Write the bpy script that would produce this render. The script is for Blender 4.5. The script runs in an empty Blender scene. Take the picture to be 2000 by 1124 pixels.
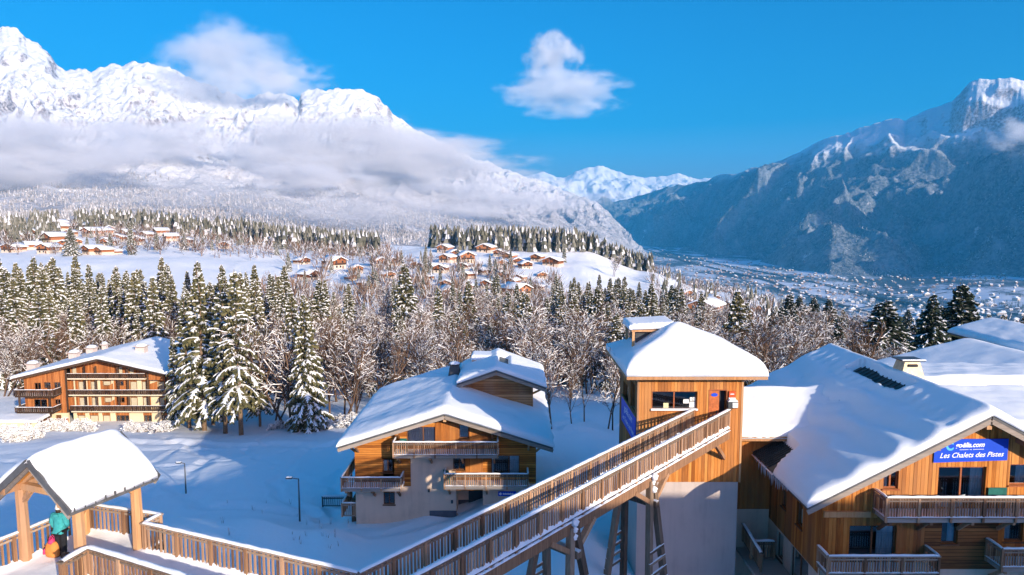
import bpy, bmesh, math, random
import numpy as np
from mathutils import Vector, Matrix, Euler
R = math.radians
SC = bpy.context.scene
COL = SC.collection
random.seed(7)

# ------------------------------------------------------------------ camera
F = 1333.0            # focal length in photograph pixels (2000 wide)
PITCH = math.atan(0.099)
SP, CP = math.sin(PITCH), math.cos(PITCH)
cam_d = bpy.data.cameras.new('camera')
cam = bpy.data.objects.new('camera', cam_d)
COL.objects.link(cam)
cam_d.sensor_width = 36.0
cam_d.lens = 36.0 * F / 2000.0
cam_d.clip_start = 0.5
cam_d.clip_end = 90000
cam.location = (0, 0, 0)
cam.rotation_euler = (math.pi / 2 - PITCH, 0, 0)
SC.camera = cam

# ------------------------------------------------------------------ light
SUN_AZ = R(36.5)        # to the right of straight behind the camera
SUN_EL = R(16.5)
world = bpy.data.worlds.new('World')
SC.world = world
world.use_nodes = True
wn = world.node_tree.nodes
wl = world.node_tree.links
bg = wn['Background']
sky = wn.new('ShaderNodeTexSky')
sky.sky_type = 'NISHITA'
sky.sun_disc = False
sky.sun_elevation = SUN_EL
sky.sun_rotation = math.pi - SUN_AZ
sky.altitude = 1200
sky.air_density = 1.15
sky.dust_density = 9.0
sky.ozone_density = 5.0
hs = wn.new('ShaderNodeHueSaturation')
hs.inputs['Saturation'].default_value = 1.6
hs.inputs['Hue'].default_value = 0.487
gm = wn.new('ShaderNodeMixRGB')
gm.blend_type = 'MULTIPLY'
gm.inputs[0].default_value = 1.0
gm.inputs[2].default_value = (1.0, 0.76, 0.92, 1)
wl.new(sky.outputs[0], hs.inputs['Color'])
wl.new(hs.outputs[0], gm.inputs[1])
sb_ = wn.new('ShaderNodeMixRGB')
sb_.blend_type = 'SUBTRACT'
sb_.use_clamp = False
sb_.inputs[0].default_value = 1.0
sb_.inputs[2].default_value = (0.0, 0.0, 0.0, 1)
mx_ = wn.new('ShaderNodeMixRGB')
mx_.blend_type = 'LIGHTEN'
mx_.inputs[0].default_value = 1.0
mx_.inputs[2].default_value = (0, 0, 0, 1)
wl.new(gm.outputs[0], sb_.inputs[1])
wl.new(sb_.outputs[0], mx_.inputs[1])
wl.new(mx_.outputs[0], bg.inputs['Color'])
bg.inputs['Strength'].default_value = 0.15
sun_d = bpy.data.lights.new('sun', 'SUN')
sun = bpy.data.objects.new('sun', sun_d)
COL.objects.link(sun)
sun_d.energy = 5.0
sun_d.angle = R(0.5)
sun_d.color = (1.0, 0.86, 0.68)
to_sun = Vector((math.sin(SUN_AZ) * math.cos(SUN_EL), -math.cos(SUN_AZ) * math.cos(SUN_EL), math.sin(SUN_EL)))
sun.rotation_euler = to_sun.to_track_quat('Z', 'Y').to_euler()
SC.view_settings.view_transform = 'Standard'
SC.view_settings.look = 'None'
SC.view_settings.exposure = 0.48
SC.view_settings.gamma = 1.0
SC.cycles.max_bounces = 6
SC.cycles.diffuse_bounces = 3
SC.cycles.glossy_bounces = 2
SC.cycles.transmission_bounces = 3
SC.cycles.transparent_max_bounces = 8
SC.cycles.volume_bounces = 3
SC.cycles.volume_max_steps = 96
SC.cycles.caustics_reflective = False
SC.cycles.caustics_refractive = False

# ------------------------------------------------------------------ helpers
def P(u, v, Y):
    """point on the sight line of photograph pixel (u, v) at distance Y ahead"""
    yc = (562.0 - v) / F
    den = CP + yc * SP
    return Vector(((u - 1000.0) / F / den * Y, Y, (-SP + yc * CP) / den * Y))

def PZ(u, v, z):
    yc = (562.0 - v) / F
    den = CP + yc * SP
    return P(u, v, z / ((-SP + yc * CP) / den))

def VZ(Y, v):
    return P(1000, v, Y).z

def UA(u, v=500):
    yc = (562.0 - v) / F
    return (u - 1000.0) / F / (CP + yc * SP)

def tag(o, label=None, cat=None, group=None, kind=None):
    if label: o['label'] = label
    if cat: o['category'] = cat
    if group: o['group'] = group
    if kind: o['kind'] = kind
    return o

def empty(name, loc=(0, 0, 0), rz=0.0):
    o = bpy.data.objects.new(name, None)
    o.empty_display_size = 0.3
    COL.objects.link(o)
    o.location = loc
    o.rotation_euler = (0, 0, rz)
    return o

def mesh_obj(name, me, parent=None, loc=(0, 0, 0), rot=(0, 0, 0)):
    o = bpy.data.objects.new(name, me)
    COL.objects.link(o)
    o.location = loc
    o.rotation_euler = rot
    if parent is not None:
        o.parent = parent
    return o

def copy_tree(o, parent=None):
    c = o.copy()
    COL.objects.link(c)
    c.parent = parent
    for ch in o.children:
        copy_tree(ch, c)
    return c

class MB:
    """collects faces; build() links them as one mesh object"""
    def __init__(self, off=(0, 0, 0)):
        self.v = []; self.f = []; self.m = []
        self.off = Vector(off)
    def add(self, vs, fs, mi=0):
        n = len(self.v)
        o = self.off
        self.v.extend([(a[0] - o.x, a[1] - o.y, a[2] - o.z) for a in vs])
        self.f.extend([tuple(i + n for i in q) for q in fs])
        self.m.extend([mi] * len(fs))
        return self
    def box(self, lo, hi, mi=0):
        x0, y0, z0 = lo; x1, y1, z1 = hi
        vs = [(x0, y0, z0), (x1, y0, z0), (x1, y1, z0), (x0, y1, z0), (x0, y0, z1), (x1, y0, z1), (x1, y1, z1), (x0, y1, z1)]
        return self.add(vs, [(0, 3, 2, 1), (4, 5, 6, 7), (0, 1, 5, 4), (1, 2, 6, 5), (2, 3, 7, 6), (3, 0, 4, 7)], mi)
    def beam(self, a, b, w, h, mi=0, up=(0, 0, 1), cap=0.0):
        a = Vector(a); b = Vector(b)
        d = (b - a).normalized()
        s = d.cross(Vector(up))
        if s.length < 1e-4: s = d.cross(Vector((0, 1, 0)))
        s.normalize(); t = s.cross(d)
        s = s * (w / 2); t = t * (h / 2)
        vs = [a - s - t, a + s - t, a + s + t, a - s + t, b - s - t, b + s - t, b + s + t, b - s + t]
        return self.add(vs, [(0, 3, 2, 1), (4, 5, 6, 7), (0, 1, 5, 4), (1, 2, 6, 5), (2, 3, 7, 6), (3, 0, 4, 7)][::1], mi)
    def tube(self, pts, rad, n=6, mi=0, capped=True):
        """swept tube through pts with radii rad"""
        pts = [Vector(p) for p in pts]
        rings = []
        vs = []; fs = []
        for i, p in enumerate(pts):
            d = (pts[min(i + 1, len(pts) - 1)] - pts[max(i - 1, 0)]).normalized()
            s = d.cross(Vector((0.13, 0.21, 1.0)))
            if s.length < 1e-3: s = d.cross(Vector((1, 0, 0)))
            s.normalize(); t = s.cross(d)
            r = rad[i] if hasattr(rad, '__len__') else rad
            for k in range(n):
                a = 2 * math.pi * k / n
                vs.append(p + s * (r * math.cos(a)) + t * (r * math.sin(a)))
        for i in range(len(pts) - 1):
            for k in range(n):
                k2 = (k + 1) % n
                fs.append((i * n + k, i * n + k2, (i + 1) * n + k2, (i + 1) * n + k))
        if capped:
            fs.append(tuple(range(n))[::-1])
            fs.append(tuple(range((len(pts) - 1) * n, len(pts) * n)))
        return self.add(vs, fs, mi)
    def poly_prism(self, poly, axis, lo, hi, mi=0):
        """polygon in the plane across axis ('x': (y,z), 'y': (x,z), 'z': (x,y)), swept lo..hi"""
        def pt(p, t):
            return {'x': (t, p[0], p[1]), 'y': (p[0], t, p[1]), 'z': (p[0], p[1], t)}[axis]
        n = len(poly)
        vs = [pt(p, lo) for p in poly] + [pt(p, hi) for p in poly]
        fs = [tuple(range(n)), tuple(range(2 * n - 1, n - 1, -1))]
        for i in range(n):
            j = (i + 1) % n
            fs.append((j, i, n + i, n + j))
        return self.add(vs, fs, mi)
    def mesh(self, name, mats, smooth=False, fix=True):
        me = bpy.data.meshes.new(name)
        me.from_pydata(self.v, [], self.f)
        if not isinstance(mats, (list, tuple)): mats = [mats]
        for m in mats: me.materials.append(m)
        if len(mats) > 1:
            me.polygons.foreach_set('material_index', self.m)
        if fix and len(self.f) < 20000:
            bm = bmesh.new(); bm.from_mesh(me)
            bmesh.ops.recalc_face_normals(bm, faces=bm.faces)
            bm.to_mesh(me); bm.free()
        if smooth:
            me.polygons.foreach_set('use_smooth', [True] * len(me.polygons))
        me.update()
        return me
    def build(self, name, mats, parent=None, smooth=False, fix=True, bevel=0.0):
        o = mesh_obj(name, self.mesh(name, mats, smooth, fix), parent)
        if bevel:
            b = o.modifiers.new('bevel', 'BEVEL'); b.width = bevel; b.segments = 2; b.limit_method = 'ANGLE'
        return o

def np_mesh(name, verts, faces, mats, smooth=True, midx=None):
    verts = np.asarray(verts, dtype=np.float32).reshape(-1, 3)
    faces = np.asarray(faces, dtype=np.int32)
    me = bpy.data.meshes.new(name)
    k = faces.shape[1]
    me.vertices.add(len(verts)); me.vertices.foreach_set('co', verts.ravel())
    me.loops.add(faces.size); me.loops.foreach_set('vertex_index', faces.ravel())
    me.polygons.add(len(faces))
    me.polygons.foreach_set('loop_start', np.arange(0, faces.size, k, dtype=np.int32))
    if not isinstance(mats, (list, tuple)): mats = [mats]
    for m in mats: me.materials.append(m)
    if midx is not None: me.polygons.foreach_set('material_index', np.asarray(midx, dtype=np.int32))
    me.polygons.foreach_set('use_smooth', np.full(len(faces), smooth))
    me.update(calc_edges=True)
    me.validate()
    return me

def grid_faces(nu, nv):
    i = np.arange(nu - 1)[:, None] * nv + np.arange(nv - 1)[None, :]
    i = i.ravel()
    return np.stack([i, i + nv, i + nv + 1, i + 1], axis=1)

def _hash(ix, iy, seed):
    h = (ix.astype(np.int64) * 374761393 + iy.astype(np.int64) * 668265263 + seed * 1274126177) & 0xffffffff
    h = ((h ^ (h >> 13)) * 1274126177) & 0xffffffff
    h = h ^ (h >> 16)
    return (h & 0xffff) / 65535.0

def vnoise(x, y, seed=0):
    x = np.asarray(x, float); y = np.asarray(y, float)
    ix = np.floor(x); iy = np.floor(y)
    fx = x - ix; fy = y - iy
    fx = fx * fx * fx * (fx * (fx * 6 - 15) + 10); fy = fy * fy * fy * (fy * (fy * 6 - 15) + 10)
    a = _hash(ix, iy, seed); b = _hash(ix + 1, iy, seed); c = _hash(ix, iy + 1, seed); d = _hash(ix + 1, iy + 1, seed)
    return (a * (1 - fx) + b * fx) * (1 - fy) + (c * (1 - fx) + d * fx) * fy

def fbm(x, y, oct=4, seed=0, gain=0.5):
    s = 0; a = 1.0; t = 0
    for i in range(oct):
        s = s + a * (vnoise(x, y, seed + i * 17) * 2 - 1); t += a
        x = np.asarray(x) * 2.03 + 11.3; y = np.asarray(y) * 2.03 + 5.7; a *= gain
    return s / t

def ridged(x, y, oct=4, seed=0, gain=0.5):
    s = 0; a = 1.0; t = 0
    for i in range(oct):
        n = 1 - np.abs(vnoise(x, y, seed + i * 13) * 2 - 1)
        s = s + a * n * n; t += a
        x = np.asarray(x) * 2.07 + 7.1; y = np.asarray(y) * 2.07 + 3.9; a *= gain
    return s / t
# ------------------------------------------------------------------ materials
class NT:
    def __init__(self, name):
        self.m = bpy.data.materials.new(name)
        self.m.use_nodes = True
        self.t = self.m.node_tree
        self.n = self.t.nodes; self.l = self.t.links
        self.b = self.n['Principled BSDF']
        self.out = self.n['Material Output']
    def node(self, typ, **kw):
        nd = self.n.new(typ)
        for k, v in kw.items():
            if k.startswith('i_'):
                key = k[2:].replace('_', ' ')
                nd.inputs[int(key) if key.isdigit() else key].default_value = v
            else:
                setattr(nd, k, v)
        return nd
    def link(self, a, b): self.l.new(a, b)
    def coord(self, which='Object', scale=(1, 1, 1), rot=(0, 0, 0)):
        tc = self.node('ShaderNodeTexCoord')
        mp = self.node('ShaderNodeMapping')
        mp.inputs['Scale'].default_value = scale
        mp.inputs['Rotation'].default_value = rot
        self.link(tc.outputs[which], mp.inputs['Vector'])
        return mp.outputs[0]
    def pos(self, scale=(1, 1, 1)):
        g = self.node('ShaderNodeNewGeometry')
        mp = self.node('ShaderNodeMapping')
        mp.inputs['Scale'].default_value = scale
        self.link(g.outputs['Position'], mp.inputs['Vector'])
        return mp.outputs[0]
    def noise(self, vec, scale=5.0, detail=3.0, rough=0.55, out='Fac'):
        nd = self.node('ShaderNodeTexNoise')
        nd.inputs['Scale'].default_value = scale
        nd.inputs['Detail'].default_value = detail
        nd.inputs['Roughness'].default_value = rough
        if vec is not None: self.link(vec, nd.inputs['Vector'])
        return nd.outputs[out]
    def ramp(self, fac, stops):
        nd = self.node('ShaderNodeValToRGB')
        cr = nd.color_ramp
        while len(cr.elements) < len(stops): cr.elements.new(0.5)
        for e, (p, c) in zip(cr.elements, stops):
            e.position = p
            e.color = (c[0], c[1], c[2], 1) if hasattr(c, '__len__') else (c, c, c, 1)
        self.link(fac, nd.inputs['Fac'])
        return nd.outputs['Color']
    def mix(self, fac, a, b, mode='MIX'):
        nd = self.node('ShaderNodeMixRGB'); nd.blend_type = mode
        for i, x in ((0, fac), (1, a), (2, b)):
            if hasattr(x, 'links') or hasattr(x, 'is_linked'): self.link(x, nd.inputs[i])
            else: nd.inputs[i].default_value = (x if i == 0 else ((*x, 1) if len(x) == 3 else x))
        return nd.outputs[0]
    def math(self, op, a, b=None, clamp=False):
        nd = self.node('ShaderNodeMath'); nd.operation = op; nd.use_clamp = clamp
        for i, x in ((0, a), (1, b)):
            if x is None: continue
            if hasattr(x, 'is_linked'): self.link(x, nd.inputs[i])
            else: nd.inputs[i].default_value = x
        return nd.outputs[0]
    def bump(self, h, strength=0.3, dist=0.05):
        nd = self.node('ShaderNodeBump')
        nd.inputs['Strength'].default_value = strength
        nd.inputs['Distance'].default_value = dist
        self.link(h, nd.inputs['Height'])
        self.link(nd.outputs[0], self.b.inputs['Normal'])
    def color(self, c):
        if hasattr(c, 'is_linked'): self.link(c, self.b.inputs['Base Color'])
        else: self.b.inputs['Base Color'].default_value = (*c, 1)
    def rough(self, r):
        if hasattr(r, 'is_linked'): self.link(r, self.b.inputs['Roughness'])
        else: self.b.inputs['Roughness'].default_value = r
    def spec(self, s): self.b.inputs['Specular IOR Level'].default_value = s
    def normal_z(self):
        g = self.node('ShaderNodeNewGeometry')
        s = self.node('ShaderNodeSeparateXYZ')
        self.link(g.outputs['Normal'], s.inputs[0])
        return s.outputs['Z']
    def pos_z(self):
        g = self.node('ShaderNodeNewGeometry')
        s = self.node('ShaderNodeSeparateXYZ')
        self.link(g.outputs['Position'], s.inputs[0])
        return s.outputs['Z']
    def obj_random(self):
        return self.node('ShaderNodeObjectInfo').outputs['Random']
    def island_random(self):
        return self.node('ShaderNodeNewGeometry').outputs['Random Per Island']

def plain(name, c, rough=0.7, spec=0.3, var=0.15, scale=6.0, bump=0.0, bscale=40.0, metal=0.0):
    t = NT(name)
    v = t.coord('Object')
    n = t.noise(v, scale, 4)
    a = tuple(max(0, x * (1 - var)) for x in c); b = tuple(min(1, x * (1 + var)) for x in c)
    t.color(t.ramp(n, [(0.3, a), (0.7, b)]))
    t.rough(rough); t.spec(spec); t.b.inputs['Metallic'].default_value = metal
    if bump: t.bump(t.noise(v, bscale, 3), bump, 0.02)
    return t.m

def wood(name, c_dark, c_mid, c_light, grain_axis='z', per='obj', rough=0.75, grain=14.0, stain=0.25, boards=0.0, board_axis='x', weather=None):
    """timber: grain stretched along one axis, a colour of its own for each plank;
    boards > 0 draws joints of that pitch where pieces are too small to build"""
    t = NT(name)
    sc = {'x': (0.06, 1, 1), 'y': (1, 0.06, 1), 'z': (1, 1, 0.06)}[grain_axis]
    v = t.coord('Object', sc)
    g = t.noise(v, grain, 5, 0.65)
    rnd = t.obj_random()
    if boards:
        pv = t.coord('Object')
        sx = t.node('ShaderNodeSeparateXYZ'); t.link(pv, sx.inputs[0])
        q = t.math('DIVIDE', sx.outputs[board_axis.upper()], boards)
        fl = t.math('FLOOR', q)
        wn_ = t.node('ShaderNodeTexWhiteNoise', noise_dimensions='1D')
        t.link(fl, wn_.inputs['W'])
        rnd = wn_.outputs['Value']
        fr = t.math('FRACT', q)
        joint = t.math('LESS_THAN', fr, 0.13)
    f = t.math('ADD', t.math('MULTIPLY', g, 0.75), t.math('MULTIPLY', t.math('SUBTRACT', rnd, 0.5), 0.55))
    col = t.ramp(f, [(0.12, c_dark), (0.38, c_mid), (0.68, c_light)])
    big = t.noise(t.coord('Object'), 0.7, 4)
    col = t.mix(t.math('MULTIPLY', t.ramp(big, [(0.4, 0.0), (0.75, 1.0)]), stain), col, tuple(x * 0.45 for x in c_mid))
    if weather:
        wz = t.noise(t.pos((0.5, 0.5, 0.12)), 1.1, 4)
        col = t.mix(t.ramp(wz, [(0.42, 0.0), (0.7, 0.75)]), col, weather)
    if boards:
        col = t.mix(joint, col, tuple(x * 0.35 for x in c_dark))
    t.color(col); t.rough(rough); t.spec(0.2)
    h = g
    if boards:
        h = t.math('SUBTRACT', g, t.math('MULTIPLY', joint, 3.0))
    t.bump(h, 0.35, 0.012)
    return t.m

def snow_mat(name, c=(0.91, 0.925, 0.94), big=0.25, bigscale=0.8, fine=0.25, dist=0.08):
    t = NT(name)
    v = t.pos()
    n1 = t.noise(v, bigscale, 5, 0.6)
    n2 = t.noise(v, 9.0, 4, 0.6)
    t.color(t.ramp(n1, [(0.3, tuple(x * 0.97 for x in c)), (0.7, c)]))
    t.rough(0.65); t.spec(0.25)
    h = t.math('ADD', t.math('MULTIPLY', n1, big * 4), t.math('MULTIPLY', n2, fine))
    t.bump(h, 0.5, dist)
    t.b.inputs['Sheen Weight'].default_value = 0.0
    return t.m

def stained(name, c):
    """render with faint runs, patches and grain"""
    t = NT(name)
    n1 = t.noise(t.coord('Object'), 0.6, 5, .65)
    n2 = t.noise(t.coord('Object', (1, 1, .08)), 2.2, 5, .6)
    f = t.math('ADD', t.math('MULTIPLY', n1, .5), t.math('MULTIPLY', n2, .5))
    t.color(t.ramp(f, [(.30, tuple(x * .74 for x in c)), (.48, tuple(x * .95 for x in c)), (.7, tuple(min(1, x * 1.06) for x in c))]))
    t.rough(.92); t.spec(.1)
    t.bump(t.noise(t.coord('Object'), 45, 3), .3, .02)
    return t.m
M = {}
M['snow'] = snow_mat('snow')
M['roof_snow'] = snow_mat('roof_snow', big=0.16, bigscale=1.3, fine=0.16, dist=0.07)
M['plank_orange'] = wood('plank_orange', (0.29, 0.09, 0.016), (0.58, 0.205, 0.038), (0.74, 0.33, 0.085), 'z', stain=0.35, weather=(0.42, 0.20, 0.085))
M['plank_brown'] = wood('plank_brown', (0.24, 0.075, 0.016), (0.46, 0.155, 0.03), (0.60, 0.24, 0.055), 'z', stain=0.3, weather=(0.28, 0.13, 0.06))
M['board_orange'] = wood('board_orange', (0.26, 0.08, 0.015), (0.52, 0.19, 0.035), (0.70, 0.30, 0.07), 'x', stain=0.25, boards=0.16, board_axis='z')
M['board_old'] = wood('board_old', (0.28, 0.12, 0.05), (0.50, 0.24, 0.09), (0.68, 0.38, 0.18), 'x', stain=0.2, boards=0.2, board_axis='z', weather=(0.45, 0.30, 0.20))
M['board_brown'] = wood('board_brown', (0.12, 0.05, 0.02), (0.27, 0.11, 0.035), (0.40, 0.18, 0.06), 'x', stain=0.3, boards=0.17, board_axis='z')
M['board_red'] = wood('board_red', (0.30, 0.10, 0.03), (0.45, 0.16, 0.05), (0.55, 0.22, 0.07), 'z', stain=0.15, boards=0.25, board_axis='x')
M['rail_wood'] = wood('rail_wood', (0.17, 0.09, 0.05), (0.36, 0.20, 0.11), (0.54, 0.34, 0.21), 'z', stain=0.3)
M['rail_grey'] = wood('rail_grey', (0.16, 0.12, 0.09), (0.30, 0.22, 0.16), (0.44, 0.34, 0.26), 'x', stain=0.3)
M['timber'] = wood('timber', (0.26, 0.11, 0.04), (0.50, 0.24, 0.09), (0.66, 0.38, 0.18), 'z', stain=0.35, weather=(0.40, 0.27, 0.19))
M['timber_grey'] = wood('timber_grey', (0.20, 0.16, 0.13), (0.34, 0.28, 0.23), (0.46, 0.40, 0.34), 'x', stain=0.3)
M['timber_dark'] = wood('timber_dark', (0.03, 0.018, 0.012), (0.065, 0.038, 0.025), (0.11, 0.065, 0.04), 'x', stain=0.2)
M['soffit'] = wood('soffit', (0.40, 0.16, 0.04), (0.60, 0.27, 0.06), (0.72, 0.38, 0.10), 'y', stain=0.1)
M['fascia'] = plain('fascia', (0.10, 0.10, 0.10), 0.55, 0.4, 0.25, 3)
M['plaster'] = stained('plaster', (0.72, 0.55, 0.42))
M['plaster_cream'] = plain('plaster_cream', (0.72, 0.60, 0.40), 0.9, 0.1, 0.06, 0.6)
M['concrete'] = stained('concrete', (0.58, 0.49, 0.44))
M['plinth'] = plain('plinth', (0.10, 0.11, 0.13), 0.8, 0.2, 0.2, 2)
M['metal_dark'] = plain('metal_dark', (0.05, 0.055, 0.06), 0.45, 0.5, 0.2, 4)
M['metal_roof'] = plain('metal_roof', (0.055, 0.06, 0.055), 0.5, 0.5, 0.3, 5)
M['metal_pale'] = plain('metal_pale', (0.40, 0.32, 0.21), 0.45, 0.5, 0.2, 5, metal=0.4)
M['frame_red'] = plain('frame_red', (0.33, 0.10, 0.035), 0.5, 0.4, 0.2, 8)
M['frame_brown'] = plain('frame_brown', (0.16, 0.07, 0.03), 0.5, 0.4, 0.2, 8)
M['door_red'] = plain('door_red', (0.45, 0.13, 0.04), 0.55, 0.3, 0.3, 6)
M['curtain'] = plain('curtain', (0.75, 0.75, 0.73), 0.9, 0.1, 0.05, 3)
M['curtain_blue'] = plain('curtain_blue', (0.35, 0.52, 0.62), 0.9, 0.1, 0.1, 3)
M['room_dark'] = plain('room_dark', (0.035, 0.035, 0.04), 0.9, 0.1, 0.3, 1.5)
M['blind'] = plain('blind', (0.52, 0.47, 0.34), 0.8, 0.2, 0.1, 2)
M['plastic_green'] = plain('plastic_green', (0.015, 0.13, 0.11), 0.45, 0.4, 0.2, 6)
M['sign_blue'] = plain('sign_blue', (0.008, 0.07, 0.60), 0.5, 0.3, 0.05, 2)
M['sign_white'] = plain('sign_white', (0.85, 0.87, 0.9), 0.6, 0.2, 0.02)
M['sign_cyan'] = plain('sign_cyan', (0.10, 0.50, 0.85), 0.6, 0.2, 0.02)
M['paper'] = plain('paper', (0.75, 0.77, 0.76), 0.8, 0.1, 0.05, 20)
M['paper_yellow'] = plain('paper_yellow', (0.62, 0.60, 0.36), 0.8, 0.1, 0.1, 20)
M['red_box'] = plain('red_box', (0.62, 0.08, 0.02), 0.5, 0.4, 0.1, 8)
M['stone'] = plain('stone', (0.20, 0.12, 0.075), 0.9, 0.1, 0.45, 3)
M['ice'] = plain('ice', (0.62, 0.62, 0.64), 0.15, 0.6, 0.05)

def glass_mat():
    t = NT('window_glass')
    tr = t.node('ShaderNodeBsdfTransparent'); tr.inputs[0].default_value = (0.93, 0.95, 0.96, 1)
    gl = t.node('ShaderNodeBsdfGlossy'); gl.inputs['Roughness'].default_value = 0.04
    gl.inputs['Color'].default_value = (0.9, 0.95, 1, 1)
    fr = t.node('ShaderNodeFresnel'); fr.inputs['IOR'].default_value = 1.6
    mx = t.node('ShaderNodeMixShader')
    t.link(t.math('ADD', fr.outputs[0], 0.06), mx.inputs[0])
    t.link(tr.outputs[0], mx.inputs[1]); t.link(gl.outputs[0], mx.inputs[2])
    t.link(mx.outputs[0], t.out.inputs['Surface'])
    return t.m
M['glass'] = glass_mat()
def dark_glass():
    t = NT('far_glass')
    t.color((0.03, 0.04, 0.05)); t.rough(0.08); t.spec(0.8)
    return t.m
M['far_glass'] = dark_glass()
# ------------------------------------------------------------------ terrain
VALLEY = -480.0
def V_(Y, v): return (Y, VZ(Y, v))
NEAR_L = [(6, -12.2), (14, -12.2), (20, -12.4), (24, -12.8)]
COLS = {
 0: NEAR_L + [(28, -14), (34, -17.5), (46, -22.5), (70, -27), V_(104, 836), V_(135, 760), V_(170, 690), V_(300, 590), V_(420, 540), V_(480, 512), V_(600, 492), V_(800, 455), V_(1000, 437), V_(1300, 442), V_(2000, 452), V_(3000, 470), (9000, VALLEY), (40000, VALLEY)],
 150: NEAR_L + [(28, -14), (34, -16.5), (46, -22), (70, -26.5), V_(104, 836), V_(135, 770), V_(170, 690), V_(300, 590), V_(420, 535), V_(490, 508), V_(600, 490), V_(780, 456), V_(950, 440), V_(1300, 448), V_(2000, 460), V_(3000, 470), (9000, VALLEY), (40000, VALLEY)],
 300: NEAR_L + [(28, -13.6), (34, -15.2), (46, -21.5), (70, -25.8), V_(104, 835), V_(135, 770), V_(170, 695), V_(300, 595), V_(420, 535), V_(500, 507), V_(600, 492), V_(750, 462), V_(880, 446), V_(1100, 452), V_(1800, 472), V_(3000, 470), (9000, VALLEY), (40000, VALLEY)],
 450: [(6, -12.6), (14, -12.6), (20, -12.9), (24, -13.3), (28, -13.6), (33, -14.8), (46, -21.2), (70, -25.4), V_(98, 846), V_(135, 765), V_(170, 700), V_(300, 612), V_(410, 556), V_(490, 525), V_(600, 503), V_(750, 474), V_(900, 464), V_(1200, 470), V_(1900, 478), V_(3000, 470), (9000, VALLEY), (40000, VALLEY)],
 600: [(6, -13), (14, -13), (20, -13.3), (24, -13.7), (28, -14.2), (33, -15.6), (45, -21.2), (70, -25.2), V_(96, 842), V_(135, 765), V_(170, 708), V_(300, 622), V_(400, 575), V_(500, 535), V_(600, 512), V_(780, 486), V_(950, 478), V_(1200, 482), V_(1900, 480), V_(3000, 468), (9000, VALLEY), (40000, VALLEY)],
 720: [(6, -13.4), (14, -13.4), (20, -13.8), (24, -14.3), (28, -15.2), (33, -17), (43, -20.6), (68, -23.6), V_(96, 835), V_(135, 765), V_(170, 712), V_(300, 624), V_(400, 582), V_(510, 532), V_(610, 510), V_(800, 492), V_(1000, 488), V_(1200, 486), V_(1900, 480), V_(3000, 466), (9000, VALLEY), (40000, VALLEY)],
 850: [(6, -14), (14, -14), (20, -14.2), (24, -14.9), (28, -16), (34, -18.2), (44, -20.2), (66, -22.0), V_(95, 820), V_(135, 765), V_(170, 715), V_(300, 622), V_(400, 588), V_(500, 542), V_(620, 503), V_(720, 484), V_(770, 481), V_(950, 505), V_(1900, 490), V_(3000, 470), (9000, VALLEY), (40000, VALLEY)],
 1000: [(6, -14), (14, -14), (20, -14.2), (24, -14.6), (28, -15.6), (34, -17.6), (44, -19.2), (64, -20.6), V_(95, 805), V_(135, 760), V_(170, 715), V_(300, 622), V_(400, 590), V_(500, 547), V_(620, 507), V_(720, 488), V_(780, 481), V_(950, 505), V_(1900, 520), V_(3500, 500), (10000, VALLEY), (40000, VALLEY)],
 1130: [(6, -14), (14, -14), (20, -14.2), (24, -14.6), (29, -15.4), (33, -16.6), (44, -18.8), (64, -20.2), V_(90, 805), V_(135, 755), V_(170, 715), V_(300, 626), V_(420, 590), V_(500, 562), V_(600, 522), V_(710, 494), V_(790, 487), V_(950, 512), V_(1900, 540), V_(4000, 540), (8000, VALLEY), (40000, VALLEY)],
 1260: [(6, -14), (14, -14), (20, -14.4), (26, -15.2), (30, -16.4), (34, -19), (44, -20.2), (66, -22.5), V_(95, 800), V_(135, 755), V_(170, 720), V_(300, 630), V_(420, 600), V_(520, 568), V_(620, 542), V_(720, 530), V_(800, 528), V_(1000, 555), V_(1900, 590), V_(3500, 560), (5500, VALLEY), (40000, VALLEY)],
 1400: [(6, -14), (14, -15), (20, -17), (26, -19), (30, -20), (34, -20.5), (44, -21), (66, -24), V_(95, 800), V_(135, 760), V_(170, 725), V_(300, 645), V_(420, 620), V_(520, 602), V_(650, 580), V_(800, 570), V_(1000, 572), V_(1400, 585), V_(2200, 600), V_(3000, 620), (4200, VALLEY), (40000, VALLEY)],
 1700: [(6, -15), (14, -17), (20, -19), (26, -20), (30, -20.5), (34, -21), (44, -21.5), (66, -24), V_(95, 800), V_(135, 760), V_(200, 700), V_(300, 682), V_(420, 668), V_(520, 662), V_(650, 658), V_(800, 656), V_(1000, 656), V_(1400, 660), V_(1900, 664), V_(2300, 660), (2900, VALLEY), (40000, VALLEY)],
 2000: [(6, -15), (14, -17), (20, -19), (26, -20), (30, -20.5), (34, -21), (44, -21.5), (66, -24), V_(95, 810), V_(135, 770), V_(200, 720), V_(300, 702), V_(420, 692), V_(520, 688), V_(650, 684), V_(800, 682), V_(1000, 680), V_(1400, 682), V_(1800, 684), V_(2100, 680), (2500, VALLEY), (3500, -455), (5050, -418), (40000, -418)],
}
LOGS = np.linspace(math.log(3.0), math.log(39000), 520)
_cu = sorted(COLS)
_ca = np.array([math.atan(UA(u)) for u in _cu])
_tab = []
for u in _cu:
    a = UA(u); k = math.sqrt(1 + a * a)
    r = np.log(np.array([q[0] for q in COLS[u]]) * k)
    z = np.array([q[1] for q in COLS[u]])
    # interpolate slope z/r against log r (keeps sight lines straight), then soften
    sl = z / np.exp(r)
    t = np.interp(LOGS, r, sl)
    for _ in range(2):
        t = np.convolve(np.pad(t, 3, mode='edge'), np.ones(7) / 7, mode='valid')
    zz = t * np.exp(LOGS)
    far = np.interp(LOGS, r, z)
    w = np.clip((LOGS - math.log(3500)) / 0.5, 0, 1)
    _tab.append(zz * (1 - w) + far * w)
_tab = np.array(_tab)
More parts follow.
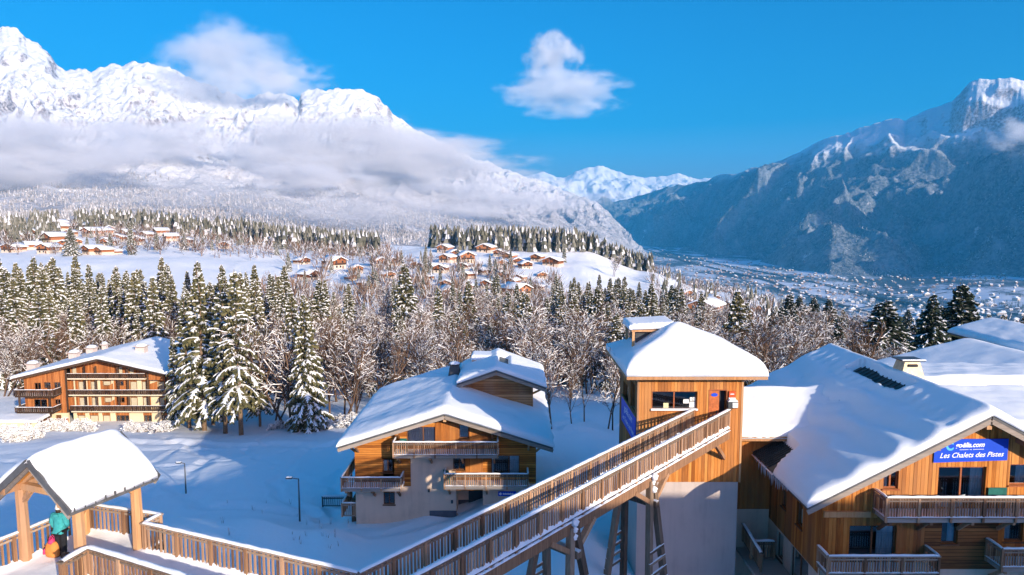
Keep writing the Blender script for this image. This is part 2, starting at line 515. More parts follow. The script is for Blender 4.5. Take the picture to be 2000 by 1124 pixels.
REAR = np.interp(LOGS, np.log([3, 30, 60, 120, 300, 1000, 5000, 40000]), [-12.8, -11, -6, 4, 28, 60, 100, 100])

def ground_np(x, y, detail=True):
    x = np.asarray(x, float); y = np.asarray(y, float)
    r = np.maximum(np.hypot(x, y), 3.01)
    th = np.arctan2(x, y)
    lr = (np.log(r) - LOGS[0]) / (LOGS[1] - LOGS[0])
    i = np.clip(lr.astype(int), 0, len(LOGS) - 2); f = np.clip(lr - i, 0, 1)
    tc = np.clip(th, _ca[0], _ca[-1])
    j = np.clip(np.searchsorted(_ca, tc) - 1, 0, len(_ca) - 2)
    g = (tc - _ca[j]) / (_ca[j + 1] - _ca[j])
    g = g * g * (3 - 2 * g)
    z = (_tab[j, i] * (1 - f) + _tab[j, i + 1] * f) * (1 - g) + (_tab[j + 1, i] * (1 - f) + _tab[j + 1, i + 1] * f) * g
    rear = REAR[i] * (1 - f) + REAR[i + 1] * f
    w = np.clip((np.abs(th) - R(48)) / R(50), 0, 1); w = w * w * (3 - 2 * w)
    w = w * np.clip((2500 - r) / 1500, 0, 1)
    z = z * (1 - w) + rear * w
    if detail:
        z = z + fbm(x / 9.0, y / 9.0, 3, 5) * 0.22 * np.clip((r - 12) / 25, 0, 1) * np.clip(r / 120, 0.5, 3)
        z = z + fbm(x / 60.0, y / 60.0, 3, 9) * np.clip((r - 120) / 300, 0, 1) * 2.5 * (z > -300)
    return z
def ground(x, y):
    return float(ground_np(np.array([x]), np.array([y]))[0])

# snow-covered land
def land_mat():
    t = NT('snow_land')
    p = t.pos()
    n1 = t.noise(p, 0.35, 6, 0.62)
    n2 = t.noise(p, 3.5, 5, 0.65)
    snow_c = t.ramp(n1, [(0.3, (0.88, 0.90, 0.93)), (0.7, (0.92, 0.93, 0.94))])
    # valley floor: fields, hedges and riverside woods
    pz = t.pos_z()
    low = t.ramp(t.math('MULTIPLY', t.math('ADD', pz, 330.0), -1 / 100.0), [(0.0, 0.0), (1.0, 1.0)])
    f1 = t.noise(t.pos((1, 0.5, 1)), 0.0017, 5, 0.62)
    f2 = t.noise(p, 0.03, 4, 0.7)
    wood_f = t.ramp(t.math('ADD', t.math('MULTIPLY', f1, 0.75), t.math('MULTIPLY', f2, 0.25)), [(0.475, 0.0), (0.53, 1.0)])
    valley_c = t.mix(wood_f, (0.66, 0.70, 0.78), (0.07, 0.10, 0.12))
    col = t.mix(low, snow_c, valley_c)
    t.color(col)
    t.rough(0.7); t.spec(0.2)
    t.bump(t.math('ADD', t.math('MULTIPLY', n1, 1.0), t.math('MULTIPLY', n2, 0.18)), 0.55, 0.35)
    return t.m
M['land'] = land_mat()
NA = 620
th = np.concatenate([np.linspace(-math.pi, -R(46), 40)[:-1], np.linspace(-R(46), R(46), NA), np.linspace(R(46), math.pi, 40)[1:]])
lr = np.concatenate([np.linspace(math.log(3.2), math.log(16), 30)[:-1], np.linspace(math.log(16), math.log(128), 290)[:-1], np.linspace(math.log(128), math.log(36000), 270)])
NR = len(lr)
TH, LR = np.meshgrid(th, lr, indexing='ij')
RR = np.exp(LR)
X = RR * np.sin(TH); Y = RR * np.cos(TH)
Z = ground_np(X, Y)
# ski tracks and trampled paths across the open field
def track(X, Y, pts, w, depth):
    d = np.full(X.shape, 1e9)
    for (a, b) in zip(pts[:-1], pts[1:]):
        ax, ay = a; bx, by = b
        t = np.clip(((X - ax) * (bx - ax) + (Y - ay) * (by - ay)) / ((bx - ax) ** 2 + (by - ay) ** 2), 0, 1)
        d = np.minimum(d, np.hypot(X - ax - t * (bx - ax), Y - ay - t * (by - ay)))
    return -depth * np.exp(-(d / w) ** 2) + 0.35 * depth * np.exp(-((d - 1.9 * w) / (0.7 * w)) ** 2)
near = (RR < 130) & (np.abs(TH) < R(45)) & (Y > 5)
for pts, w, dp in (
    ([(-60, 92), (-38, 86), (-20, 80), (-4, 72), (10, 66)], 1.5, 0.40),
    ([(-46, 90), (-34, 74), (-30, 60), (-24, 52), (-16, 50)], 0.7, 0.22),
    ([(-52, 84), (-40, 70), (-33, 62), (-30, 50)], 0.6, 0.25),
    ([(-20, 92), (-24, 74), (-22, 60), (-14, 47)], 0.5, 0.2),
    ([(-58, 88), (-44, 82), (-30, 80), (-14, 84), (0, 88)], 0.5, 0.18),
    ([(-62, 80), (-46, 72), (-36, 70), (-28, 74), (-22, 84)], 0.45, 0.16),
    ([(-50, 96), (-42, 84), (-38, 70), (-34, 56), (-30, 48)], 0.4, 0.15),
    ([(-34, 96), (-32, 80), (-24, 66), (-16, 58), (-12, 50)], 0.4, 0.16),
    ([(-3, 46), (-8, 42), (-12, 44), (-14, 50), (-16, 62)], 0.8, 0.2),
    ([(2, 62), (6, 74), (8, 90)], 0.7, 0.2)):
    jx = fbm(X[near] / 6.0, Y[near] / 6.0, 3, 71) * 1.6; jy = fbm(X[near] / 6.0, Y[near] / 6.0, 3, 72) * 1.6
    Z[near] += track(X[near] + jx, Y[near] + jy, pts, w, dp) * (.7 + .5 * vnoise(X[near] / .7, Y[near] / .7, 73))
vs = np.stack([X, Y, Z], -1).reshape(-1, 3)
ground_o = mesh_obj('ground', np_mesh('ground', vs, grid_faces(len(th), NR), M['land']))
tag(ground_o, 'snow-covered mountainside and valley floor', None, None, 'structure')

# ------------------------------------------------------------------ mountains
def mountain_mat(name, tree_z, tree_span, forest_a, forest_b, rock, clear=0.55, rockslope=0.62):
    t = NT(name)
    p = t.pos()
    nz = t.normal_z()
    n_big = t.noise(p, 0.0016, 6, 0.65)
    n_mid = t.noise(p, 0.006, 6, 0.7)
    n_fine = t.noise(p, 0.035, 4, 0.75)
    strata = t.noise(t.pos((1, 1, 14)), 0.0022, 5, 0.7)
    slope = t.math('ADD', nz, t.math('MULTIPLY', t.math('SUBTRACT', n_mid, 0.5), 0.55))
    slope = t.math('ADD', slope, t.math('MULTIPLY', t.math('SUBTRACT', strata, 0.5), 0.45))
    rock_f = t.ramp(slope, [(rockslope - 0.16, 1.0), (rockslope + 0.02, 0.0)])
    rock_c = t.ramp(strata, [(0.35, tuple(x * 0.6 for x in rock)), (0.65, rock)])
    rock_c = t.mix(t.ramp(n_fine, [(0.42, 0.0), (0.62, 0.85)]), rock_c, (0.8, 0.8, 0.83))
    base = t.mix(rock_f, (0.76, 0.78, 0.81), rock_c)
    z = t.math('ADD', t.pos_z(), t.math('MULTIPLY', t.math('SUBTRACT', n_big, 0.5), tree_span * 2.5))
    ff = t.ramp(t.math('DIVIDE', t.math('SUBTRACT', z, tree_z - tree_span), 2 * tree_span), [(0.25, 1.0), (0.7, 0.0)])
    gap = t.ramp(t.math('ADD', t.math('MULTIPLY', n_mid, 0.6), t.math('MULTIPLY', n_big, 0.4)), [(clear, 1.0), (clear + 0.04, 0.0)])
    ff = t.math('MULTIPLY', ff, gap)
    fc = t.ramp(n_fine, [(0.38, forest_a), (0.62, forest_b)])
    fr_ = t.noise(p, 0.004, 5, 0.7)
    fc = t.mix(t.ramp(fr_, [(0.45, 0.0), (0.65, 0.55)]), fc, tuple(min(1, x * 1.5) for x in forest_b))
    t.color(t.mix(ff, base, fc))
    t.rough(0.85); t.spec(0.1)
    t.bump(t.math('ADD', t.math('MULTIPLY', n_mid, 1.2), t.math('MULTIPLY', n_fine, t.math('ADD', t.math('MULTIPLY', ff, 0.9), 0.25))), 0.9, 28.0)
    return t.m

def sheet(name, cols, skyline, mat, u0, u1, nu, ns, seed, amp, rib=(260, 1500), rough_top=0.15, smooth=5, extra=None, lowsoft=1.0):
    """mountainside: columns of (Y, v) knots from foot to crest; crest heights follow the skyline"""
    us = sorted(cols)
    K = len(cols[us[0]])
    U = np.linspace(u0, u1, nu)
    kY = np.array([np.interp(U, us, [cols[u][k][0] for u in us]) for k in range(K)])
    kv = np.array([np.interp(U, us, [cols[u][k][1] for u in us]) for k in range(K)])
    sv = np.interp(U, [q[0] for q in skyline], [q[1] for q in skyline])
    s = np.linspace(0, 1, ns)
    Yg = np.array([np.interp(s, np.linspace(0, 1, K), kY[:, i]) for i in range(nu)])
    sv = sv + fbm(U / 11.0, U * 0 + seed, 3, seed + 7) * 2.6
    kv[-1] = sv
    yc = (562.0 - kv) / F
    kz = (-SP + yc * CP) / (CP + yc * SP) * kY
    Zg = np.array([np.interp(s, np.linspace(0, 1, K), kz[:, i]) for i in range(nu)])
    ker = np.ones(smooth) / smooth
    for i in range(nu):
        zz = Zg[i].copy()
        q = np.convolve(np.pad(zz, smooth // 2, mode='reflect', reflect_type='odd'), ker, mode='valid')
        Zg[i] = q
    A = (U - 1000) / F / CP
    Xg = A[:, None] * Yg
    w = np.sin(np.clip(s, 0, 1) * math.pi * 0.5) ** 0.8 * (1 - np.clip((s - 0.72) / 0.28, 0, 1) * (1 - rough_top))
    w = w * np.clip(s / 0.15, 0, 1) * (lowsoft + (1 - lowsoft) * np.clip((s - .35) / .35, 0, 1))
    rb = ridged(Xg / rib[0] + Yg / 2600.0, Yg / rib[1], 4, seed, 0.55) - 0.42
    sm = fbm(Xg / 420.0, Yg / 420.0, 5, seed + 3, 0.6)
    Zg = Zg + amp * w[None, :] * (rb * 1.5 + sm * 0.6)
    if extra is not None: Zg = Zg + extra(U[:, None], s[None, :], Xg, Yg)
    # the far side falls away
    Yb = Yg[:, -1:] + np.array([[250.0, 900.0, 2500.0]])
    Zb = Zg[:, -1:] - np.array([[90.0, 500.0, 1600.0]])
    Xb = A[:, None] * Yb
    X2 = np.concatenate([Xg, Xb], 1); Y2 = np.concatenate([Yg, Yb], 1); Z2 = np.concatenate([Zg, Zb], 1)
    vs = np.stack([X2, Y2, Z2], -1).reshape(-1, 3)
    o = mesh_obj(name, np_mesh(name, vs, grid_faces(nu, ns + 3), mat))
    o['_n'] = 0; del o['_n']
    GRIDS[name] = (X2[:, :ns], Y2[:, :ns], Z2[:, :ns])
    return o
GRIDS = {}

M['aravis'] = mountain_mat('sunlit_massif', 330.0, 420.0, (0.34, 0.34, 0.36), (0.62, 0.61, 0.63), (0.27, 0.22, 0.21), 0.60, 0.67)
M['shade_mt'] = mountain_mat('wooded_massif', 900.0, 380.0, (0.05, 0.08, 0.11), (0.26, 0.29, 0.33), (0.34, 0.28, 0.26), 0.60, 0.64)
M['far_mt'] = mountain_mat('far_peaks', -100.0, 300.0, (0.2, 0.2, 0.24), (0.5, 0.5, 0.55), (0.35, 0.3, 0.28), 0.55, 0.55)

left_cols = {
 -500: [(1500, 452), (2400, 410), (3600, 355), (4800, 270), (6000, 190), (7200, 90)],
 0: [(1500, 450), (2400, 415), (3600, 360), (4800, 275), (6000, 185), (7400, 80)],
 200: [(1500, 455), (2400, 415), (3600, 365), (4800, 290), (6000, 215), (7400, 140)],
 420: [(1600, 462), (2500, 425), (3700, 375), (5000, 310), (6300, 240), (7500, 170)],
 650: [(1900, 478), (2800, 445), (4000, 395), (5200, 335), (6500, 255), (7600, 180)],
 800: [(2200, 480), (3000, 455), (4200, 410), (5500, 360), (6800, 305), (7800, 250)],
 950: [(2500, 488), (3300, 470), (4600, 430), (6000, 390), (7400, 350), (8600, 318)],
 1080: [(3200, 515), (4200, 482), (5600, 448), (7000, 418), (8400, 390), (9600, 365)],
 1180: [(4800, 535), (5800, 505), (7000, 470), (8200, 440), (9200, 415), (10000, 400)],
 1240: [(6500, 530), (7200, 516), (8000, 500), (8800, 490), (9400, 484), (10000, 480)],
 1275: [(7500, 530), (8000, 525), (8500, 520), (9200, 515), (9600, 510), (10000, 505)],
}
left_sky = [(-500, 160), (-300, 130), (-150, 90), (-40, 88), (0, 72), (22, 60), (45, 55), (70, 60), (85, 78), (105, 84), (122, 100), (138, 128), (155, 140), (175, 135), (190, 133), (203, 142), (222, 133), (250, 125), (262, 128), (285, 123), (325, 126), (370, 142), (410, 160), (436, 168), (446, 180), (470, 184), (492, 196), (520, 186), (555, 183), (582, 186), (594, 198), (600, 182), (612, 177), (650, 176), (706, 178), (742, 188), (760, 208), (772, 226), (790, 236), (802, 248), (830, 262), (880, 285), (930, 312), (980, 330), (1040, 348), (1080, 362), (1120, 378), (1160, 395), (1200, 428), (1235, 470), (1275, 512)]
def cliffs(U, s, Xg, Yg):
    # banded cliffs near the crest of the table mountain and under the main peak
    st = np.clip((s - 0.80) / 0.2, 0, 1)
    band = fbm(Xg / 130.0, Yg / 600.0, 3, 41) * 45 * np.sin(st * math.pi)
    step = 60 * (np.clip((s - 0.86) / 0.015, 0, 1) - np.clip((s - 0.86) / 0.14, 0, 1))
    crag = (ridged(Xg / 150.0, Yg / 260.0, 4, 61, .6) - .4) * 120 * np.clip((s - .45) / .3, 0, 1) * np.clip((1.0 - s) / .22, .04, 1)
    fine = (fbm(Xg / 95.0, Yg / 95.0, 3, 63, .6) * 30 + (ridged(Xg / 120.0, Yg / 170.0, 3, 64, .6) - .4) * 34) * np.clip((s - .5) / .3, 0, 1)
    return band * np.clip((1.0 - s) / .10, .1, 1) + crag + fine
o = sheet('mountain_range', left_cols, left_sky, M['aravis'], -500, 1275, 640, 290, 3, 190, (330, 900), 0.05, 5, cliffs, .38)
tag(o, 'sunlit snow-covered mountain range on the left with pointed peak and table summit', None, None, 'structure')

right_cols = {
 1150: [(13500, 476), (14000, 470), (14800, 458), (15600, 440), (16500, 420), (17500, 400)],
 1230: [(13000, 479), (13500, 470), (14200, 455), (15000, 430), (15800, 405), (17000, 380)],
 1320: [(10800, 490), (11400, 478), (12200, 455), (13000, 425), (13900, 390), (15000, 360)],
 1420: [(8900, 505), (9500, 488), (10200, 460), (11000, 420), (11900, 378), (12800, 335)],
 1520: [(7100, 522), (7700, 500), (8400, 465), (9300, 415), (10300, 362), (11300, 305)],
 1620: [(6000, 537), (6600, 512), (7300, 470), (8200, 405), (9200, 335), (10200, 262)],
 1720: [(5700, 544), (6200, 516), (6900, 470), (7700, 400), (8700, 320), (9700, 232)],
 1860: [(5450, 540), (5850, 514), (6450, 465), (7150, 390), (7950, 300), (8800, 170)],
 2000: [(5050, 541), (5400, 514), (6000, 462), (6700, 382), (7400, 288), (8150, 160)],
 2120: [(4400, 550), (4750, 530), (5200, 490), (5700, 440), (6300, 380), (7000, 320)],
 2300: [(3900, 560), (4200, 545), (4600, 520), (5000, 490), (5500, 450), (6200, 420)],
}
right_sky = [(1150, 405), (1230, 388), (1300, 366), (1340, 360), (1380, 352), (1398, 342), (1440, 338), (1480, 328), (1508, 320), (1540, 303), (1565, 290), (1590, 276), (1608, 268), (1640, 262), (1652, 256), (1672, 247), (1700, 240), (1730, 231), (1750, 235), (1790, 215), (1815, 206), (1838, 198), (1852, 182), (1862, 168), (1872, 160), (1886, 154), (1905, 158), (1925, 155), (1945, 153), (1965, 158), (2000, 160), (2060, 200), (2120, 320), (2300, 420)]
def headwall(U, s, Xg, Yg):
    w = np.clip((U - 1835) / 30, 0, 1)
    st = np.clip((s - 0.86) / 0.02, 0, 1) - np.clip((s - 0.86) / 0.14, 0, 1)
    g = fbm(U / 14.0, s * 3.0, 3, 77)
    # broken spurs and hollows, bigger toward the foot of the headwall
    wx = fbm(Xg / 1500.0, Yg / 1500.0, 3, 88) * 700; wy = fbm(Xg / 1500.0, Yg / 1500.0, 3, 89) * 700
    hills = fbm((Xg + wx) / 900.0, (Yg + wy) / 1100.0, 4, 90, .55)
    rid = ridged((Xg + wx * .6) / 1300.0 + 3.1, (Yg + wy) / 2300.0, 4, 91, .5) - .45
    bench = np.sin(s * 19 + fbm(U / 160.0, s * 2, 2, 92) * 5) * 28
    env = np.sin(np.clip(s, 0, 1) * math.pi) ** .8
    return w * (st * 210 + g * 40 * st) + (hills * 520 + rid * 760 + ridged(Xg / 330.0, Yg / 420.0, 4, 95, .55) * 150 + bench) * env

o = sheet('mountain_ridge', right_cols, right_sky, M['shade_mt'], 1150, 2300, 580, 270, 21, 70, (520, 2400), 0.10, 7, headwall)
tag(o, 'dark wooded mountain ridge in blue shade with sunlit cliffs on the right', None, None, 'structure')

far_cols = {
 900: [(17000, 470), (19000, 440), (21000, 400), (22500, 370), (24000, 350)],
 1150: [(17000, 470), (19000, 440), (21000, 400), (22500, 370), (24000, 335)],
 1450: [(17000, 470), (19000, 440), (21000, 400), (22500, 375), (24000, 345)],
}
far_sky = [(900, 370), (960, 358), (1010, 352), (1042, 338), (1060, 334), (1085, 346), (1100, 347), (1125, 336), (1150, 328), (1168, 324), (1190, 331), (1215, 341), (1245, 345), (1280, 346), (1310, 340), (1330, 342), (1360, 350), (1450, 356)]
o = sheet('far_peaks', far_cols, far_sky, M['far_mt'], 900, 1450, 220, 90, 55, 420, (900, 3000), 0.12, 3)
tag(o, 'distant snow peaks closing the end of the valley', None, None, 'structure')
# ------------------------------------------------------------------ building helpers
class Fr:
    """a wall plane: s runs along it, z is up, d is the distance outward"""
    def __init__(self, o, s, n):
        self.o = Vector(o); self.s = Vector(s); self.n = Vector(n)
    def pt(self, s, z, d=0.0):
        return self.o + self.s * s + self.n * d + Vector((0, 0, z))
def front(Y): return Fr((0, Y, 0), (1, 0, 0), (0, -1, 0))
def side_l(x): return Fr((x, 0, 0), (0, 1, 0), (-1, 0, 0))
def side_r(x): return Fr((x, 0, 0), (0, 1, 0), (1, 0, 0))
def fpoly(mb, fr, poly, d0, d1, mi=0):
    n = len(poly)
    vs = [fr.pt(p[0], p[1], d0) for p in poly] + [fr.pt(p[0], p[1], d1) for p in poly]
    fs = [tuple(range(n)), tuple(range(2 * n - 1, n - 1, -1))] + [((i + 1) % n, i, n + i, n + (i + 1) % n) for i in range(n)]
    mb.add(vs, fs, mi)
def fbox(mb, fr, s0, s1, z0, z1, d0, d1, mi=0):
    fpoly(mb, fr, [(s0, z0), (s1, z0), (s1, z1), (s0, z1)], d0, d1, mi)
def px(Y, u0, v0, u1, v1):
    """photograph rectangle -> (s0, s1, z0, z1) on the plane Y"""
    vm = (v0 + v1) / 2
    return (P(u0, vm, Y).x, P(u1, vm, Y).x, P(u0, v1, Y).z, P(u0, v0, Y).z)

def strips(s0, s1, top, bottom, openings, cuts):
    """columns of wall between bottom(s) and top(s), cut around rectangular openings"""
    xs = sorted(set([s0, s1] + [c for c in cuts if s0 < c < s1] + [e for o in openings for e in (o[0], o[1]) if s0 < e < s1]))
    out = []
    for a, b in zip(xs[:-1], xs[1:]):
        if b - a < 1e-4: continue
        m = (a + b) / 2
        segs = [(None, None)]
        blocks = sorted([(o[2], o[3]) for o in openings if o[0] < m < o[1]])
        lo = None
        res = []
        for (z0, z1) in blocks:
            res.append((lo, z0)); lo = z1
        res.append((lo, None))
        for (l, h) in res:
            la = bottom(a) if l is None else l; lb = bottom(b) if l is None else l
            ha = top(a + 1e-6) if h is None else min(h, top(a + 1e-6)); hb = top(b - 1e-6) if h is None else min(h, top(b - 1e-6))
            if ha - la < 0.01 and hb - lb < 0.01: continue
            ha = max(ha, la + 0.002); hb = max(hb, lb + 0.002)
            out.append((a, b, [(a, la), (b, lb), (b, hb), (a, ha)]))
    return out

def wall(parent, name, fr, s0, s1, top, bottom, openings, mat, d0, d1, cuts=()):
    mb = MB(parent.location)
    for a, b, poly in strips(s0, s1, top, bottom, openings, cuts):
        fpoly(mb, fr, poly, d0, d1)
    return mb.build(name, mat, parent)

def planks(parent, host, fr, s0, s1, top, bottom, openings, mat, d0, d1, width, cuts=(), gap=0.012, name='plank'):
    """vertical boards, each its own piece"""
    n = max(1, round((s1 - s0) / width)); w = (s1 - s0) / n
    rng = random.Random(int(abs(s0 * 77 + s1 * 31)))
    for i in range(n):
        a = s0 + i * w + gap / 2; b = s0 + (i + 1) * w - gap / 2
        dd = rng.uniform(-0.004, 0.006)
        for _, _, poly in strips(a, b, top, bottom, openings, cuts):
            mb = MB(parent.location); fpoly(mb, fr, poly, d0, d1 + dd); mb.build(name, mat, host)

def const(z): return lambda s: z
def gable(sr, zr, slope_l, slope_r=None):
    sr2 = slope_l if slope_r is None else slope_r
    return lambda s: zr - (sr - s) * slope_l if s < sr else zr - (s - sr) * sr2

def window(parent, fr, rect, mat_frame, parts=1, inset=0.10, fw=0.07, curtain=None, cmat=None, room=True, sill=True, name='window', bars=None, split=None):
    """framed window set into an opening; panes and curtains are its pieces"""
    s0, s1, z0, z1 = rect
    off = parent.location
    mb = MB(off)
    fbox(mb, fr, s0, s1, z1 - fw, z1, -inset - 0.06, -inset)
    fbox(mb, fr, s0, s1, z0, z0 + fw, -inset - 0.06, -inset)
    fbox(mb, fr, s0, s0 + fw, z0 + fw, z1 - fw, -inset - 0.06, -inset)
    fbox(mb, fr, s1 - fw, s1, z0 + fw, z1 - fw, -inset - 0.06, -inset)
    cut = split or [i / parts for i in range(1, parts)]
    edges = [s0 + fw] + [s0 + (s1 - s0) * c for c in cut] + [s1 - fw]
    for e in edges[1:-1]:
        fbox(mb, fr, e - fw * 0.55, e + fw * 0.55, z0 + fw, z1 - fw, -inset - 0.06, -inset + 0.004)
    w = mb.build(name, mat_frame, parent)
    for a, b in zip(edges[:-1], edges[1:]):
        g = MB(off)
        vs = [fr.pt(a - 0.01, z0 + fw * 0.8, -inset - 0.03), fr.pt(b + 0.01, z0 + fw * 0.8, -inset - 0.03), fr.pt(b + 0.01, z1 - fw * 0.8, -inset - 0.03), fr.pt(a - 0.01, z1 - fw * 0.8, -inset - 0.03)]
        g.add(vs, [(0, 1, 2, 3)])
        g.build('pane', M['glass'], w, fix=False)
    if room:
        rm = MB(off)
        e = 0.3
        ds = -inset - 0.075
        a, b, c, d = s0 - e, s1 + e, z0 - 0.1, z1 + 0.1
        back = -1.6
        q = lambda s, z, dd: fr.pt(s, z, dd)
        rm.add([q(a, c, back), q(b, c, back), q(b, d, back), q(a, d, back), q(a, c, ds), q(b, c, ds), q(b, d, ds), q(a, d, ds)],
               [(0, 1, 2, 3), (0, 4, 5, 1), (2, 6, 7, 3), (0, 3, 7, 4), (1, 5, 6, 2)])
        rm.build('interior', M['room_dark'], w, fix=False)
    for (c0, c1) in (curtain or []):
        cm = MB(off)
        n = max(6, int((c1 - c0) * (s1 - s0) / 0.05))
        vs = []; fs = []
        for i in range(n + 1):
            s = s0 + (s1 - s0) * (c0 + (c1 - c0) * i / n)
            dd = -inset - 0.10 + 0.035 * math.sin(i * 1.9) + 0.012 * math.sin(i * 0.7)
            vs += [fr.pt(s, z0 + 0.03, dd), fr.pt(s, z1 - 0.03, dd)]
            if i: fs.append((2 * i - 2, 2 * i, 2 * i + 1, 2 * i - 1))
        cm.add(vs, fs)
        cm.build('curtain', cmat or M['curtain'], w, smooth=True, fix=False)
    if sill:
        sb = MB(off)
        fbox(sb, fr, s0 - 0.06, s1 + 0.06, z0 - 0.06, z0 - 0.004, -0.05, 0.07)
        sb.build('sill', mat_frame, w)
    return w

def edge_lin(n, r, L):
    """0..L with samples bunched at both ends"""
    r = min(r, L * 0.4)
    a = r * (1 - np.cos(np.linspace(0, math.pi / 2, 7)))
    m = np.linspace(r, L - r, n)[1:-1]
    return np.concatenate([a, m, L - a[::-1]])

def snow_cap(parent, x0, x1, y0, y1, roofz, T, name='roof_snow', r=0.45, lump=0.08, nx=26, ny=26, seed=1, mod=None, rot=None, mat=None, lip=0.10, over=0.0):
    """deep snow over a roof: rounded shoulders, soft drifts. roofz(x, y) works on arrays"""
    xs = x0 - over + edge_lin(nx, r, x1 - x0 + 2 * over); ys = y0 - over + edge_lin(ny, r, y1 - y0 + 2 * over)
    Xs, Ys = np.meshgrid(xs, ys, indexing='ij')
    dx = np.minimum(Xs - xs[0], xs[-1] - Xs); dy = np.minimum(Ys - ys[0], ys[-1] - Ys)
    px_ = np.sqrt(np.clip(1 - (1 - np.clip(dx / r, 0, 1)) ** 2, 0, 1)); py_ = np.sqrt(np.clip(1 - (1 - np.clip(dy / r, 0, 1)) ** 2, 0, 1))
    pr = px_ * py_
    n = fbm(Xs / 1.7, Ys / 1.7, 3, seed) * lump + fbm(Xs / 0.6, Ys / 0.6, 2, seed + 5) * lump * 0.25
    base = roofz(Xs, Ys)
    top = base + lip + (T - lip) * pr + n * (0.35 + 0.65 * pr)
    top = np.maximum(top, base + 0.03)
    if mod is not None: top = mod(Xs, Ys, top, base, pr)
    # uneven, slumping rim
    ed = (1 - pr) ** 2
    jx = fbm(Xs / 0.9 + 7, Ys / 0.9, 3, seed + 31) * .13 * ed; jy = fbm(Xs / 0.9, Ys / 0.9 + 9, 3, seed + 37) * .13 * ed
    sag = np.clip(fbm(Xs / 1.3, Ys / 1.3, 2, seed + 41), 0, 1) * .10 * ed
    Xt = Xs + jx; Yt = Ys + jy; top = top - sag * (top > base + .12)
    nu, nv = Xs.shape
    vt = np.stack([Xt, Yt, top], -1).reshape(-1, 3); vb = np.stack([Xs, Ys, np.minimum(base + 0.004, top - 0.02)], -1).reshape(-1, 3)
    f = grid_faces(nu, nv)
    N = nu * nv
    fs = [f, f[:, ::-1] + N]
    idx = np.arange(N).reshape(nu, nv)
    loop = np.concatenate([idx[:, 0], idx[-1, 1:], idx[-2::-1, -1], idx[0, -2:0:-1]])
    nx_ = np.roll(loop, -1)
    fs.append(np.stack([loop, loop + N, nx_ + N, nx_], 1))
    vs = np.concatenate([vt, vb])
    if rot is not None: vs = rot(vs)
    vs = vs - np.array(parent.location)
    o = mesh_obj(name, np_mesh(name, vs, np.concatenate(fs), mat or M['roof_snow']), parent)
    return o

_bal_cache = {}
def bal_mesh(w, d, h, mat):
    k = (round(w, 3), round(d, 3), round(h, 3), mat.name)
    if k not in _bal_cache:
        _bal_cache[k] = MB().box((-w / 2, -d / 2, 0), (w / 2, d / 2, h)).mesh('baluster', mat)
    return _bal_cache[k]

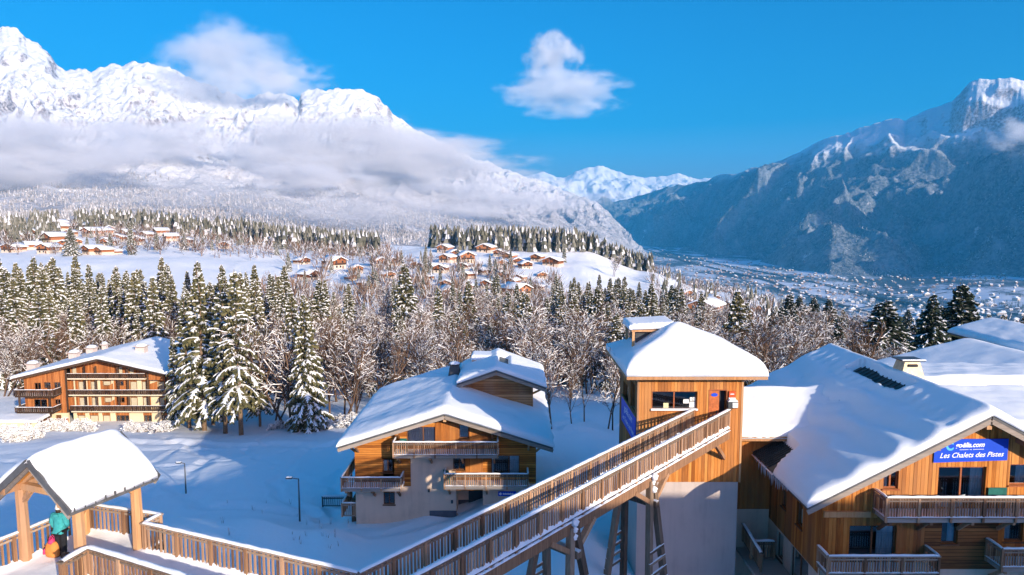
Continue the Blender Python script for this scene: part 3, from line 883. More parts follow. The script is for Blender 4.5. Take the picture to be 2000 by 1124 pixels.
def railing(host, off, pts, h, mat_rail, mat_bal, pitch=0.13, bal_w=0.07, post_w=0.11, post_gap=1.4, bottom=0.08, hand=(0.16, 0.045), snow=0.06, post_drop=0.0, seed=1, tufts=0.0, end_posts=True, name='railing', under=True):
    """timber railing along pts (top of the handrail); posts and balusters are single pieces"""
    off = Vector(off)
    rng = random.Random(seed)
    mb = MB(off); sn = MB(off)
    pts = [Vector(p) for p in pts]
    posts = []; bals = []
    for a, b in zip(pts[:-1], pts[1:]):
        d = b - a; L = Vector((d.x, d.y, 0)).length
        dn = d.normalized()
        side = Vector((dn.y, -dn.x, 0)).normalized()
        mb.beam(a - Vector((0, 0, hand[1] / 2)) - dn * (hand[0] * 0.45), b - Vector((0, 0, hand[1] / 2)) + dn * (hand[0] * 0.45), hand[0], hand[1])
        if under:
            mb.beam(a - Vector((0, 0, hand[1] + 0.12)), b - Vector((0, 0, hand[1] + 0.12)), 0.05, 0.07)
        mb.beam(a - Vector((0, 0, h - bottom)), b - Vector((0, 0, h - bottom)), 0.05, 0.07)
        if snow:
            n = max(4, int(L / 0.22)); vs = []; fs = []
            for i in range(n + 1):
                p = a + d * (i / n)
                t = snow * (0.75 + 0.5 * rng.random()) * (0.45 if i in (0, n) else 1)
                w = hand[0] * 0.5 * (0.86 + 0.12 * rng.random())
                vs += [p - side * w + Vector((0, 0, 0.002)), p - side * w * 0.75 + Vector((0, 0, t * 0.8)), p + Vector((0, 0, t)), p + side * w * 0.75 + Vector((0, 0, t * 0.8)), p + side * w + Vector((0, 0, 0.002))]
                if i:
                    for k in range(4):
                        fs.append((5 * i - 5 + k, 5 * i + k, 5 * i + k + 1, 5 * i - 4 + k))
            sn.add(vs, fs)
        if tufts:
            # snow caught on the bottom rail between the balusters
            n = max(6, int(L / 0.075)); vs = []; fs = []
            wv = 0.0
            for i in range(n + 1):
                p = a + d * (i / n) - Vector((0, 0, h - bottom - 0.035))
                wv = 0.7 * wv + 0.3 * rng.random()
                t = tufts * max(0.03, (0.35 + 0.9 * wv) * (0.25 + 1.0 * rng.random()))
                vs += [p - side * 0.08, p - side * 0.03 + Vector((0, 0, t)), p + side * 0.03 + Vector((0, 0, t * 0.9)), p + side * 0.08]
                if i:
                    for k in range(3):
                        fs.append((4 * i - 4 + k, 4 * i + k, 4 * i + k + 1, 4 * i - 3 + k))
            sn.add(vs, fs)
        np_ = max(1, round(L / post_gap))
        ang = math.atan2(d.y, d.x)
        for i in range(np_ + 1):
            if i == 0 and posts and (posts[-1][0] - a).length < 0.05: continue
            posts.append((a + d * (i / np_), ang))
        for i in range(np_):
            k = max(1, round(L / np_ / pitch))
            for j in range(1, k):
                bals.append((a + d * ((i + j / k) / np_), ang))
    r = mb.build(name, mat_rail, host)
    pm = bal_mesh(post_w, post_w, h - hand[1] + post_drop, mat_bal)
    bm_ = bal_mesh(bal_w, 0.03, h - hand[1] - bottom - 0.02, mat_bal)
    for p, a in posts:
        q = p - off - Vector((0, 0, h + post_drop))
        mesh_obj('post', pm, r, q, (0, 0, a))
    for p, a in bals:
        q = p - off - Vector((0, 0, h - bottom + 0.0))
        mesh_obj('baluster', bm_, r, q + Vector((rng.uniform(-.004, .004), rng.uniform(-.004, .004), 0)), (0, 0, a))
    if sn.v:
        sn.build('rail_snow', M['snow'], r, smooth=True, fix=False)['kind'] = 'stuff'
    return r

def text_mesh(s, size, shear=0.0, bold=0.0, space=1.0):
    cu = bpy.data.curves.new('lettering', 'FONT')
    cu.body = s; cu.size = size; cu.shear = shear; cu.offset = bold; cu.space_character = space
    cu.align_x = 'CENTER'; cu.align_y = 'CENTER'; cu.resolution_u = 3
    o = bpy.data.objects.new('lettering', cu); COL.objects.link(o)
    dg = bpy.context.evaluated_depsgraph_get(); dg.update()
    me = bpy.data.meshes.new_from_object(o.evaluated_get(dg))
    bpy.data.objects.remove(o)
    return me
def put_text(host, off, fr, s, z, d, text, size, mat, shear=0.0, bold=0.0, space=1.0, tilt=0.0, sx=1.0):
    me = text_mesh(text, size, shear, bold, space)
    ct, st = math.cos(tilt), math.sin(tilt)
    for v in me.vertices:
        x, y = v.co.x * sx, v.co.y
        x, y = x * ct - y * st, x * st + y * ct
        v.co = fr.pt(s + x, z + y, d) - Vector(off)
    me.materials.clear(); me.materials.append(mat)
    return mesh_obj('lettering', me, host)
# ------------------------------------------------------------------ person (stood on the platform further down)
def skin_body(name, joints, edges, mat, parent, root=0, sub=2, sharp=None):
    me = bpy.data.meshes.new(name)
    me.from_pydata([j[0] for j in joints], edges, [])
    o = mesh_obj(name, me, parent)
    sk = o.modifiers.new('skin', 'SKIN'); sk.use_smooth_shade = True
    for i, j in enumerate(joints):
        r = j[1] if hasattr(j[1], '__len__') else (j[1], j[1])
        me.skin_vertices[0].data[i].radius = r
        me.skin_vertices[0].data[i].use_root = (i == root)
    ss = o.modifiers.new('sub', 'SUBSURF'); ss.levels = sub; ss.render_levels = sub
    me.materials.append(mat)
    # bake to a plain mesh
    dg = bpy.context.evaluated_depsgraph_get(); dg.update()
    ev = o.evaluated_get(dg)
    nm = bpy.data.meshes.new_from_object(ev)
    o.modifiers.clear(); o.data = nm
    if not nm.materials: nm.materials.append(mat)
    nm.polygons.foreach_set('use_smooth', [True] * len(nm.polygons))
    return o
M['jacket'] = plain('jacket', (0.045, 0.33, 0.34), .75, .2, .2, 9)
M['trousers'] = plain('trousers', (0.015, 0.016, 0.02), .8, .2, .3, 9)
M['knit'] = plain('knit', (0.72, 0.70, 0.66), .9, .1, .15, 40, .5, 90)
M['skin'] = plain('skin', (0.55, 0.33, 0.24), .6, .3, .08)
M['hair'] = plain('hair', (0.05, 0.03, 0.02), .7, .2, .3)
M['boot'] = plain('boot', (0.05, 0.04, 0.035), .7, .3, .3)
per = empty('person', (0, 0, 0), R(-12))
tag(per, 'person in turquoise jacket, dark trousers and white knit hat, back turned, under the shelter', 'person')
# facing +y (away from the camera)
bd = skin_body('body', [((0, 0, .98), (.13, .10)), ((0, 0, 1.22), (.13, .09)), ((0, .0, 1.42), (.13, .08)), ((0, .01, 1.50), .05), ((0, .02, 1.60), (.072, .088)), ((0, .03, 1.70), (.07, .085)),
    ((-.19, 0, 1.40), .055), ((-.27, -.01, 1.16), .045), ((-.26, .06, .93), .034), ((-.26, .09, .86), .036),
    ((.19, 0, 1.40), .055), ((.29, -.03, 1.18), .045), ((.22, .10, 1.03), .034), ((.17, .16, 1.0), .036),
    ((-.10, 0, .90), .09), ((-.11, .02, .50), .06), ((-.11, -.02, .10), .045), ((.10, 0, .90), .09), ((.11, .0, .50), .06), ((.12, -.02, .10), .045)],
    [(0, 1), (1, 2), (2, 3), (3, 4), (4, 5), (2, 6), (6, 7), (7, 8), (8, 9), (2, 10), (10, 11), (11, 12), (12, 13), (0, 14), (14, 15), (15, 16), (0, 17), (17, 18), (18, 19)], M['skin'], per)
for hx, hy, hz_, s in ((-.26, .09, .86, -1), (.17, .16, 1.0, 1)):
    for k in range(4):
        off_ = (k - 1.5) * .021
        skin_body('finger', [((hx + off_, hy, hz_ - .02), .010), ((hx + off_, hy + .015, hz_ - .06 - .006 * (k in (1, 2))), .009), ((hx + off_, hy - .005, hz_ - .09 - .01 * (k in (1, 2))), .008)], [(0, 1), (1, 2)], M['skin'], bd, 0, 1)
    skin_body('thumb', [((hx - s * .03, hy + .01, hz_ + .0), .011), ((hx - s * .05, hy + .03, hz_ - .03), .010), ((hx - s * .045, hy + .04, hz_ - .06), .008)], [(0, 1), (1, 2)], M['skin'], bd, 0, 1)
skin_body('trousers', [((0, 0, .98), (.17, .135)), ((-.10, .0, .88), (.125, .125)), ((-.115, .02, .50), .095), ((-.11, -.02, .12), .088), ((.10, .0, .88), (.125, .125)), ((.115, 0, .50), .095), ((.12, -.02, .12), .088)],
    [(0, 1), (1, 2), (2, 3), (0, 4), (4, 5), (5, 6)], M['trousers'], per)
jk = skin_body('jacket', [((0, 0, .84), (.205, .165)), ((0, 0, 1.02), (.20, .165)), ((0, 0, 1.22), (.205, .16)), ((0, 0, 1.40), (.185, .13)), ((0, .01, 1.50), (.085, .085)),
    ((-.22, 0, 1.39), .098), ((-.295, -.01, 1.15), .085), ((-.27, .06, .92), .062), ((.22, 0, 1.39), .098), ((.31, -.03, 1.17), .085), ((.22, .09, 1.03), .062)],
    [(0, 1), (1, 2), (2, 3), (3, 4), (3, 5), (5, 6), (6, 7), (3, 8), (8, 9), (9, 10)], M['jacket'], per, 1)
skin_body('hood', [((-.09, -.11, 1.44), .05), ((0, -.15, 1.42), .065), ((.09, -.11, 1.44), .05)], [(0, 1), (1, 2)], M['jacket'], jk, 1)
m = MB()
rings = []
prof = [(.094, 1.60), (.108, 1.615), (.108, 1.66), (.104, 1.70), (.093, 1.745), (.065, 1.785), (.03, 1.80)]
vs = []; fs = []; n = 12
for (r, z) in prof:
    for k in range(n): vs.append((r * math.cos(k * math.tau / n), .02 + 1.12 * r * math.sin(k * math.tau / n), z))
for j in range(len(prof) - 1):
    for k in range(n): fs.append((j * n + k, j * n + (k + 1) % n, (j + 1) * n + (k + 1) % n, (j + 1) * n + k))
fs.append(tuple(range((len(prof) - 1) * n, len(prof) * n)))
m.add(vs, fs); m.build('hat', M['knit'], per, smooth=True)
m = MB(); m.tube([(0, .02, 1.79), (0, .02, 1.815), (0, .02, 1.85), (0, .02, 1.875)], [.02, .045, .045, .015], 8); m.build('bobble', M['knit'], per, smooth=True)
m = MB(); m.tube([(0, -.02, 1.50), (0, -.02, 1.56), (0, -.01, 1.62)], [.07, .085, .09], 9); m.build('hair', M['hair'], per, smooth=True)
for x in (-.11, .12):
    m = MB()
    vs = []; fs = []; pr_ = [(-.13, .045, .075), (-.06, .055, .12), (.04, .055, .12), (.12, .05, .08), (.17, .035, .06)]
    m.tube([(x, -.13, .06), (x, -.06, .07), (x, .06, .065), (x, .15, .045), (x, .18, .04)], [.045, .07, .066, .05, .02], 8); m.tube([(x, -.04, .08), (x, -.03, .2)], [.075, .08], 8)
    m.build('boot', M['boot'], per, smooth=True)
# ------------------------------------------------------------------ lift tower
TY = 34.4
tx0 = P(1246, 800, TY).x; tx1 = P(1449, 800, TY).x
ty1 = TY + 5.9
tz_e = VZ(TY, 732)          # underside of the eaves
tz_c = VZ(TY, 940)          # bottom of the cladding
tower = empty('lift_tower', ((tx0 + tx1) / 2, TY + 3, -20.0))
tag(tower, 'tall square timber tower with snow-capped roof at the end of the footbridge', 'tower')
to = tower.location
ff = front(TY)
win = px(TY, 1273, 765, 1362, 801)
door = px(TY, 1385, 763, 1418, 820)
door = (door[0], door[1], VZ(TY, 846), door[3])
tw = wall(tower, 'front_wall', ff, tx0, tx1, const(tz_e), const(tz_c), [win, door], M['plank_brown'], -0.25, -0.03)
planks(tower, tw, ff, tx0, tx1, const(tz_e), const(tz_c - 0.05), [win, door], M['plank_orange'], -0.03, 0.0, 0.165)
w = window(tower, ff, win, M['frame_red'], 2, inset=0.14, fw=0.06, sill=True)
sb = MB(to); fbox(sb, ff, win[0] - .05, win[1] + .02, win[2] - 0.01, win[2] + 0.07, -0.1, 0.09); sb.build('sill_snow', M['snow'], w)
for (a, b, c, d, m) in ((1336, 782, 1347, 790, 'paper'), (1349, 778, 1354.5, 785, 'paper'), (1355.5, 777.5, 1361, 785, 'paper'), (1340, 786, 1361 - 1, 799, 'paper'), (1297, 789, 1307, 799, 'paper_yellow')):
    if c > 1360: pass
    q = px(TY, a, b, c, d) if a != 1340 else px(TY, 1348, 786.5, 1360, 798)
    pb = MB(to); fbox(pb, ff, q[0], q[1], q[2], q[3], -0.168, -0.164); pb.build('notice', M[m], w)
# door leaf, its frame, the blue oval plate, the shadowed reveal
dm = MB(to)
dl = (door[0], door[0] + (door[1] - door[0]) * 0.62, door[2], door[3])
fbox(dm, ff, dl[0], dl[1], dl[2], dl[3], -0.16, -0.10)
dr = dm.build('door', M['door_red'], tower)
dm = MB(to); fbox(dm, ff, door[0] - .04, door[0], door[2], door[3] + .04, -0.1, 0.02); fbox(dm, ff, door[1], door[1] + .04, door[2], door[3] + .04, -0.1, 0.02); fbox(dm, ff, door[0], door[1], door[3], door[3] + .05, -0.1, 0.02)
dm.build('door_frame', M['frame_red'], dr)
rm = MB(to); fbox(rm, ff, dl[1] - 0.05, door[1] + 0.2, door[2], door[3] + 0.1, -1.2, -0.26); rm.build('interior', M['room_dark'], dr)
pl = MB(to)
q = px(TY, 1390, 769, 1403, 776); cs, cz = (q[0] + q[1]) / 2, (q[2] + q[3]) / 2; rs, rz_ = (q[1] - q[0]) / 2, (q[3] - q[2]) / 2
fpoly(pl, ff, [(cs + rs * math.cos(k * math.pi / 8), cz + rz_ * math.sin(k * math.pi / 8)) for k in range(16)], -0.098, -0.085)
pl.build('door_plate', M['sign_blue'], dr)
hb = MB(to); hb.box((dl[1] - .14, TY + 0.06, door[2] + 1.0), (dl[1] - .1, TY + 0.12, door[2] + 1.16)); hb.build('handle', M['metal_dark'], dr)
# left face with the big blue banner, side windows
fl = side_l(tx0)
bz_top = lambda Y: P(1218, 772, 36.0).z
sw1 = (TY + 0.9, TY + 2.2, VZ(TY + 1.5, 800), VZ(TY + 1.5, 748))
sw2 = (TY + 3.0, TY + 4.6, VZ(TY + 3.5, 795), VZ(TY + 3.5, 752))
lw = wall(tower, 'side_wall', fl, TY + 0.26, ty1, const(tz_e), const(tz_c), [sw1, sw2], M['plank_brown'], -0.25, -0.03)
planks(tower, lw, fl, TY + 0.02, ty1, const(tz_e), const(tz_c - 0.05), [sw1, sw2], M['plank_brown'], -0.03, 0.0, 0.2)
for q in (sw1, sw2): window(tower, fl, q, M['frame_red'], 1, sill=False)
fr_ = side_r(tx1)
rw = wall(tower, 'side_wall', fr_, TY + 0.26, ty1, const(tz_e), const(tz_c), [], M['plank_brown'], -0.25, -0.03)
planks(tower, rw, fr_, TY + 0.02, ty1, const(tz_e), const(tz_c - 0.05), [], M['plank_orange'], -0.03, 0.0, 0.2)
fb = Fr((0, ty1, 0), (1, 0, 0), (0, 1, 0))
wall(tower, 'back_wall', fb, tx0, tx1, const(tz_e), const(tz_c), [], M['board_brown'], -0.25, 0.0)
for (x, y) in ((tx0, TY), (tx1, TY)):
    mb = MB(to); mb.box((x - 0.05, y - 0.02, tz_c - 0.06), (x + 0.05, y + 0.1, tz_e)); mb.build('corner_board', M['timber'], tower)
# concrete shaft below
mb = MB(to); mb.box((tx0 + 0.06, TY + 0.06, -22.0), (tx1 - 0.06, ty1 - 0.05, tz_c - 0.005)); mb.build('concrete_base', M['concrete'], tower)
# banner hung on the left face
bn = empty('banner', (tx0 - 0.06, TY + 2.6, VZ(TY + 1, 880)))
tag(bn, 'large blue banner with white lettering hung on the side of the timber tower', 'banner')
mb = MB(bn.location)
by0, by1 = TY + 0.35, TY + 4.9
bz1 = VZ(TY + 0.4, 815); bz0 = VZ(TY + 0.4, 868)
fbox(mb, fl, by0, by1, bz0, bz1, 0.03, 0.05)
bp = mb.build('panel', M['sign_blue'], bn)
frs = Fr((tx0, 0, 0), (0, -1, 0), (-1, 0, 0))
put_text(bp, bn.location, frs, -(by0 + by1) / 2, bz1 - 0.45, 0.056, 'go\u00e9lia.com', 0.6, M['sign_white'], 0.25, 0.004)
put_text(bp, bn.location, frs, -(by0 + by1) / 2, bz1 - 1.05, 0.056, 'Les Chalets des Pistes', 0.40, M['sign_white'], 0.25, 0.003)
mb = MB(bn.location)
fbox(mb, fl, by0 - .05, by1 + .05, bz1, bz1 + 0.07, 0.0, 0.09)
mb.build('batten', M['timber'], bn)
# roof: hipped, thick rounded snow
rx0, rx1, ry0, ry1 = tx0 - 0.72, tx1 + 0.92, TY - 0.85, ty1 + 0.8
rcx, rcy = (tx0 + tx1) / 2 - 0.05, (ry0 + ry1) / 2 - 0.1
rze = tz_e + 0.10; rzp = rze + 1.52
def hipz(x, y):
    a = np.where(x < rcx, (x - rx0) / (rcx - rx0), (rx1 - x) / (rx1 - rcx))
    b = np.where(y < rcy, (y - ry0) / (rcy - ry0), (ry1 - y) / (ry1 - rcy))
    return rze + (rzp - rze) * np.clip(np.minimum(a, b), 0, 1)
mb = MB(to)
mb.add([(rx0, ry0, rze), (rx1, ry0, rze), (rx1, ry1, rze), (rx0, ry1, rze), (rcx, rcy, rzp), (rx0, ry0, rze - .1), (rx1, ry0, rze - .1), (rx1, ry1, rze - .1), (rx0, ry1, rze - .1)],
       [(0, 1, 4), (1, 2, 4), (2, 3, 4), (3, 0, 4), (0, 5, 6, 1), (1, 6, 7, 2), (2, 7, 8, 3), (3, 8, 5, 0), (5, 8, 7, 6)])
rf = mb.build('roof', M['metal_roof'], tower)
mb = MB(to)
mb.box((rx0 - .02, ry0 - .035, rze - .17), (rx1 + .02, ry0 - .004, rze + .02)); mb.box((rx0 - .035, ry0 - .03, rze - .17), (rx0 - .004, ry1, rze + .02)); mb.box((rx1 + .004, ry0 - .03, rze - .17), (rx1 + .035, ry1, rze + .02))
mb.build('fascia', M['timber'], rf)
def tmod(X, Y, top, base, pr):
    # the lee side under the louvre is scoured thinner
    dx = np.clip((tx0 + 2.0 - X) / 2.0, 0, 1) * np.clip((Y - (TY + 0.9)) / 1.6, 0, 1)
    return top - 0.42 * dx * pr
snow_cap(tower, rx0 - 0.05, rx1 + 0.06, ry0 - 0.08, ry1, hipz, 0.74, r=0.6, lump=0.06, nx=34, ny=34, seed=3, mod=tmod, lip=0.34)
# louvred smoke vent standing on the roof, its own snow cap
vx0, vx1 = P(1233, 648, 37.6).x, P(1301, 648, 37.6).x
vz0, vz1 = VZ(37.6, 672), VZ(37.6, 648)
vy0, vy1 = 37.5, 39.9
vm = MB(to)
vm.box((vx0, vy0, vz1), (vx1 + 0.4, vy1, vz1 + 0.12))
vt = vm.build('smoke_vent', M['timber'], tower)
for (x, y) in ((vx0 + .12, vy0 + .12), (vx0 + .12, vy1 - .12), (vx1 - .1, vy0 + .12)):
    vm = MB(to); vm.box((x - .07, y - .07, vz0 - .7), (x + .07, y + .07, vz1)); vm.build('vent_post', M['timber'], vt)
vm = MB(to); vm.beam((vx0 + .75, vy0 + .1, vz0 - .3), (vx1 - .2, vy0 + .1, vz1), 0.1, 0.1)
vm.build('strut', M['timber'], vt)
vm = MB(to); vm.box((vx0 + .3, vy0 + .35, vz0 - .6), (vx1 + .2, vy1 - .2, vz1 - 0.004)); vm.build('flue', M['metal_dark'], vt)
snow_cap(tower, vx0 - .12, vx1 + .5, vy0 - .12, vy1 + .1, lambda x, y: vz1 + 0.12 + 0 * x + 0.05 * (x - vx0), 0.34, name='vent_snow', r=0.16, lump=0.02, nx=24, ny=10, seed=9, lip=0.2,
         mod=lambda X, Y, t, b, pr: t - 0.05 * (np.sin(X * 24) > 0.4) * (1 - np.clip((Y - vy0 + .12) / .3, 0, 1)))
# small things by the door
bx = empty('red_notice_box', (P(1428, 770, TY).x, TY, VZ(TY, 776)))
tag(bx, 'small red notice box fixed to the wall right of the tower door', 'notice box')
q = px(TY, 1423, 764, 1435, 776)
mb = MB(bx.location); fbox(mb, ff, q[0], q[1], q[2], q[3], 0.008, 0.1); mb.build('case', M['red_box'], bx)
mb = MB(bx.location); fbox(mb, ff, q[0] + .06, q[1] - .06, q[3] - .16, q[3] - .12, 0.101, 0.105); mb.build('marking', M['sign_white'], bx)
mb = MB(bx.location); fbox(mb, ff, q[0] - .01, q[1] + .01, q[2] - .1, q[2] - 0.004, 0.008, 0.12); mb.build('ledge', M['paper'], bx)
lb = empty('letterbox', (P(1430, 788, TY).x, TY, VZ(TY, 795)))
tag(lb, 'black letterbox with white notice and snow on top beside the tower door', 'letterbox')
q = px(TY, 1420, 783, 1438, 796)
mb = MB(lb.location); fbox(mb, ff, q[0], q[1], q[2], q[3], 0.008, 0.22); mb.build('case', M['metal_dark'], lb)
mb = MB(lb.location); fbox(mb, ff, q[0] + .22, q[1] + .02, q[2] + .04, q[3] - .05, 0.221, 0.226); mb.build('notice', M['paper'], lb)
mb = MB(lb.location); fpoly(mb, ff, [(q[0] - .02, q[3] + .003), (q[1] + .02, q[3] + .003), (q[1] - .03, q[3] + .08), (q[0] + .1, q[3] + .12)], 0.005, 0.24); mb.build('snow', M['snow'], lb)
# ------------------------------------------------------------------ footbridge, platform, shelter
RZ0 = -9.85                                   # handrail height at the shelter
cL = PZ(700, 1118, -10.35)                    # where the walkway bends (left rail)
eL = PZ(1357, 803, -9.70); eR = PZ(1428, 803, -9.70)
eL.y = eR.y = TY - 0.06
dirv = Vector((eL.x - cL.x, eL.y - cL.y, 0)); BL = dirv.length; dirv.normalize()
prp = Vector((dirv.y, -dirv.x, 0))            # to the right of travel
bw = (eR - eL).dot(prp)
slope_b = (eL.z - cL.z) / BL
bridge = empty('footbridge', (eL + cL) / 2 + Vector((0, 0, -1.6)))
tag(bridge, 'long sloping timber footbridge with slatted railings leading up to the tower door', 'footbridge')
bo = bridge.location
HB = 1.08
railing(bridge, bo, [cL, eL], HB, M['rail_grey'], M['rail_wood'], pitch=0.145, bal_w=0.075, post_w=0.10, post_gap=1.25, post_drop=0.30, seed=3, tufts=0.16, hand=(0.20, 0.05), snow=0.05)
sR = eR - dirv * (BL + 3.4); sR.z = eR.z - slope_b * (BL + 3.4)
aR = eR - dirv * ((eR.y - (TY - 0.06)) / dirv.y)
railing(bridge, bo, [sR, eR], HB, M['rail_grey'], M['rail_wood'], pitch=0.145, bal_w=0.075, post_w=0.10, post_gap=1.25, post_drop=0.34, seed=4, tufts=0.17, hand=(0.20, 0.05), snow=0.06)
dz = Vector((0, 0, HB + 0.02))
mb = MB(bo)
ext = dirv * 3.4 + Vector((0, 0, slope_b * 3.4))
mb.beam(cL - dz - Vector((0, 0, .22)) , eL - dz - Vector((0, 0, .22)), 0.16, 0.44)
mb.build('girder', M['timber_grey'], bridge)
mb = MB(bo)
mb.beam(sR - dz - Vector((0, 0, .22)), eR - dz - Vector((0, 0, .22)), 0.16, 0.44)
mb.build('girder', M['rail_wood'], bridge)
# deck boards, snow covered along the edges
nb = int(BL / 0.30)
bmesh_ = None
for i in range(nb):
    t = (i + 0.5) / nb
    a = cL + (eL - cL) * t - dz + prp * 0.09; b = a + prp * (bw - 0.18)
    m = MB(bo); m.beam(a, b, 0.285, 0.05, up=(0, 0, 1)); m.build('deck_board', M['rail_grey'], bridge)
m = MB(bo); vs = []; fs = []
rng = random.Random(5)
n = int(BL / 0.3)
for i in range(n + 1):
    p = cL + (eL - cL) * (i / n) - dz + Vector((0, 0, .03))
    for k, f in enumerate((0.05, 0.25, 0.5, 0.75, 0.95)):
        h = 0.05 + 0.05 * rng.random() + (0.06 if k in (0, 4) else 0.0)
        vs.append(p + prp * (bw * f) + Vector((0, 0, h)))
    if i:
        for k in range(4): fs.append((5 * i - 5 + k, 5 * i + k, 5 * i + k + 1, 5 * i - 4 + k))
m.add(vs, fs); m.build('deck_snow', M['snow'], bridge, smooth=True, fix=False)
# snow line lying on the girder ledge outside the right rail
m = MB(bo); vs = []; fs = []
n = int((BL + 3.4) / 0.1)
for i in range(n + 1):
    p = sR + (eR - sR) * (i / n) - Vector((0, 0, HB + 0.012)) + prp * 0.05
    ph = (i * 0.1) % 1.25
    h = (0.035 + 0.05 * rng.random()) * (0.15 if ph < 0.18 else 1)
    vs += [p - prp * 0.06, p + Vector((0, 0, h)), p + prp * 0.05 + Vector((0, 0, h * .8)), p + prp * 0.075]
    if i:
        for k in range(3): fs.append((4 * i - 4 + k, 4 * i + k, 4 * i + k + 1, 4 * i - 3 + k))
m.add(vs, fs); m.build('ledge_snow', M['snow'], bridge, smooth=True, fix=False)
# trestles
M['trestle'] = wood('trestle', (0.10, 0.065, 0.045), (0.22, 0.15, 0.10), (0.36, 0.26, 0.18), 'z', stain=.3)
def trestle(t, spread, legmat):
    pr_ = sR + (eR - sR) * t; top_r = pr_ - Vector((0, 0, HB + 0.3)) ; top_l = top_r - prp * bw
    tr = None
    zb = -17.2
    gl = ground(top_l.x, top_l.y) - 0.4; gr = ground(top_r.x, top_r.y) - 0.4
    m = MB(bo)
    # cross head
    cr = top_r - Vector((0, 0, 0.95)) + prp * 0.35; cl_ = top_l - Vector((0, 0, 0.95)) - prp * 0.35
    m.beam(cl_, cr, 0.26, 0.30)
    tr = m.build('trestle', M['trestle'], bridge)
    for s, tp, zg in ((1, top_r, gr), (-1, top_l, gl)):
        for dd in (-1, 1):
            m = MB(bo)
            m.beam(tp + prp * (0.02 * s) + dirv * (0.12 * dd) + Vector((0, 0, 0.05)), Vector((tp.x, tp.y, zg)) + prp * (0.45 * s) + dirv * (spread * dd), 0.24, 0.26, up=dirv)
            m.build('leg', legmat, tr)
        for k in range(4):
            f = 0.55 + 0.09 * k
            zz = tp.z + (zg - tp.z) * f
            a = Vector((tp.x, tp.y, zz)) + prp * (0.45 * s * f + 0.11 * s)
            m = MB(bo)
            hw = spread * f + 0.17
            m.beam(a - dirv * hw, a + dirv * hw, 0.05, 0.13)
            m.build('lath', M['trestle'], tr)
            m = MB(bo); m.beam(a - dirv * hw + Vector((0, 0, .075)), a + dirv * hw + Vector((0, 0, .075)), 0.06, 0.03); m.build('lath_snow', M['snow'], tr)
        # knee braces up to the girder
        for dd in (-1, 1):
            m = MB(bo)
            q = tp - Vector((0, 0, 1.0)) + prp * (0.1 * s)
            m.beam(q, tp + dirv * (1.35 * dd) + Vector((0, 0, -0.08 + slope_b * 1.35 * dd)), 0.19, 0.22, up=prp)
            m.build('brace', M['rail_wood'], tr)
        m = MB(bo)
        q = tp + prp * (0.14 * s)
        for k in range(3):
            c = q + Vector((rng.uniform(-.05, .05), rng.uniform(-.05, .05), 0.25 - 0.28 * k))
            r0 = (0.17, 0.12, 0.15)[k]
            m.tube([c - Vector((0, 0, r0)), c - Vector((0, 0, r0 * .5)), c + Vector((0.02, 0, r0 * .3)), c + Vector((0, 0, r0))], [r0 * .3, r0 * .9, r0, r0 * .25], 7)
        m.build('snow_clump', M['snow'], tr, smooth=True)['kind'] = 'stuff'
    m = MB(bo); m.beam(cl_ + Vector((0, 0, .13)), cr + Vector((0, 0, .13)), 0.2, 0.06); m.build('cap_snow', M['snow'], tr)
LT = BL + 3.4
for tt, sp in ((1 - 7.6 / LT, 0.75), (1 - 13.2 / LT, 0.75)):
    trestle(tt, sp, M['trestle'])
m = MB(bo); q = eR - dz - Vector((0, 0, .35)) - dirv * 1.5
m.beam(q, (eR.x - 0.2, TY - .06, eR.z - HB - 1.5), 0.16, 0.2); m.build('brace', M['timber'], bridge)

# platform under the shelter
pf = [PZ(-60, 1078, RZ0), PZ(172, 984, RZ0), PZ(312, 1004, RZ0 - .02), PZ(281, 1021, RZ0 - .03), cL.copy()]
plat = empty('timber_platform', (pf[2] + pf[0]) / 2 + Vector((0, 0, -1.3)))
tag(plat, 'snowy timber platform and walkway with slatted railings around the shelter', 'platform')
po = plat.location
railing(plat, po, pf[:4], 1.05, M['rail_grey'], M['rail_wood'], pitch=0.17, bal_w=0.075, post_w=0.11, post_gap=1.25, seed=8, tufts=0.10, hand=(0.17, 0.05), snow=0.05, post_drop=0.1)
railing(plat, po, pf[3:], 1.05, M['rail_grey'], M['rail_wood'], pitch=0.16, bal_w=0.075, post_w=0.11, post_gap=1.25, seed=9, tufts=0.14, hand=(0.17, 0.05), snow=0.06, post_drop=0.2)
ft = [PZ(120, 1097, RZ0 + .02), PZ(172, 1068, RZ0 + .02), PZ(362, 1126, RZ0)]
dft = (ft[2] - ft[1]); dft.z = 0; dft.normalize()
ft.append(ft[2] + dft * 4.2)
railing(plat, po, ft, 1.05, M['rail_grey'], M['rail_wood'], pitch=0.16, bal_w=0.075, post_w=0.12, post_gap=1.3, seed=10, tufts=0.12, hand=(0.20, 0.05), snow=0.08, post_drop=0.1)
dk = RZ0 - 1.06
m = MB(po)
poly = [(pf[0].x - 6, pf[0].y - 2), (pf[0].x - .1, pf[0].y + .02), (pf[1].x, pf[1].y + .1), (pf[2].x + .1, pf[2].y + .05), (pf[3].x + .1, pf[3].y + .1), (cL.x + .1, cL.y + .1), (sR.x, sR.y), (ft[3].x, ft[3].y), (ft[2].x, ft[2].y - .05), (ft[1].x, ft[1].y - .05), (ft[0].x, ft[0].y), (ft[0].x - .4, ft[0].y - 6), (pf[0].x - 6, pf[0].y - 8)]
def dkz(x, y):
    return dk - 0.0 - 0.50 * min(1, max(0, (x - pf[3].x) / (cL.x - pf[3].x)))
n = len(poly)
m.add([(x, y, dkz(x, y) - .02) for x, y in poly] + [(x, y, dkz(x, y) - .32) for x, y in poly],
      [tuple(range(n))[::-1], tuple(range(n, 2 * n))] + [(i, (i + 1) % n, n + (i + 1) % n, n + i) for i in range(n)])
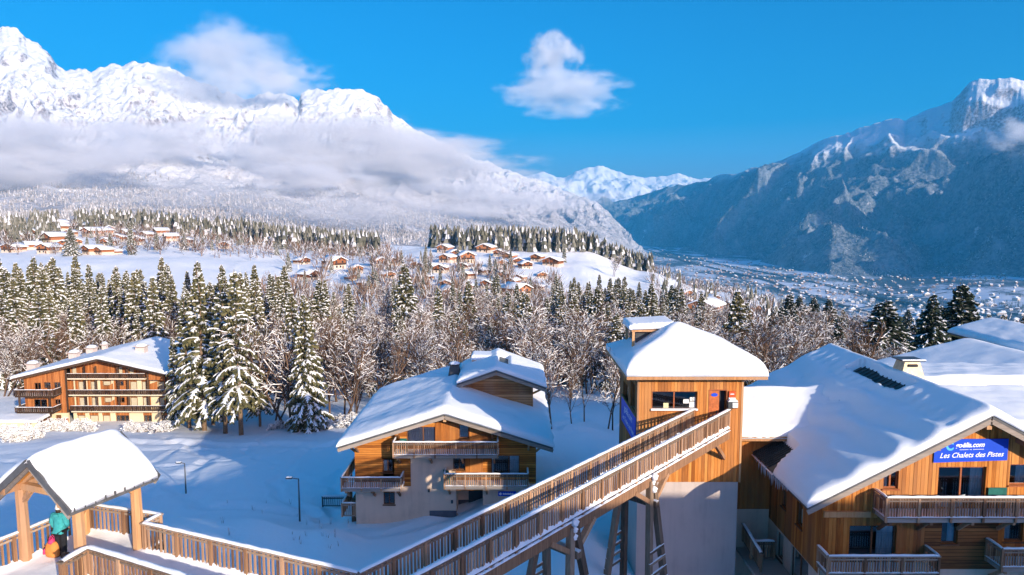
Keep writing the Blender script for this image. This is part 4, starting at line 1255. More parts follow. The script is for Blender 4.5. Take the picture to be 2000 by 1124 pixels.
m.build('deck', M['rail_grey'], plat)
# snow on the deck: trodden middle, banked edges
def in_poly(x, y, poly):
    c = False
    for (a, b), (d, e) in zip(poly, poly[1:] + poly[:1]):
        if (b > y) != (e > y) and x < (d - a) * (y - b) / (e - b) + a: c = not c
    return c
def edge_d(x, y, poly):
    best = 9
    for (a, b), (d, e) in zip(poly, poly[1:] + poly[:1]):
        t = max(0, min(1, ((x - a) * (d - a) + (y - b) * (e - b)) / ((d - a) ** 2 + (e - b) ** 2)))
        best = min(best, math.hypot(x - a - t * (d - a), y - b - t * (e - b)))
    return best
gs = 0.16
gx = np.arange(min(p[0] for p in poly), max(p[0] for p in poly), gs); gy = np.arange(min(p[1] for p in poly), max(p[1] for p in poly), gs)
ids = {}; vs = []; fs = []
for i, x in enumerate(gx):
    for j, y in enumerate(gy):
        if in_poly(x, y, poly):
            e = edge_d(x, y, poly)
            h = 0.05 + 0.16 * math.exp(-(e / 0.22) ** 2)
            ids[(i, j)] = len(vs); vs.append([x, y, dkz(x, y) + h])
va = np.array(vs)
va[:, 2] += fbm(va[:, 0] / 0.45, va[:, 1] / 0.45, 3, 4) * 0.035
for (i, j), k in ids.items():
    if (i + 1, j) in ids and (i, j + 1) in ids and (i + 1, j + 1) in ids:
        fs.append((k, ids[(i + 1, j)], ids[(i + 1, j + 1)], ids[(i, j + 1)]))
m = MB(po); m.add([tuple(q) for q in va], fs); m.build('deck_snow', M['snow'], plat, smooth=True, fix=False)
for (x, y) in [(pf[1].x + .2, pf[1].y - .1), (pf[2].x, pf[2].y - .1), (cL.x, cL.y), ((pf[3].x + cL.x) / 2, (pf[3].y + cL.y) / 2), (ft[1].x, ft[1].y), (ft[2].x, ft[2].y), (pf[0].x, pf[0].y)]:
    m = MB(po); m.box((x - .12, y - .12, ground(x, y) - .5), (x + .12, y + .12, dkz(x, y) - .3)); m.build('footing', M['timber_grey'], plat)

# shelter
pc = PZ(160, 1130, dk + .0); pl_ = PZ(43, 1102, dk); pr2 = PZ(271, 1074, dk)
sa = Vector((pr2.x - pc.x, pr2.y - pc.y, 0)); Ls = sa.length; sa.normalize()
sbv = Vector((sa.y, -sa.x, 0))
Ws = abs((pl_ - pc).dot(sbv))
cen = pc - sbv * (Ws / 2) + sa * (Ls / 2)
shel = empty('wooden_shelter', (cen.x, cen.y, dk))
tag(shel, 'open timber shelter on four posts with thick snow on its gabled roof', 'shelter')
so = shel.location
def SPt(a, b, z): return Vector((cen.x, cen.y, 0)) + sa * a + sbv * b + Vector((0, 0, z))
h2, w2 = Ls / 2, Ws / 2
ptop = dk + 2.45
for (a, b) in ((-h2, w2), (-h2, -w2), (h2, w2), (h2, -w2)):
    m = MB(so); p = SPt(a, b, 0)
    m.tube([(p.x, p.y, dk), (p.x + .01, p.y, dk + 1.2), (p.x, p.y, ptop)], [0.185, 0.175, 0.165], 8)
    po_ = m.build('post', M['timber'], shel, smooth=False)
    for s in (-1, 1):
        if abs(a - s * h2) < 0.1: continue
        m = MB(so); m.beam(SPt(a, b, ptop - .55), SPt(a + s * 0.5, b, ptop - .02), 0.12, 0.12); m.build('knee_brace', M['timber'], po_)
    m = MB(so); m.beam(SPt(a, b, ptop - .5), SPt(a, b - math.copysign(0.45, b), ptop - .02), 0.12, 0.12); m.build('knee_brace', M['timber'], po_)
for b in (-w2, w2):
    m = MB(so); m.beam(SPt(-h2 - .55, b, ptop + .1), SPt(h2 + .55, b, ptop + .1), 0.18, 0.2); m.build('wall_plate', M['timber'], shel)
zr = ptop + 0.2 + 0.98
ov = 0.52; eb = w2 + 0.42
zev = zr - 0.98 * eb / w2
for a in (-h2, h2):
    m = MB(so); m.beam(SPt(a, -w2, ptop + .12), SPt(a, w2, ptop + .12), 0.16, 0.2); m.build('tie_beam', M['timber'], shel)
    m = MB(so); m.beam(SPt(a, 0, ptop + .2), SPt(a, 0, zr - .1), 0.15, 0.15); m.build('king_post', M['timber'], shel)
    for s in (-1, 1):
        m = MB(so); m.beam(SPt(a, s * (w2 - .1), ptop + .2), SPt(a, 0, zr - .1), 0.13, 0.16); m.build('rafter', M['timber'], shel)
m = MB(so)
for s in (-1, 1):
    m.add([SPt(-h2 - ov, 0, zr), SPt(h2 + ov, 0, zr), SPt(h2 + ov, s * eb, zev), SPt(-h2 - ov, s * eb, zev), SPt(-h2 - ov, 0, zr - .07), SPt(h2 + ov, 0, zr - .07), SPt(h2 + ov, s * eb, zev - .07), SPt(-h2 - ov, s * eb, zev - .07)],
          [(0, 1, 2, 3), (7, 6, 5, 4), (0, 3, 7, 4), (1, 5, 6, 2), (2, 6, 7, 3)])
rf = m.build('roof', M['soffit'], shel)
for a in (-h2 - ov - .02, h2 + ov + .02):
    for s in (-1, 1):
        m = MB(so); m.beam(SPt(a, 0, zr + .03), SPt(a, s * (eb + .03), zev + .03), 0.06, 0.20); m.build('bargeboard', M['fascia'], rf)
for a in (-h2 - ov + .03, h2 + ov - .03):
    for s in (-1, 1):
        m = MB(so); m.beam(SPt(a, 0, zr - .13), SPt(a, s * (eb - .05), zev - .13), 0.06, 0.16); m.build('verge_rafter', M['timber_grey'], rf)
for s in (-1, 1):
    m = MB(so); m.beam(SPt(-h2 - ov, s * eb, zev - .02), SPt(h2 + ov, s * eb, zev - .02), 0.05, 0.10)
    for k in range(9):
        a = -h2 - ov + .12 + k * (2 * (h2 + ov) - .2) / 8.5
        q = SPt(a, s * (eb + .02), zev + .05)
        m.beam(q - Vector((0, 0, .06)), q + Vector((0, 0, .10)), 0.05, 0.05)
    m.build('gutter', M['fascia'], rf)
th_ = math.atan2(sa.y, sa.x)
def srot(vs):
    o = vs.copy()
    o[:, 0] = cen.x + vs[:, 0] * sa.x + vs[:, 1] * sbv.x
    o[:, 1] = cen.y + vs[:, 0] * sa.y + vs[:, 1] * sbv.y
    return o
snow_cap(shel, -h2 - ov + .0, h2 + ov, -eb - .02, eb + .02, lambda a, b: zr - 0.98 / w2 * np.abs(b) + .01, 0.50, r=0.42, lump=0.09, nx=22, ny=26, seed=13, rot=srot, lip=0.26,
         mod=lambda X, Y, t, b, pr: t - 0.20 * np.exp(-(Y / 0.55) ** 2))
# a green sign board hung inside the gable
gsn = empty('hanging_sign', SPt(h2 - .3, -.1, ptop + .28)); tag(gsn, 'small turquoise sign hanging inside the gable of the shelter', 'sign')
m = MB(gsn.location); c = SPt(h2 - .25, -.1, ptop + .36)
m.beam(c - sbv * .42, c + sbv * .42, 0.03, 0.30); M['turquoise'] = plain('turquoise', (0.03, 0.45, 0.38), 0.6, 0.3, 0.1)
m.build('board', M['turquoise'], gsn)
for s in (-.3, .3):
    m = MB(gsn.location); m.beam(c + sbv * s + Vector((0, 0, .14)), c + sbv * s + Vector((0, 0, .5)), 0.015, 0.015); m.build('hanger', M['metal_dark'], gsn)
# ------------------------------------------------------------------ residence on the right
YM = 30.0; YE = 29.1
e_l = P(1578, 990, YE); rdg = P(1937, 811, YE)
mx_r = rdg.x; mz_r = rdg.z; mslope = (rdg.z - e_l.z) / (rdg.x - e_l.x)
mx_l = e_l.x; mx_rr = 2 * mx_r - mx_l
wx_l = P(1606, 1000, YM).x; wx_r = 2 * mx_r - wx_l
MYB = 44.6
res = empty('residence', (mx_r, YM + 6, -20.5))
tag(res, 'large orange timber residence under a deep snow roof with blue sign on its gable', 'residence')
ro = res.location
fm = front(YM)
roof_th = 0.30
mtop = lambda s: mz_r - roof_th - 0.02 - abs(s - mx_r) * mslope
z_pl = VZ(YM, 1112); z_mid = VZ(YM, 1012)
wu1 = px(YM, 1726, 915, 1755, 955); wu2 = px(YM, 1832, 912, 1925, 972); wu3 = px(YM, 1972, 907, 2010, 948)
wu2 = (wu2[0], wu2[1], VZ(YM, 985), wu2[3])
wl1 = px(YM, 1658, 1027, 1750, 1092); wl2 = px(YM, 1839, 1019, 1871, 1063); wl3 = px(YM, 1962, 1018, 1998, 1058)
wl1 = (wl1[0], wl1[1], VZ(YM, 1112) + .05, wl1[3])
ops = [wu1, wu2, wu3, wl1, wl2, wl3]
fwl = wall(res, 'front_wall', fm, wx_l, wx_r, mtop, const(z_pl), ops, M['plank_brown'], -0.28, -0.03, cuts=[mx_r])
planks(res, fwl, fm, wx_l, wx_r, mtop, const(z_mid), ops, M['plank_orange'], -0.03, 0.0, 0.17, cuts=[mx_r])
xh0 = P(1805, 1060, YM).x; xh1 = P(1948, 1060, YM).x
planks(res, fwl, fm, wx_l, xh0, const(z_mid - 0.004), const(z_pl), ops, M['plank_brown'], -0.03, 0.0, 0.17)
wall(res, 'log_panel', fm, xh0 + .002, xh1, const(z_mid - 0.004), const(z_pl), ops, M['board_brown'], -0.03, 0.004)
planks(res, fwl, fm, xh1 + .002, wx_r, const(z_mid - 0.004), const(z_pl), ops, M['plank_brown'], -0.03, 0.0, 0.2)
wall(res, 'plaster_wall', fm, wx_l, wx_r, const(z_pl - .003), const(-23), [], M['plaster'], -0.28, -0.02)
window(res, fm, wu1, M['frame_red'], 2, curtain=[(0.05, 0.45)])
window(res, fm, wu2, M['frame_red'], 2, curtain=[(0.72, 0.98), (0.0, 0.04)], cmat=M['curtain_blue'], sill=False)
window(res, fm, wu3, M['frame_red'], 1, curtain=[(0.45, 0.98)], cmat=M['curtain_blue'])
window(res, fm, wl1, M['frame_brown'], 2, curtain=[(0.62, 0.97)], cmat=M['curtain_blue'], sill=False)
window(res, fm, wl2, M['frame_brown'], 1, curtain=[(0.5, 0.95)], cmat=M['curtain_blue'])
window(res, fm, wl3, M['frame_brown'], 1, curtain=[(0.1, 0.5)], cmat=M['curtain_blue'])
m = MB(ro); q = px(YM, 1600, 998, 1698, 1009); fbox(m, fm, wx_l + .05, q[1], q[2], q[3], 0.004, 0.12); m.build('string_beam', M['timber'], res)
# side wall facing the tower
fsl = side_l(wx_l); WYw = 36.1
z_side = VZ(YM, 1124) - .02
s1 = (32.0, 32.7, P(1556, 1030, 32.3).z, P(1556, 984, 32.3).z); s2 = (34.0, 34.6, P(1521, 992, 34.3).z, P(1521, 958, 34.3).z)
s3 = (34.2, 35.0, P(1518, 1092, 34.6).z, P(1518, 1042, 34.6).z); s4 = (31.2, 33.2, -19.2, P(1560, 1078, 32.4).z)
stop = mtop(wx_l)
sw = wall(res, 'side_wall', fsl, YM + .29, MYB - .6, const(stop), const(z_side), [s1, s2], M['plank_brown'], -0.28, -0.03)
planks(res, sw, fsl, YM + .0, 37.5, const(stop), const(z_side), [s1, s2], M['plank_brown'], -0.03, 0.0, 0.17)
wall(res, 'plaster_wall', fsl, YM + .29, MYB - .6, const(z_side - .003), const(-23), [s3, s4], M['plaster'], -0.28, -0.02)
for q in (s1, s2, s3): window(res, fsl, q, M['frame_brown'], 1)
window(res, fsl, s4, M['frame_brown'], 2, curtain=[(0.1, .4)], cmat=M['curtain_blue'])
m = MB(ro); m.box((wx_r - .28, YM + .29, -23), (wx_r, MYB - .6, mtop(wx_r))); m.build('far_wall', M['board_brown'], res)
m = MB(ro); m.poly_prism([(wx_l, -23), (wx_r, -23), (wx_r, mtop(wx_r)), (mx_r, mtop(mx_r)), (wx_l, mtop(wx_l))], 'y', MYB - .8, MYB - .6); m.build('back_wall', M['board_brown'], res)
# roof slabs with ribs, bargeboards, soffit boards
def gable_roof(parent, xr, xl, xrr, y0, y1, zr, slope, th, top='metal_roof', under='soffit', barge=('fascia', 'timber_grey')):
    off = parent.location
    m = MB(off)
    for x in (xl, xrr):
        ze = zr - abs(x - xr) * slope
        m.add([(xr, y0, zr), (xr, y1, zr), (x, y1, ze), (x, y0, ze), (xr, y0, zr - th * .55), (xr, y1, zr - th * .55), (x, y1, ze - th * .55), (x, y0, ze - th * .55)],
              [(0, 1, 2, 3), (7, 6, 5, 4), (0, 3, 7, 4), (1, 5, 6, 2), (2, 6, 7, 3)])
    rf = m.build('roof', M[top], parent)
    m = MB(off)
    for x in (xl, xrr):
        ze = zr - abs(x - xr) * slope
        a, b = th * .55 + .003, th
        m.add([(xr, y0 + .03, zr - a), (xr, y1 - .03, zr - a), (x * .985 + xr * .015, y1 - .03, ze - a + abs(x - xr) * .015 * slope), (x * .985 + xr * .015, y0 + .03, ze - a + abs(x - xr) * .015 * slope),
               (xr, y0 + .03, zr - b), (xr, y1 - .03, zr - b), (x * .985 + xr * .015, y1 - .03, ze - b + abs(x - xr) * .015 * slope), (x * .985 + xr * .015, y0 + .03, ze - b + abs(x - xr) * .015 * slope)],
              [(0, 1, 2, 3), (7, 6, 5, 4), (0, 3, 7, 4), (1, 5, 6, 2), (2, 6, 7, 3)])
    m.build('soffit', M[under], rf)
    for x in (xl, xrr):
        ze = zr - abs(x - xr) * slope
        for (dz, h, mt, d) in ((-.04, .17, barge[0], .03), (-.04 - .11 - .12, .22, barge[1], .012)):
            m = MB(off)
            m.beam((xr, y0 - d, zr + dz), (x + math.copysign(.02, x - xr), y0 - d, ze + dz), 0.05, h)
            m.build('bargeboard', M[mt], rf)
    return rf
mrf = gable_roof(res, mx_r, mx_l, mx_rr, YE, MYB, mz_r, mslope, 0.30)
for k in range(26):
    y = 32.6 + k * 0.42
    if y > 43: break
    m = MB(ro); m.beam((mx_r - .05, y, mz_r + .0), (mx_r - 1.9, y, mz_r - 1.85 * mslope + .0), 0.05, 0.07); m.build('roof_rib', M['metal_roof'], mrf)
for k in range(13):
    y = 33.9 + k * 0.22
    m = MB(ro); m.beam((mx_l + .02, y, e_l.z + .05), (mx_l + 1.5, y, e_l.z + .05 + 1.48 * mslope), 0.04, 0.05); m.build('roof_rib', M['metal_roof'], mrf)
def mainz(x, y): return mz_r - np.abs(x - mx_r) * mslope
def mmod(X, Y, t, b, pr):
    s = (mx_r - X)                       # distance down the left slope
    wv = 0.085 * np.sin(s * 3.4 + 0.9 * np.sin(Y * 0.45) + fbm(X / 2, Y / 2, 2, 31) * 2.2) * np.clip((s - .6) / 1.2, 0, 1) * np.clip((7.3 - s) / 1.5, 0, 1)
    sc = 0.10 * np.abs(np.sin(Y * math.pi / 0.84)) * np.exp(-((s - 1.35 - .25 * np.sin(Y * .7)) / .35) ** 2)
    t = t + wv * pr + sc * pr + 0.05 * np.exp(-((s - 5.6) / 1.6) ** 2) * pr
    bare = np.exp(-(((s - 0.75 - .05 * np.sin(Y * 1.1)) / 0.5) ** 6)) * np.clip((Y - 34.0) / .3, 0, 1) * np.clip((40.0 - Y) / .4, 0, 1) * (X < mx_r)
    bare = np.maximum(bare, np.clip((Y - 34.0 - np.clip(s - 6.0, -2, 2) * -.6) / .25, 0, 1) * np.clip((37.0 - Y) / .2, 0, 1) * np.clip((s - 6.25) / .2, 0, 1))
    return np.where(bare > 0.5, b - 0.06, t)
snow_cap(res, mx_l - .06, mx_rr + .06, YE - .10, MYB, mainz, 0.44, r=0.5, lump=0.045, nx=150, ny=90, seed=17, mod=mmod, lip=0.2)
# ridge capping and the chimney
m = MB(ro); m.beam((mx_r + .12, YE + 3.5, mz_r + .2), (mx_r + .12, MYB - .2, mz_r + .2), 0.4, 0.16); m.build('ridge_cap', M['metal_pale'], mrf)
chx = P(1772, 735, 36.4).x; chy = 36.4
cz0 = mz_r - .5; cz1 = VZ(36.4, 704)
m = MB(ro)
def frustum(m, cx, cy, z0, z1, a0, b0, a1, b1):
    vs = [(cx - a0, cy - b0, z0), (cx + a0, cy - b0, z0), (cx + a0, cy + b0, z0), (cx - a0, cy + b0, z0), (cx - a1, cy - b1, z1), (cx + a1, cy - b1, z1), (cx + a1, cy + b1, z1), (cx - a1, cy + b1, z1)]
    m.add(vs, [(0, 3, 2, 1), (4, 5, 6, 7), (0, 1, 5, 4), (1, 2, 6, 5), (2, 3, 7, 6), (3, 0, 4, 7)])
frustum(m, chx, chy, cz0, cz1, 0.80, 0.62, 0.42, 0.40)
chm = m.build('chimney', M['metal_pale'], res, bevel=0.03)
m = MB(ro); m.box((chx - .24, chy - .52, cz1 - .26), (chx + .24, chy - .30, cz1 - .13)); m.build('vent_slot', M['room_dark'], chm)
m = MB(ro); m.box((chx - .62, chy - .55, cz1 + .04), (chx + .62, chy + .55, cz1 + .10)); m.build('cap', M['metal_dark'], chm)
for dx in (-.28, .28):
    m = MB(ro); m.box((chx + dx - .04, chy - .04, cz1 - .02), (chx + dx + .04, chy + .04, cz1 + .05)); m.build('cap_leg', M['metal_dark'], chm)
m = MB(ro)
m.beam((chx - .62, chy - .53, cz1 + .12), (chx + .62, chy - .53, cz1 + .12), .1, .05); m.build('cap_snow', M['snow'], chm)
# wing between tower and main roof
wyE, wyR, wyB = 35.3, 39.0, 42.8
wzE = VZ(35.3, 856); wzR = VZ(39.0, 772)
wsl = (wzR - wzE) / (wyR - wyE)
wgx0, wgx1 = tx1 + .06, 18.9
m = MB(ro)
def wingz(x, y): return np.where(y < wyR, wzE + (y - wyE) * wsl, wzR - (y - wyR) * wsl)
xr_ = lambda z: mx_r - (mz_r - z) / mslope
m.add([(wgx0, wyE, wzE), (xr_(wzE) + .3, wyE, wzE), (xr_(wzR) + .3, wyR, wzR), (wgx0, wyR, wzR), (wgx0, wyE, wzE - .16), (xr_(wzE) + .3, wyE, wzE - .16), (xr_(wzR) + .3, wyR, wzR - .16), (wgx0, wyR, wzR - .16)],
      [(0, 1, 2, 3), (7, 6, 5, 4), (0, 4, 5, 1), (0, 3, 7, 4)])
wrf = m.build('wing_roof', M['metal_roof'], res)
m = MB(ro); m.beam((wgx0 - .02, wyE - .04, wzE - .03), (xr_(wzE) + .4, wyE - .04, wzE - .03), 0.06, 0.24); m.build('fascia', M['timber'], wrf)
def wmod(X, Y, t, b, pr):
    mn = mainz(X, Y) + 0.42
    k = 0.55
    h = np.clip(0.5 + 0.5 * (mn - t) / k, 0, 1)
    sm = t * (1 - h) + mn * h + k * h * (1 - h) * .9
    return np.where(mn > t + 1.0, b - .1, np.where(mn > t + .55, mn - .06, sm))
snow_cap(res, wgx0 - .0, wgx1, wyE - .08, wyB, wingz, 0.52, name='wing_snow', r=0.4, lump=0.06, nx=60, ny=60, seed=23, mod=wmod, lip=0.22)
fwg = front(WYw)
wzt = wzE + (WYw - wyE) * wsl - .2
wwl = wall(res, 'wing_wall', fwg, tx1 + .04, wx_l - .05, const(wzt), const(-15.8), [], M['plank_brown'], -0.25, -0.03)
planks(res, wwl, fwg, tx1 + .04, wx_l - .05, const(wzt), const(-15.8), [], M['plank_brown'], -0.03, 0.0, 0.2)
wall(res, 'plaster_wall', fwg, tx1 + .04, wx_l - .05, const(-15.803), const(-23), [], M['plaster'], -0.25, -0.02)
# rafters' ends and corbels under the front gable
for u, v in ((1640, 985), (1735, 935), (1812, 895), (1985, 875)):
    xx = P(u, v, YM).x; zz = mtop(xx) - .12
    m = MB(ro); m.beam((xx, YM - .0, zz), (xx, YE + .15, zz), 0.17, 0.2); m.build('purlin_end', M['timber'], res)
m = MB(ro); m.beam((mx_r, YM, mz_r - .55), (mx_r, YE + .08, mz_r - .55), 0.22, 0.26); m.build('purlin_end', M['timber'], res)
# icicles along the side eave
rng = random.Random(11)
for k in range(46):
    y = 30.6 + 5.2 * (k / 46) + rng.uniform(-.04, .04)
    ln_ = (0.12 + 0.85 * max(0, math.sin((k / 46) * math.pi)) ** 1.0) * rng.uniform(0.45, 1.15) * (0.25 + 0.9 * (k / 46))
    m = MB(ro); x = mx_l + rng.uniform(-.03, .05)
    m.tube([(x, y, e_l.z - .02), (x, y, e_l.z - ln_ * .5), (x + .005, y, e_l.z - ln_ - .05)], [0.032, 0.022, 0.003], 5)
    m.build('icicle', M['ice'], mrf, smooth=True)
# balconies
def balcony(parent, Yw, u0, u1, vt, vb, out, sides=(True, True), pitch=0.12, seed=1, slabmat='timber_grey', tufts=0.05, snow=0.07, clipx=None, joists=True, bal='rail_wood', rail='rail_grey', wrap=None):
    Yb = Yw - out
    x0 = P(u0, (vt + vb) / 2, Yb).x; x1 = P(u1, (vt + vb) / 2, Yb).x if clipx is None else clipx
    zt = VZ(Yb, vt); zb = VZ(Yb, vb)
    slab = 0.16
    h = zt - zb - slab - 0.02
    pts = []
    if wrap is not None: pts.append((x0, wrap, zt))
    elif sides[0]: pts.append((x0, Yw - .06, zt))
    pts += [(x0, Yb, zt), (x1, Yb, zt)]
    if sides[1]: pts.append((x1, Yw - .06, zt))
    r = railing(parent, parent.location, pts, h, M[rail], M[bal], pitch=pitch, bal_w=0.055, post_w=0.10, post_gap=1.5, bottom=0.06, hand=(0.13, 0.05), snow=snow, seed=seed, tufts=tufts, name='balcony', post_drop=0.16)
    m = MB(parent.location); m.box((x0 + .03, Yb + .03, zb), (x1 - .03, Yw - .004, zb + slab)); m.build('floor', M[slabmat], r)
    m = MB(parent.location); m.box((x0 + .06, Yb + .06, zb + slab + .003), (x1 - .06, Yw - .03, zb + slab + .06)); m.build('floor_snow', M['snow'], r)
    if joists:
        n = max(2, int((x1 - x0) / 1.9))
        for i in range(n + 1):
            x = x0 + .25 + (x1 - x0 - .5) * i / n
            m = MB(parent.location); m.beam((x, Yw - .01, zb - .75), (x, Yb + .25, zb - .06), 0.12, 0.14); m.beam((x, Yw - .01, zb - .07), (x, Yb + .05, zb - .07), 0.12, 0.13)
            m.build('bracket', M['rail_wood'], r)
    return r
balcony(res, YM, 1731, 2010, 972, 1022, 1.05, clipx=wx_r + .2, sides=(True, False), seed=21)
balcony(res, YM, 1617, 1833, 1086, 1130, 1.05, seed=22)
balcony(res, YM, 1957, 2010, 1072, 1118, 1.05, clipx=wx_r + .2, sides=(True, False), seed=23)
# small balcony at the foot of the tower
m = MB(ro)
railing(res, ro, [(tx1 + .75, 33.0, -16.75), (tx1 + .75, 35.7, -16.45)], 1.0, M['rail_grey'], M['rail_wood'], seed=25, name='terrace_rail', snow=0.1)
railing(res, ro, [(tx1 + .8, 34.6, -16.9), (wx_l - .3, 34.6, -16.9)], 1.0, M['rail_grey'], M['rail_wood'], seed=26, name='terrace_rail', snow=0.1)
m.box((tx1 + .5, 31.5, -18.1), (wx_l - .02, 36.0, -17.95)); m.build('terrace', M['timber_grey'], res)
# sign on the gable
sg = empty('gable_sign', (mx_r - .5, YM, VZ(YM, 903)))
tag(sg, 'large blue sign with white lettering on the gable of the right-hand residence', 'sign')
gq = px(YM - .1, 1826, 858, 1970, 904)
m = MB(sg.location)
a, b, c, d = gq
dz_ = (b - a) * 0.028
dcut = d
poly = [(a, c - .02), (b, c + dz_), (b, d), (a + .0, d - .02)]
fpoly(m, fm, poly, 0.03, 0.06)
sp = m.build('panel', M['sign_blue'], sg)
tl = math.atan(0.028)
cxs = (a + b) / 2
put_text(sp, sg.location, fm, cxs + .02, c + .34, 0.066, 'Les Chalets des Pistes', 0.33, M['sign_white'], 0.35, 0.003, 0.98, tl)
put_text(sp, sg.location, fm, cxs - .08, c + .80, 0.066, 'go\u00ebl\u0131a.com'.replace('\u0131', 'i'), 0.31, M['sign_white'], 0.35, 0.008, 0.98, tl)
m = MB(sg.location)
for k in range(22):
    s_ = cxs - .52 + k * 0.05
    if k in (8, 11): continue
    fbox(m, fm, s_, s_ + .036, c + .585 + s_ * 0 + (s_ - cxs) * .028, c + .61 + (s_ - cxs) * .028, 0.062, 0.066)
o = m.build('small_print', M['sign_white'], sp); o['kind'] = 'stuff'
m = MB(sg.location)
cx0, cz0_ = cxs - .95, c + .77
out_ = []; inn = []
for k in range(15):
    t = R(60 + k * 19)
    out_.append((cx0 + .20 * math.cos(t), cz0_ + .23 * math.sin(t))); inn.append((cx0 + .02 + .13 * math.cos(t), cz0_ + .02 + .155 * math.sin(t)))
for k in range(14):
    fpoly(m, fm, [out_[k], out_[k + 1], inn[k + 1], inn[k]], 0.062, 0.066)
fpoly(m, fm, [(cx0 + .02, cz0_ + .08), (cx0 + .13, cz0_ + .36), (cx0 + .14, cz0_ + .06)], 0.062, 0.067)
m.build('emblem', M['sign_cyan'], sp)

# garden furniture on the balconies
def chair(name, loc, rz, label, mat, table=False):
    t = empty(name, loc, rz)
    tag(t, label, 'table' if table else 'chair')
    if table:
        m = MB(); m.box((-.42, -.3, .50), (.42, .3, .54)); m.build('top', mat, t)
        m = MB(); m.box((-.42, .26, .54), (.42, .3, .95)); m.build('leaf', mat, t)
        for x in (-.36, .36):
            for y in (-.25, .25):
                m = MB(); m.box((x - .025, y - .025, 0), (x + .025, y + .025, .5)); m.build('leg', mat, t)
    else:
        m = MB(); m.box((-.25, -.24, .40), (.25, .24, .44)); m.build('seat', mat, t, bevel=.015)
        m = MB(); m.beam((0, .22, .44), (0, .32, .95), .46, .03, up=(0, 1, 0)); m.build('backrest', mat, t, bevel=.012)
        for x in (-.22, .22):
            for y in (-.2, .2):
                m = MB(); m.box((x - .02, y - .02, 0), (x + .02, y + .02, .40)); m.build('leg', mat, t)
            m = MB(); m.box((x - .03, -.24, .62), (x + .03, .26, .65)); m.build('armrest', mat, t)
    return t
zf = VZ(YM - 1.05, 1022) + .22
chair('folding_table', (P(1959, 955, YM - .4).x, YM - .35, zf + .05), 0, 'green plastic folding table propped against the upper balcony wall under the blue sign', M['plastic_green'], True)
M['plastic_white'] = plain('plastic_white', (0.6, 0.66, 0.63), 0.5, 0.3, .05)
chair('garden_chair', (P(1846, 955, YM - .6).x, YM - .55, zf), R(170), 'white plastic chair behind the balcony rail, nearest the left edge of the glass door', M['plastic_white'])
chair('garden_chair', (P(1868, 955, YM - .6).x, YM - .5, zf), R(200), 'white plastic chair in the middle of the glass door below the blue sign', M['plastic_white'])
# ------------------------------------------------------------------ middle chalet
YC = 45.4; YCE = 44.2
ce_l = P(660, 880, YCE); ce_r = P(1080, 866, YCE); cap = P(868, 808, YCE)
cslope = ((cap.z - ce_l.z) / (cap.x - ce_l.x) + (cap.z - ce_r.z) / (ce_r.x - cap.x)) / 2
cxl, cxr_ = ce_l.x, ce_r.x; cxm = cap.x; czr = cap.z
CYB = 58.5
cha = empty('chalet', (cxm, YC + 6, -20.8))
tag(cha, 'orange timber and beige plaster chalet with three balconies behind the footbridge', 'chalet')
co = cha.location
fc = front(YC)
wcl = P(694, 950, YC).x; wcr = P(1047, 900, YC).x
ctop = lambda s: czr - 0.30 - abs(s - cxm) * cslope
def q_(u0, v0, u1, v1): return px(YC, u0, v0, u1, v1)
c1 = q_(794, 834, 850, 872); c2 = q_(896, 830, 916, 857); c3 = q_(747, 898, 767, 923); c4 = q_(885, 893, 909, 919); c5 = q_(959, 890, 1015, 930); c6 = q_(749, 962, 771, 986); c7 = q_(891, 958, 943, 1008)
z1 = VZ(YC, 895)
xa = P(802, 920, YC).x; xb = P(943, 920, YC).x; za = VZ(YC, 950); zb_ = VZ(YC, 945)
ops = [c1, c2, c3, c4, c5, c6, c7]
wall(cha, 'timber_wall', fc, wcl, wcr, ctop, const(z1), ops, M['board_orange'], -0.3, 0.0, cuts=[cxm])
wall(cha, 'timber_wall', fc, wcl, xa, const(z1 - .003), const(za), ops, M['board_orange'], -0.3, 0.0)
wall(cha, 'timber_wall', fc, xb, wcr, const(z1 - .003), const(zb_), ops, M['board_orange'], -0.3, 0.0)
xb0, xb1 = P(850, 840, YC).x, P(962, 840, YC).x
bpn = wall(cha, 'board_panel', fc, xb0, xb1, const(VZ(YC, 826)), const(VZ(YC, 868)), ops, M['plank_brown'], -0.02, 0.02)
planks(cha, bpn, fc, xb0, xb1, const(VZ(YC, 826)), const(VZ(YC, 868)), ops, M['plank_brown'], 0.02, 0.04, 0.2)
wall(cha, 'plaster_wall', fc, xa + .003, xb - .003, const(z1 - .003), const(-24), ops, M['plaster'], -0.3, -0.03)
wall(cha, 'plaster_wall', fc, wcl, xa, const(za - .003), const(-24), ops, M['plaster'], -0.3, -0.03)
wall(cha, 'plaster_wall', fc, xb, wcr, const(zb_ - .003), const(-24), ops, M['plaster'], -0.3, -0.03)
m = MB(co); q = q_(839, 998, 892, 1010); fbox(m, fc, q[0], q[1], q[2] - 1.5, q[3], -0.02, 0.03); m.build('plinth', M['plinth'], cha)
wins = [window(cha, fc, c1, M['frame_brown'], 2, curtain=[(0.02, 0.98)], sill=False, split=[.58]), window(cha, fc, c2, M['frame_brown'], 1, curtain=[(0.1, .9)], cmat=M['curtain_blue']),
        window(cha, fc, c3, M['frame_brown'], 2, curtain=[(0.05, .45)]), window(cha, fc, c4, M['frame_brown'], 2), window(cha, fc, c5, M['frame_brown'], 2, curtain=[(.66, .97), (.02, .10)], cmat=M['curtain_blue'], sill=False, split=[.62]),
        window(cha, fc, c6, M['frame_brown'], 2)]
